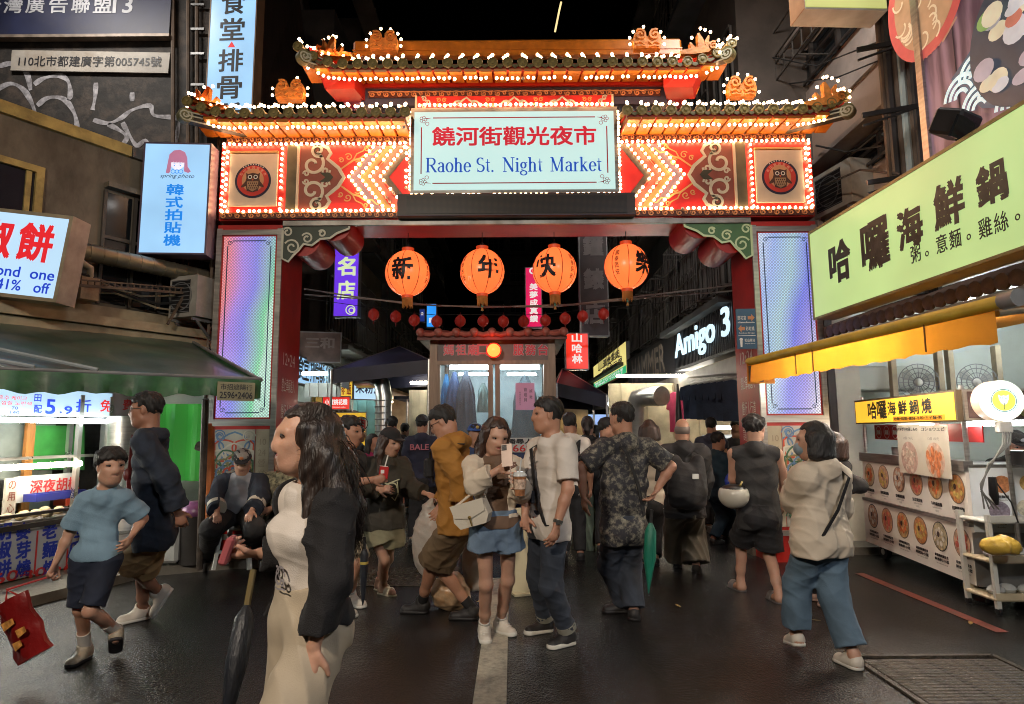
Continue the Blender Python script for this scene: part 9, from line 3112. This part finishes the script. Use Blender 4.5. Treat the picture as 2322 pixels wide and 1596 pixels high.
m_ = MB(); fr.box(m_,-.038,.038,-.078,.078,-.005,.005); m_.build('body',mat('phone_rose',(.45,.34,.28),.25,.3),t)
m_ = MB(); fr.box(m_,-.034,.002,.034,.072,.005,.009); m_.build('camera_bump',mat('phone_dark',(.05,.045,.045),.2),t)
m_ = MB()
for(x,y)in((-.025,.062),(-.025,.044),(-.008,.053)):
	m_.disc(x,y,.007,fr,.010,12,.002)
m_.build('lens',BLK,t)
m_ = MB(); m_.tube([fr(.02,-.078,0),fr(.025,-.12,.01),fr(.022,-.2,.01)],.004,5); m_.build('charm',mat('charm_beads',(.4,.3,.25),.3,var=.6,scale=60),t)
c = P(1178,1098,4.40)
t = thing('iced_drink','clear cup of brown iced drink with a lid and straw between the couple','drink',c)
m_ = MB().lathe([(.034,-.075),(.046,.05),(.047,.055)],c,18); m_.build('cup',mat('iced_tea',(.30,.13,.06),.15,var=.5,scale=30),t,smooth=True)
m_ = MB().lathe([(.049,.055),(.049,.064),(.035,.085),(.02,.088)],c,18); m_.tube([c+Vector((0,0,.08)),c+Vector((.012,0,.17))],.006,6); m_.build('lid',mat('clear_lid',(.5,.5,.48),.15),t,smooth=True)
m_ = MB().lathe([(.0425,-.03),(.0465,.035)],c,18); m_.build('label_band',mat('cup_band',(.5,.36,.27),.5,var=.5,scale=45),t,smooth=True)
c = P(1070,1163,4.55)
fr = Frame(c,(.9,-.35,.28),(-.25,0,.97))
t = thing('handbag','white flap handbag with a gold clasp on the hip of the woman with the phone','bag',c)
LB = mat('white_leather',(.56,.51,.42),.4,var=.06,bump=.15,bscale=90)
m_ = MB()
vs =[fr(x,y,z)for z in(-.04,.04)for x,y in((-.10,-.085),(.10,-.085),(.135,-.03),(.12,.075),(-.12,.075),(-.135,-.03))]
m_.add(vs,[(5,4,3,2,1,0),(6,7,8,9,10,11)]+[(i,(i+1)%6,6+(i+1)%6,6+i)for i in range(6)]); m_.build('body',LB,t)
m_ = MB(); m_.poly([(-.13,.085),(.13,.085),(.12,.0),(.0,-.03),(-.12,.0)][::-1],fr,.050,.008); m_.build('flap',LB,t)
m_ = MB(); m_.ball(fr(0,-.02,.058),.012,8,6); m_.tube([fr(0,-.03,.058),fr(0,-.08,.06)],.006,6); m_.build('clasp',mat('gold_metal',(.5,.33,.1),.25,.9),t)
m_ = strap(J,'x',[fr(-.12,.07,0),Vector(surf(J,-.98,.3,.5,.05)),Vector(surf(J,-.9,.3,.05,.05)),Vector(surf(J,-.8,-.6,.1,.05)),fr(.12,.07,-.03)],.025,LB); m_.build('strap',LB,t)
J = person('man in a white printed tee and cuffed jeans looking away to the side',4.72,(1240,941),(1243,1188),-58,[((1302,1457),(1240,1473)),((1252,1429),(1187,1440))],[(1262,1190,-.27),(1190,1165,-.06)],hh=.243,hyaw=-84,hp=-2,skin=SK,fat=1.08,h=.007,top=dict(n='tee',m=WHT,sl=.80,hem=-.10,add=.014,hang=.018,sladd=.012,cuff=.006,neck=1.05),bot=dict(n='jeans',m=DEN,k='trousers',r=(.09,.066,.052),add=.012,len=.93,cuff=cloth('cuff_denim',(.26,.25,.20)),amp=.006),shoes=dict(k='sneaker',m=BSH,sole=WSO,st=.034),elbow=(V3((.7,-.25,-.3)),V3((-.5,.6,-.2))),curl=(.45,.5),group=KH)
m_ = strap(J,'x',[surf(J,-.45,-1,.1,.02),surf(J,-.50,-.2,-.02,.035),surf(J,-.38,1,.10,.032),surf(J,-.05,1,.45,.030),surf(J,.35,1,.75,.035),surf(J,.75,1,.98,.04),surf(J,.98,-.3,1.0,.04)],.042,BLK)
thing_mesh(m_,'bag_strap',BKC,'wide black bag strap across the white printed tee','strap',smooth=False)
fr = Frame(Vector(surf(J,-.30,1,.30,.032)-J['o']),Vector(nrm(J['ls']*.9+J['fs']*.32)),UP)
pr_ = MB(); pr_.ribbon([(-.08,.02),(-.05,.06),(-.02,.02),(.0,.05),(.03,.02),(.06,.06),(.09,.07)],[.006,.012,.006,.012,.006,.012,.005],fr,.0); pr_.ribbon([(-.06,.0),(.08,.035)],.006,fr,.0)
pr_.build('script_print',BLKINK,J['body'],local=True)
fr2 = Frame(Vector(surf(J,-.35,1,.66,.034)-J['o']),Vector(nrm(J['ls']*.9+J['fs']*.35)),UP)
pr_ = MB(); fr2.box(pr_,-.07,.07,-.045,.04,-.02,.004); po_ = pr_.build('block_print',BLKINK,J['body'],local=True)
text('RIPE',fr2,0,.0,.10,.045,WHTINK,po_,z=.008,bold=.03)
m_ = MB(); m_.ball(fr2(.0,.12,-.012),(.055,.02,.075),10,7); m_.build('figure_print',mat('print_grey',(.10,.09,.085),.6,var=.8,scale=30),J['body'],local=True)
e = J['Wr'][0]; d = J['HD'][0]
m_ = MB().tube([Vector(e-d*.035),Vector(e-d*.012)],.034,14); m_.box(Vector(e-d*.022)+Vector((.0,-.034,0)),(.032,.012,.034),bev=.004)
thing_mesh(m_,'wrist_watch',mat('watch_steel',(.5,.48,.44),.2,.9),'steel watch on the wrist of the man in the white tee','watch',smooth=False)
# cream sandwich board behind them
c = GND(1190,1343)
t = thing('sandwich_board','cream folding board standing on the road behind the couple','board',c)
CB = mat('cream_board',(.50,.43,.27),.5,var=.1)
m_ = MB(); m_.slab([c+Vector((-.12,-.08,.01)),c+Vector((.10,-.08,.01)),c+Vector((.06,.02,.78)),c+Vector((-.10,.02,.78))],.02); m_.slab([c+Vector((-.08,.22,.01)),c+Vector((-.08,.05,.78)),c+Vector((.05,.05,.78)),c+Vector((.14,.22,.01))],.02); m_.build('panel',CB,t)
m_ = MB(); m_.bar(c+Vector((-.12,-.10,.012)),c+Vector((.27,.02,.012)),.16,.02); m_.build('foot_plate',CB,t)
# --- people walking away under the gate
CAMOS = mat('leaf_print_shirt',(.022,.021,.026),.8,var=.4,scale=9,bump=.2,bscale=200,dirt=(.30,.27,.20),dirt_amt=.95,dirt_scale=19)
J = person('man in a dark leaf patterned shirt seen from behind with a green umbrella',5.35,(1409,949),(1413,1196),-165,[((1424,1387),(1368,1389)),((1437,1410),(1440,1388))],[(1322,1122,-.10),(1490,1108,-.06)],hh=.250,hyaw=-150,fat=1.18,skin=SK,top=dict(n='shirt',m=CAMOS,sl=.85,hem=-.13,add=.018,hang=.02,sladd=.016,cuff=.012,collar=False),bot=dict(n='jeans',m=DEN,k='trousers',r=(.098,.078,.072),add=.015,len=.99),shoes=dict(k='slipon',m=BSH),elbow=(V3((-.8,-.2,-.2)),V3((.8,-.1,-.3))),curl=(.3,.6),group=KH)
m_ = strap(J,'x',[surf(J,.6,1,.0,.03),surf(J,.5,-.1,-.02,.035),surf(J,.25,-1,.12,.03),surf(J,-.35,-1,.5,.03),surf(J,-.8,-1,.85,.035)],.03,BLK)
thing_mesh(m_,'bag_strap',BKC,'thin black strap across the leaf patterned shirt','strap',smooth=False)
a, b_ = P(1475,1185,5.2), P(1470,1345,5.2)
t = thing('folded_umbrella','deep green folded umbrella at the hip of the leaf shirt man','umbrella',b_)
m_ = MB(); m_.tube([a,a.lerp(b_,.12),a.lerp(b_,.5),a.lerp(b_,.88),b_],[.015,.045,.05,.014,.004],10); m_.build('canopy',mat('umbrella_green',(.01,.16,.10),.45,var=.4,scale=3,bump=.6,bscale=14,stretch=(6,6,.6)),t,smooth=True)
m_ = MB().tube([a,a+Vector((.01,0,.1))],.014,8); m_.build('handle',BLK,t,smooth=True)
J = person('bald man in a black jacket and wide olive trousers seen from behind',7.0,(1546,976),(1552,1150),174,[((1536,1290),(1536,1276)),((1578,1303),(1580,1288))],[(1530,1130,.15),(1590,1130,.15)],hh=.25,hair='bald',hairm=mat('stubble',(.16,.12,.10),.6),h=.009,fat=1.12,face=False,top=dict(n='jacket',m=BKC2,sl=1.9,hem=-.10,add=.026,hang=.03,sladd=.022,amp=.010),bot=dict(n='trousers',m=cloth('olive_trousers',(.085,.072,.05)),k='trousers',r=(.10,.105,.12),add=.022,fold=drape_fold,amp=.012),shoes=dict(k='slipon',m=BSH),group=KH)
def backpack(J,label,m,w=.16,hgt=.23,d=.085,t_=.45,badge=None):
	B = Body(.011)
	c = surf(J,0,-1,t_,.075); A =(J['fs'],J['ls'],J['ax'])
	s = J['s']
	for q in(-1,1):
		B.cap(c+J['ls']*q*(w-.08)-J['ax']*(hgt-.08),c+J['ls']*q*(w-.08)+J['ax']*(hgt-.10),.075,.065,.08,J['fs'],1.0)
	B.ell(c-J['ax']*.06-J['fs']*.03,A,(d,w*.95,hgt*.8),.05)
	B.cap(c-J['ls']*w*.75-J['ax']*.12-J['fs']*.05,c+J['ls']*w*.75-J['ax']*.12-J['fs']*.05,.05,.05,.04)
	vs, q_ = B.run(.005)
	o = J['o']
	t = thing('backpack',label,'backpack',c)
	me = bpy.data.meshes.new('body'); me.from_pydata([tuple(v)for v in vs],[],[tuple(x)for x in q_.tolist()])
	link('body',me,m,t,70)
	for q in(-1,1):
		m_ = strap(J,'x',[surf(J,q*.5,-1,.25,.03),surf(J,q*.55,-.5,.03,.03),surf(J,q*.55,.2,-.04,.035),surf(J,q*.55,1,.14,.03),surf(J,q*.8,1,.5,.03)],.05,m)
		m_.build('shoulder_strap',m,t)
	if badge:
		fr = Frame(Vector(c-J['fs']*(d+.06)+J['ls']*-.06+J['ax']*.05),Vector(-J['ls']),UP)
		m_ = MB(); fr.box(m_,-.03,.03,-.025,.025,-.03,.0); m_.build('badge',badge,t)
	return t
backpack(J,'large black backpack with a pale badge on the bald man',BKC2,.2,.30,.12,.52,WHITEP)
J = person('short haired woman with pale straps just beyond the leaf shirt man',7.6,(1471,976),(1472,1142),176,[((1462,1284),(1462,1272)),((1486,1284),(1486,1272))],[(1440,1130,.1),(1504,1130,.1)],hh=.24,sex='f',h=.012,hair='bob',hairm=HAIRBR,face=False,top=dict(n='top',m=CRM,sl=.7,hem=-.06,add=.015),bot=dict(n='trousers',m=BKC,k='trousers',add=.02),shoes=dict(k='slipon',m=BSH))
m_ = strap(J,'x',[surf(J,-.6,1,.1,.03),surf(J,-.6,-.1,-.03,.035),surf(J,-.5,-1,.2,.03),surf(J,-.4,-1,.6,.03)],.05,BLK); thing_mesh(m_,'bag_strap',BKC,'black strap over the pale top of the short haired woman','strap',smooth=False)
J = person('woman in a long sage skirt with a black backpack seen from behind',8.6,(1332,965),(1332,1118),170,[((1322,1228),(1338,1233)),((1345,1232),(1362,1236))],[(1300,1110,.1),(1362,1090,.0)],hh=.245,sex='f',h=.011,hair='pony',hairm=HAIRD,face=False,top=dict(n='shirt',m=BKC,sl=.7,hem=-.05,add=.015),bot=dict(n='skirt',m=cloth('sage_skirt',(.20,.24,.16)),k='skirt',len=.80,flare=.25,add=.02,fold=drape_fold,amp=.014),shoes=dict(k='sneaker',m=WSH,sole=WSO))
backpack(J,'black backpack on the woman in the sage skirt',BKC,.15,.22,.09)
J = person('man in a black sleeveless top and black shorts carrying a helmet',6.05,(1711,970),(1720,1168),168,[((1694,1345),(1648,1325)),((1774,1370),(1742,1353))],[(1672,1120,.22),(1775,1140,.16)],hh=.25,hyaw=140,hair='curly',fat=1.1,skin=SKP,face=False,top=dict(n='vest',m=cloth('charcoal_vest',(.030,.028,.027),var=.15),sl=0,hem=-.12,add=.014,hang=.02),bot=dict(n='shorts',m=BKC,k='shorts',len=.82,r=(.096,.10,0),add=.02),shoes=dict(k='slide',m=mat('slipper_grey',(.10,.085,.08),.5)),elbow=(V3((-.7,-.6,-.6)),V3((.6,-.5,-.5))),group=KH)
c = P(1663,1122,5.95)
B = Body(.009); B.ell(c,np.eye(3),(.135,.145,.125)); B.ell(V3(c)+V3((0,0,.09)),np.eye(3),(.11,.12,.10),.02,True)
t = thing('motor_helmet','white open helmet with a black lining carried upside down','helmet',c)
vs, q_ = B.run()
me = bpy.data.meshes.new('shell'); me.from_pydata([tuple(v)for v in vs],[],[tuple(x)for x in q_.tolist()]); link('shell',me,mat('helmet_white',(.50,.46,.38),.25,var=.05),t,70)
m_ = MB().ball(c+Vector((0,0,.045)),(.112,.122,.055),16,8); m_.build('lining',BLK,t,smooth=True)
m_ = MB().tube([c+Vector((.03,-.10,.09)),c+Vector((.06,-.06,.12)),c+Vector((.05,.0,.06))],.008,5); m_.build('chin_strap',mat('strap_yellow',(.4,.3,.08),.5),t)
J = person('woman in a loose cream sweater and blue jeans stepping away with a face mask',4.4,(1843,999),(1860,1222),-152,[((1838,1474,.09),(1766,1450,.0)),((1948,1520),(1896,1497))],[(1808,1090,.22),(1862,1110,.30)],hh=.246,hyaw=-122,sex='f',skin=SKP,hair='bob',hairm=HAIRB,top=dict(n='sweater',m=CRM,sl=1.85,hem=-.10,add=.026,hang=.04,sladd=.024,amp=.010),bot=dict(n='jeans',m=cloth('jeans_blue',(.105,.165,.225),var=.3,scale=4,bump=.5),k='trousers',r=(.10,.075,.078),add=.014,len=.86),shoes=dict(k='slipon',m=WSH,sole=WSO),elbow=(V3((-.35,.0,-1)),V3((.15,.1,-1))),group=KH)
m_ = MB().ball(Vector(J['hd'](.28,0,-.22)-J['o']),(.062,.062,.055),12,8); m_.build('face_mask',cloth('mask_blue',(.20,.26,.30)),J['body'],smooth=True,local=True)
m_ = strap(J,'x',[surf(J,-.72,1,.0,.04),surf(J,-.7,-.15,-.02,.045),surf(J,-.5,-1,.12,.045),surf(J,.25,-1,.55,.05),surf(J,.85,-1,.9,.06),surf(J,1.0,.1,1.0,.06)],.022,BLK)
thing_mesh(m_,'bag_strap',BKC,'thin black strap slung across the cream sweater','strap',smooth=False)
c = Vector(surf(J,1.0,.2,1.02,.11)); m_ = MB().box(c,(.07,.16,.14),rz=.4,bev=.02); thing_mesh(m_,'shoulder_bag',BKC,'small black shoulder bag at the hip of the cream sweater woman','bag',smooth=False)
person('brown haired person in black mostly hidden behind the cream sweater',5.7,(1884,1012),(1880,1190),-120,[((1850,1362),(1818,1352)),((1893,1384),(1862,1374))],[(1830,1110,.1),(1900,1110,.1)],hh=.24,sex='f',h=.011,hair='bob',hairm=HAIRBR,face=False,top=dict(n='shirt',m=BKC2,sl=1.8,hem=-.1,add=.018),bot=dict(n='trousers',m=BKC,k='trousers',add=.02),shoes=dict(k='slipon',m=mat('pink_shoe',(.4,.25,.2),.5)))
c = P(2268,1236,5.25); lump(c,(.12,.08,.075),'crumpled yellow plastic bag hanging on the end of the cart',mat('yellow_bag',(.55,.36,.06),.3,var=.2,bump=.6,bscale=20),'plastic_bag','bag')
# cook behind the cart
J = person('cook in black with a visor mask and purple gloves bending over the cart',6.55,(2303,1008),(2345,1185),-28,[((2330,1330,0),(2310,1345,0)),((2360,1330,0),(2350,1345,0))],[(2315,1090,-.3),(2262,1072,-.32)],hh=.25,hyaw=-10,hp=22,h=.009,skin=SKP,fat=1.1,top=dict(n='shirt',m=BKC,sl=.9,hem=-.1,add=.018,hang=.02),bot=dict(n='trousers',m=BKC,k='trousers',add=.02),shoes=dict(k='slipon',m=BSH),elbow=(V3((.6,.2,-.8)),V3((-.8,.2,-.6))),curl=(.8,.9))
cap_on(J,BKC,True,mat('cap_print',(.4,.4,.38),.5))
m_ = MB().ball(Vector(J['hd'](.28,0,-.24)-J['o']),(.062,.062,.052),12,8); m_.build('face_mask',BKC,J['body'],smooth=True,local=True)
for i in(0,1):
	B = Body(.008); w = J['Wr'][i]; d = J['HD'][i]; n_ = nrm(np.cross(d,V3((0,0,1)))); hand(B,w,d,-V3((0,0,1))-d*(d@-V3((0,0,1))),n_,1.12,.8); B.cap(w-d*.09,w+d*.02,.038,.034,.02,c0=True)
	B.build('glove',mat('purple_glove',(.30,.16,.52),.4,var=.15,bump=.4,bscale=40),J['body'],.002,off=J['o'])
m_ = MB().bar(Vector(J['Wr'][1]+J['HD'][1]*.05),Vector(J['Wr'][1])+Vector((.22,-.15,-.12)),.022,.012); thing_mesh(m_,'ladle',STEEL,'pale ladle handle in the purple glove of the cook','ladle',smooth=False)
# --- farther people, coarser
def far(label,Y,head,yaw,top,bot,sex='m',hair='short',capm=None,hh=.245,hairm=HAIRB,sl=.7,dx=0,foot=None,hyaw=None):
	hx, hy = head
	s_ = F_ = 1450/Y
	hipy = hy+.78*s_*(hh/.24)*.97
	a = GND(hx-.11*s_,977+1.50*s_); gy = 977+1.52*s_
	c = P(hx,hy,Y)
	fx = math.sin(R(yaw))*.12; fy = -math.cos(R(yaw))*.12
	ft =[((c.x+q*.1-fx,Y+q*fx*.8-fy,.0),(c.x+q*.1+fx,Y+q*fx*.8+fy,.0))for q in((1,-1)if abs(yaw)<90 else(-1,1))]
	q = 1 if abs(yaw)<90 else-1
	J = person(label,Y,head,(hx+dx,hipy),yaw,ft,[(hx+q*.26*s_,hy+.80*s_,-.08 if abs(yaw)<90 else.08),(hx-q*.26*s_,hy+.80*s_,-.08 if abs(yaw)<90 else.08)],hh=hh,hyaw=hyaw,sex=sex,h=.0135,hair=hair,hairm=hairm,top=dict(n='shirt',m=top,sl=sl,hem=-.1,add=.016,hang=.02),bot=dict(n='trousers',m=bot,k='trousers',add=.018),shoes=dict(k='slipon',m=BSH),face=abs(yaw)<100,group='far crowd inside the gate')
	if capm:
		cap_on(J,capm,True,None,abs(yaw)>120)
	return J
J = far('man in a black cap and navy tee with pink letters on its back',9.0,(957,962),176,cloth('far_navy',(.02,.022,.045)),BKC,capm=BKC)
fr = Frame(Vector(surf(J,0,-1,.22,.03)),Vector(-J['ls']),UP)
text('BALE',fr,0,0,.26,.08,mat('pink_letters',(.4,.12,.16),.6),J['body'],bold=.02)
far('man in a black cap and dark shirt farther in by the silver duct',10.2,(889,963),-165,BKC2,BKC,capm=BKC)
far('person in a magenta top beside the silver duct',9.6,(846,1003),60,cloth('magenta',(.32,.02,.10)),BKC,sex='f',hair='long')
J = far('man in a white tee with black shoulders behind the white tee man',7.9,(1291,960),176,WHT,BKC)
backpack(J,'slim black backpack on the far man in the white tee',BKC,.12,.16,.06,.3)
far('man in a pale sleeved black tee glancing sideways',8.4,(1376,970),150,BKC2,BKC,hyaw=100)
far('man in a navy vest browsing at the sale table',10.0,(1612,966),150,cloth('slate_vest',(.04,.042,.065)),BKC,sl=.3)
J = far('teenager in dark blue bending over the sale table with a blue bag',8.9,(1628,1000),110,cloth('teal_dark',(.012,.035,.055)),cloth('teal_dark',(.012,.035,.055)),hh=.23)
c = P(1655,1092,8.8); lump(c,(.09,.08,.15),'bright blue carrier bag hanging from the bending teenager',mat('blue_bag',(.02,.05,.40),.4,var=.2),'carrier_bag','bag',c+Vector((0,0,.28)))
J = far('clerk in a black tee with white print facing out at the clothes shop',10.3,(1668,972),-20,BKC,BKC)
fr = Frame(Vector(surf(J,0,1,.35,.035)),Vector(J['ls']),UP); text('渔你\nROCK',fr,0,0,.2,.18,WHTINK,J['body'],bold=.02)
J = far('booth attendant in a blue cap looking down behind the phone woman',7.9,(1077,985),20,cloth('attendant',(.03,.05,.12)),BKC)
cap_on(J,cloth('blue_cap',(.03,.08,.28)),True,mat('badge_gold',(.5,.35,.1),.4))
far('passer with a pale face behind the woman in the cardigan',8.2,(752,985),-30,cloth('dull_rose',(.25,.13,.12)),BKC,sex='f',hair='bob')
far('dark haired person in black deep down the street',12.5,(918,975),170,BKC2,BKC)
far('person in a grey top among the far stalls',13.5,(1250,968),172,cloth('grey_top',(.2,.2,.2)),BKC)
far('woman in a red top among the far stalls past the booth',12.8,(1350,978),-170,cloth('red_top',(.28,.03,.03)),DEN,sex='f',hair='pony')
far('person in white by the far orange stall',14.5,(1300,970),165,WHT,DEN)
far('person in dark jacket near the duck rice board',11.6,(815,985),120,BKC,BKC)
far('woman in a pale dress walking toward the gate from far off',15.5,(1400,972),10,cloth('pale_dress',(.4,.36,.32)),cloth('pale_dress',(.4,.36,.32)),sex='f',hair='long')
flush_text()
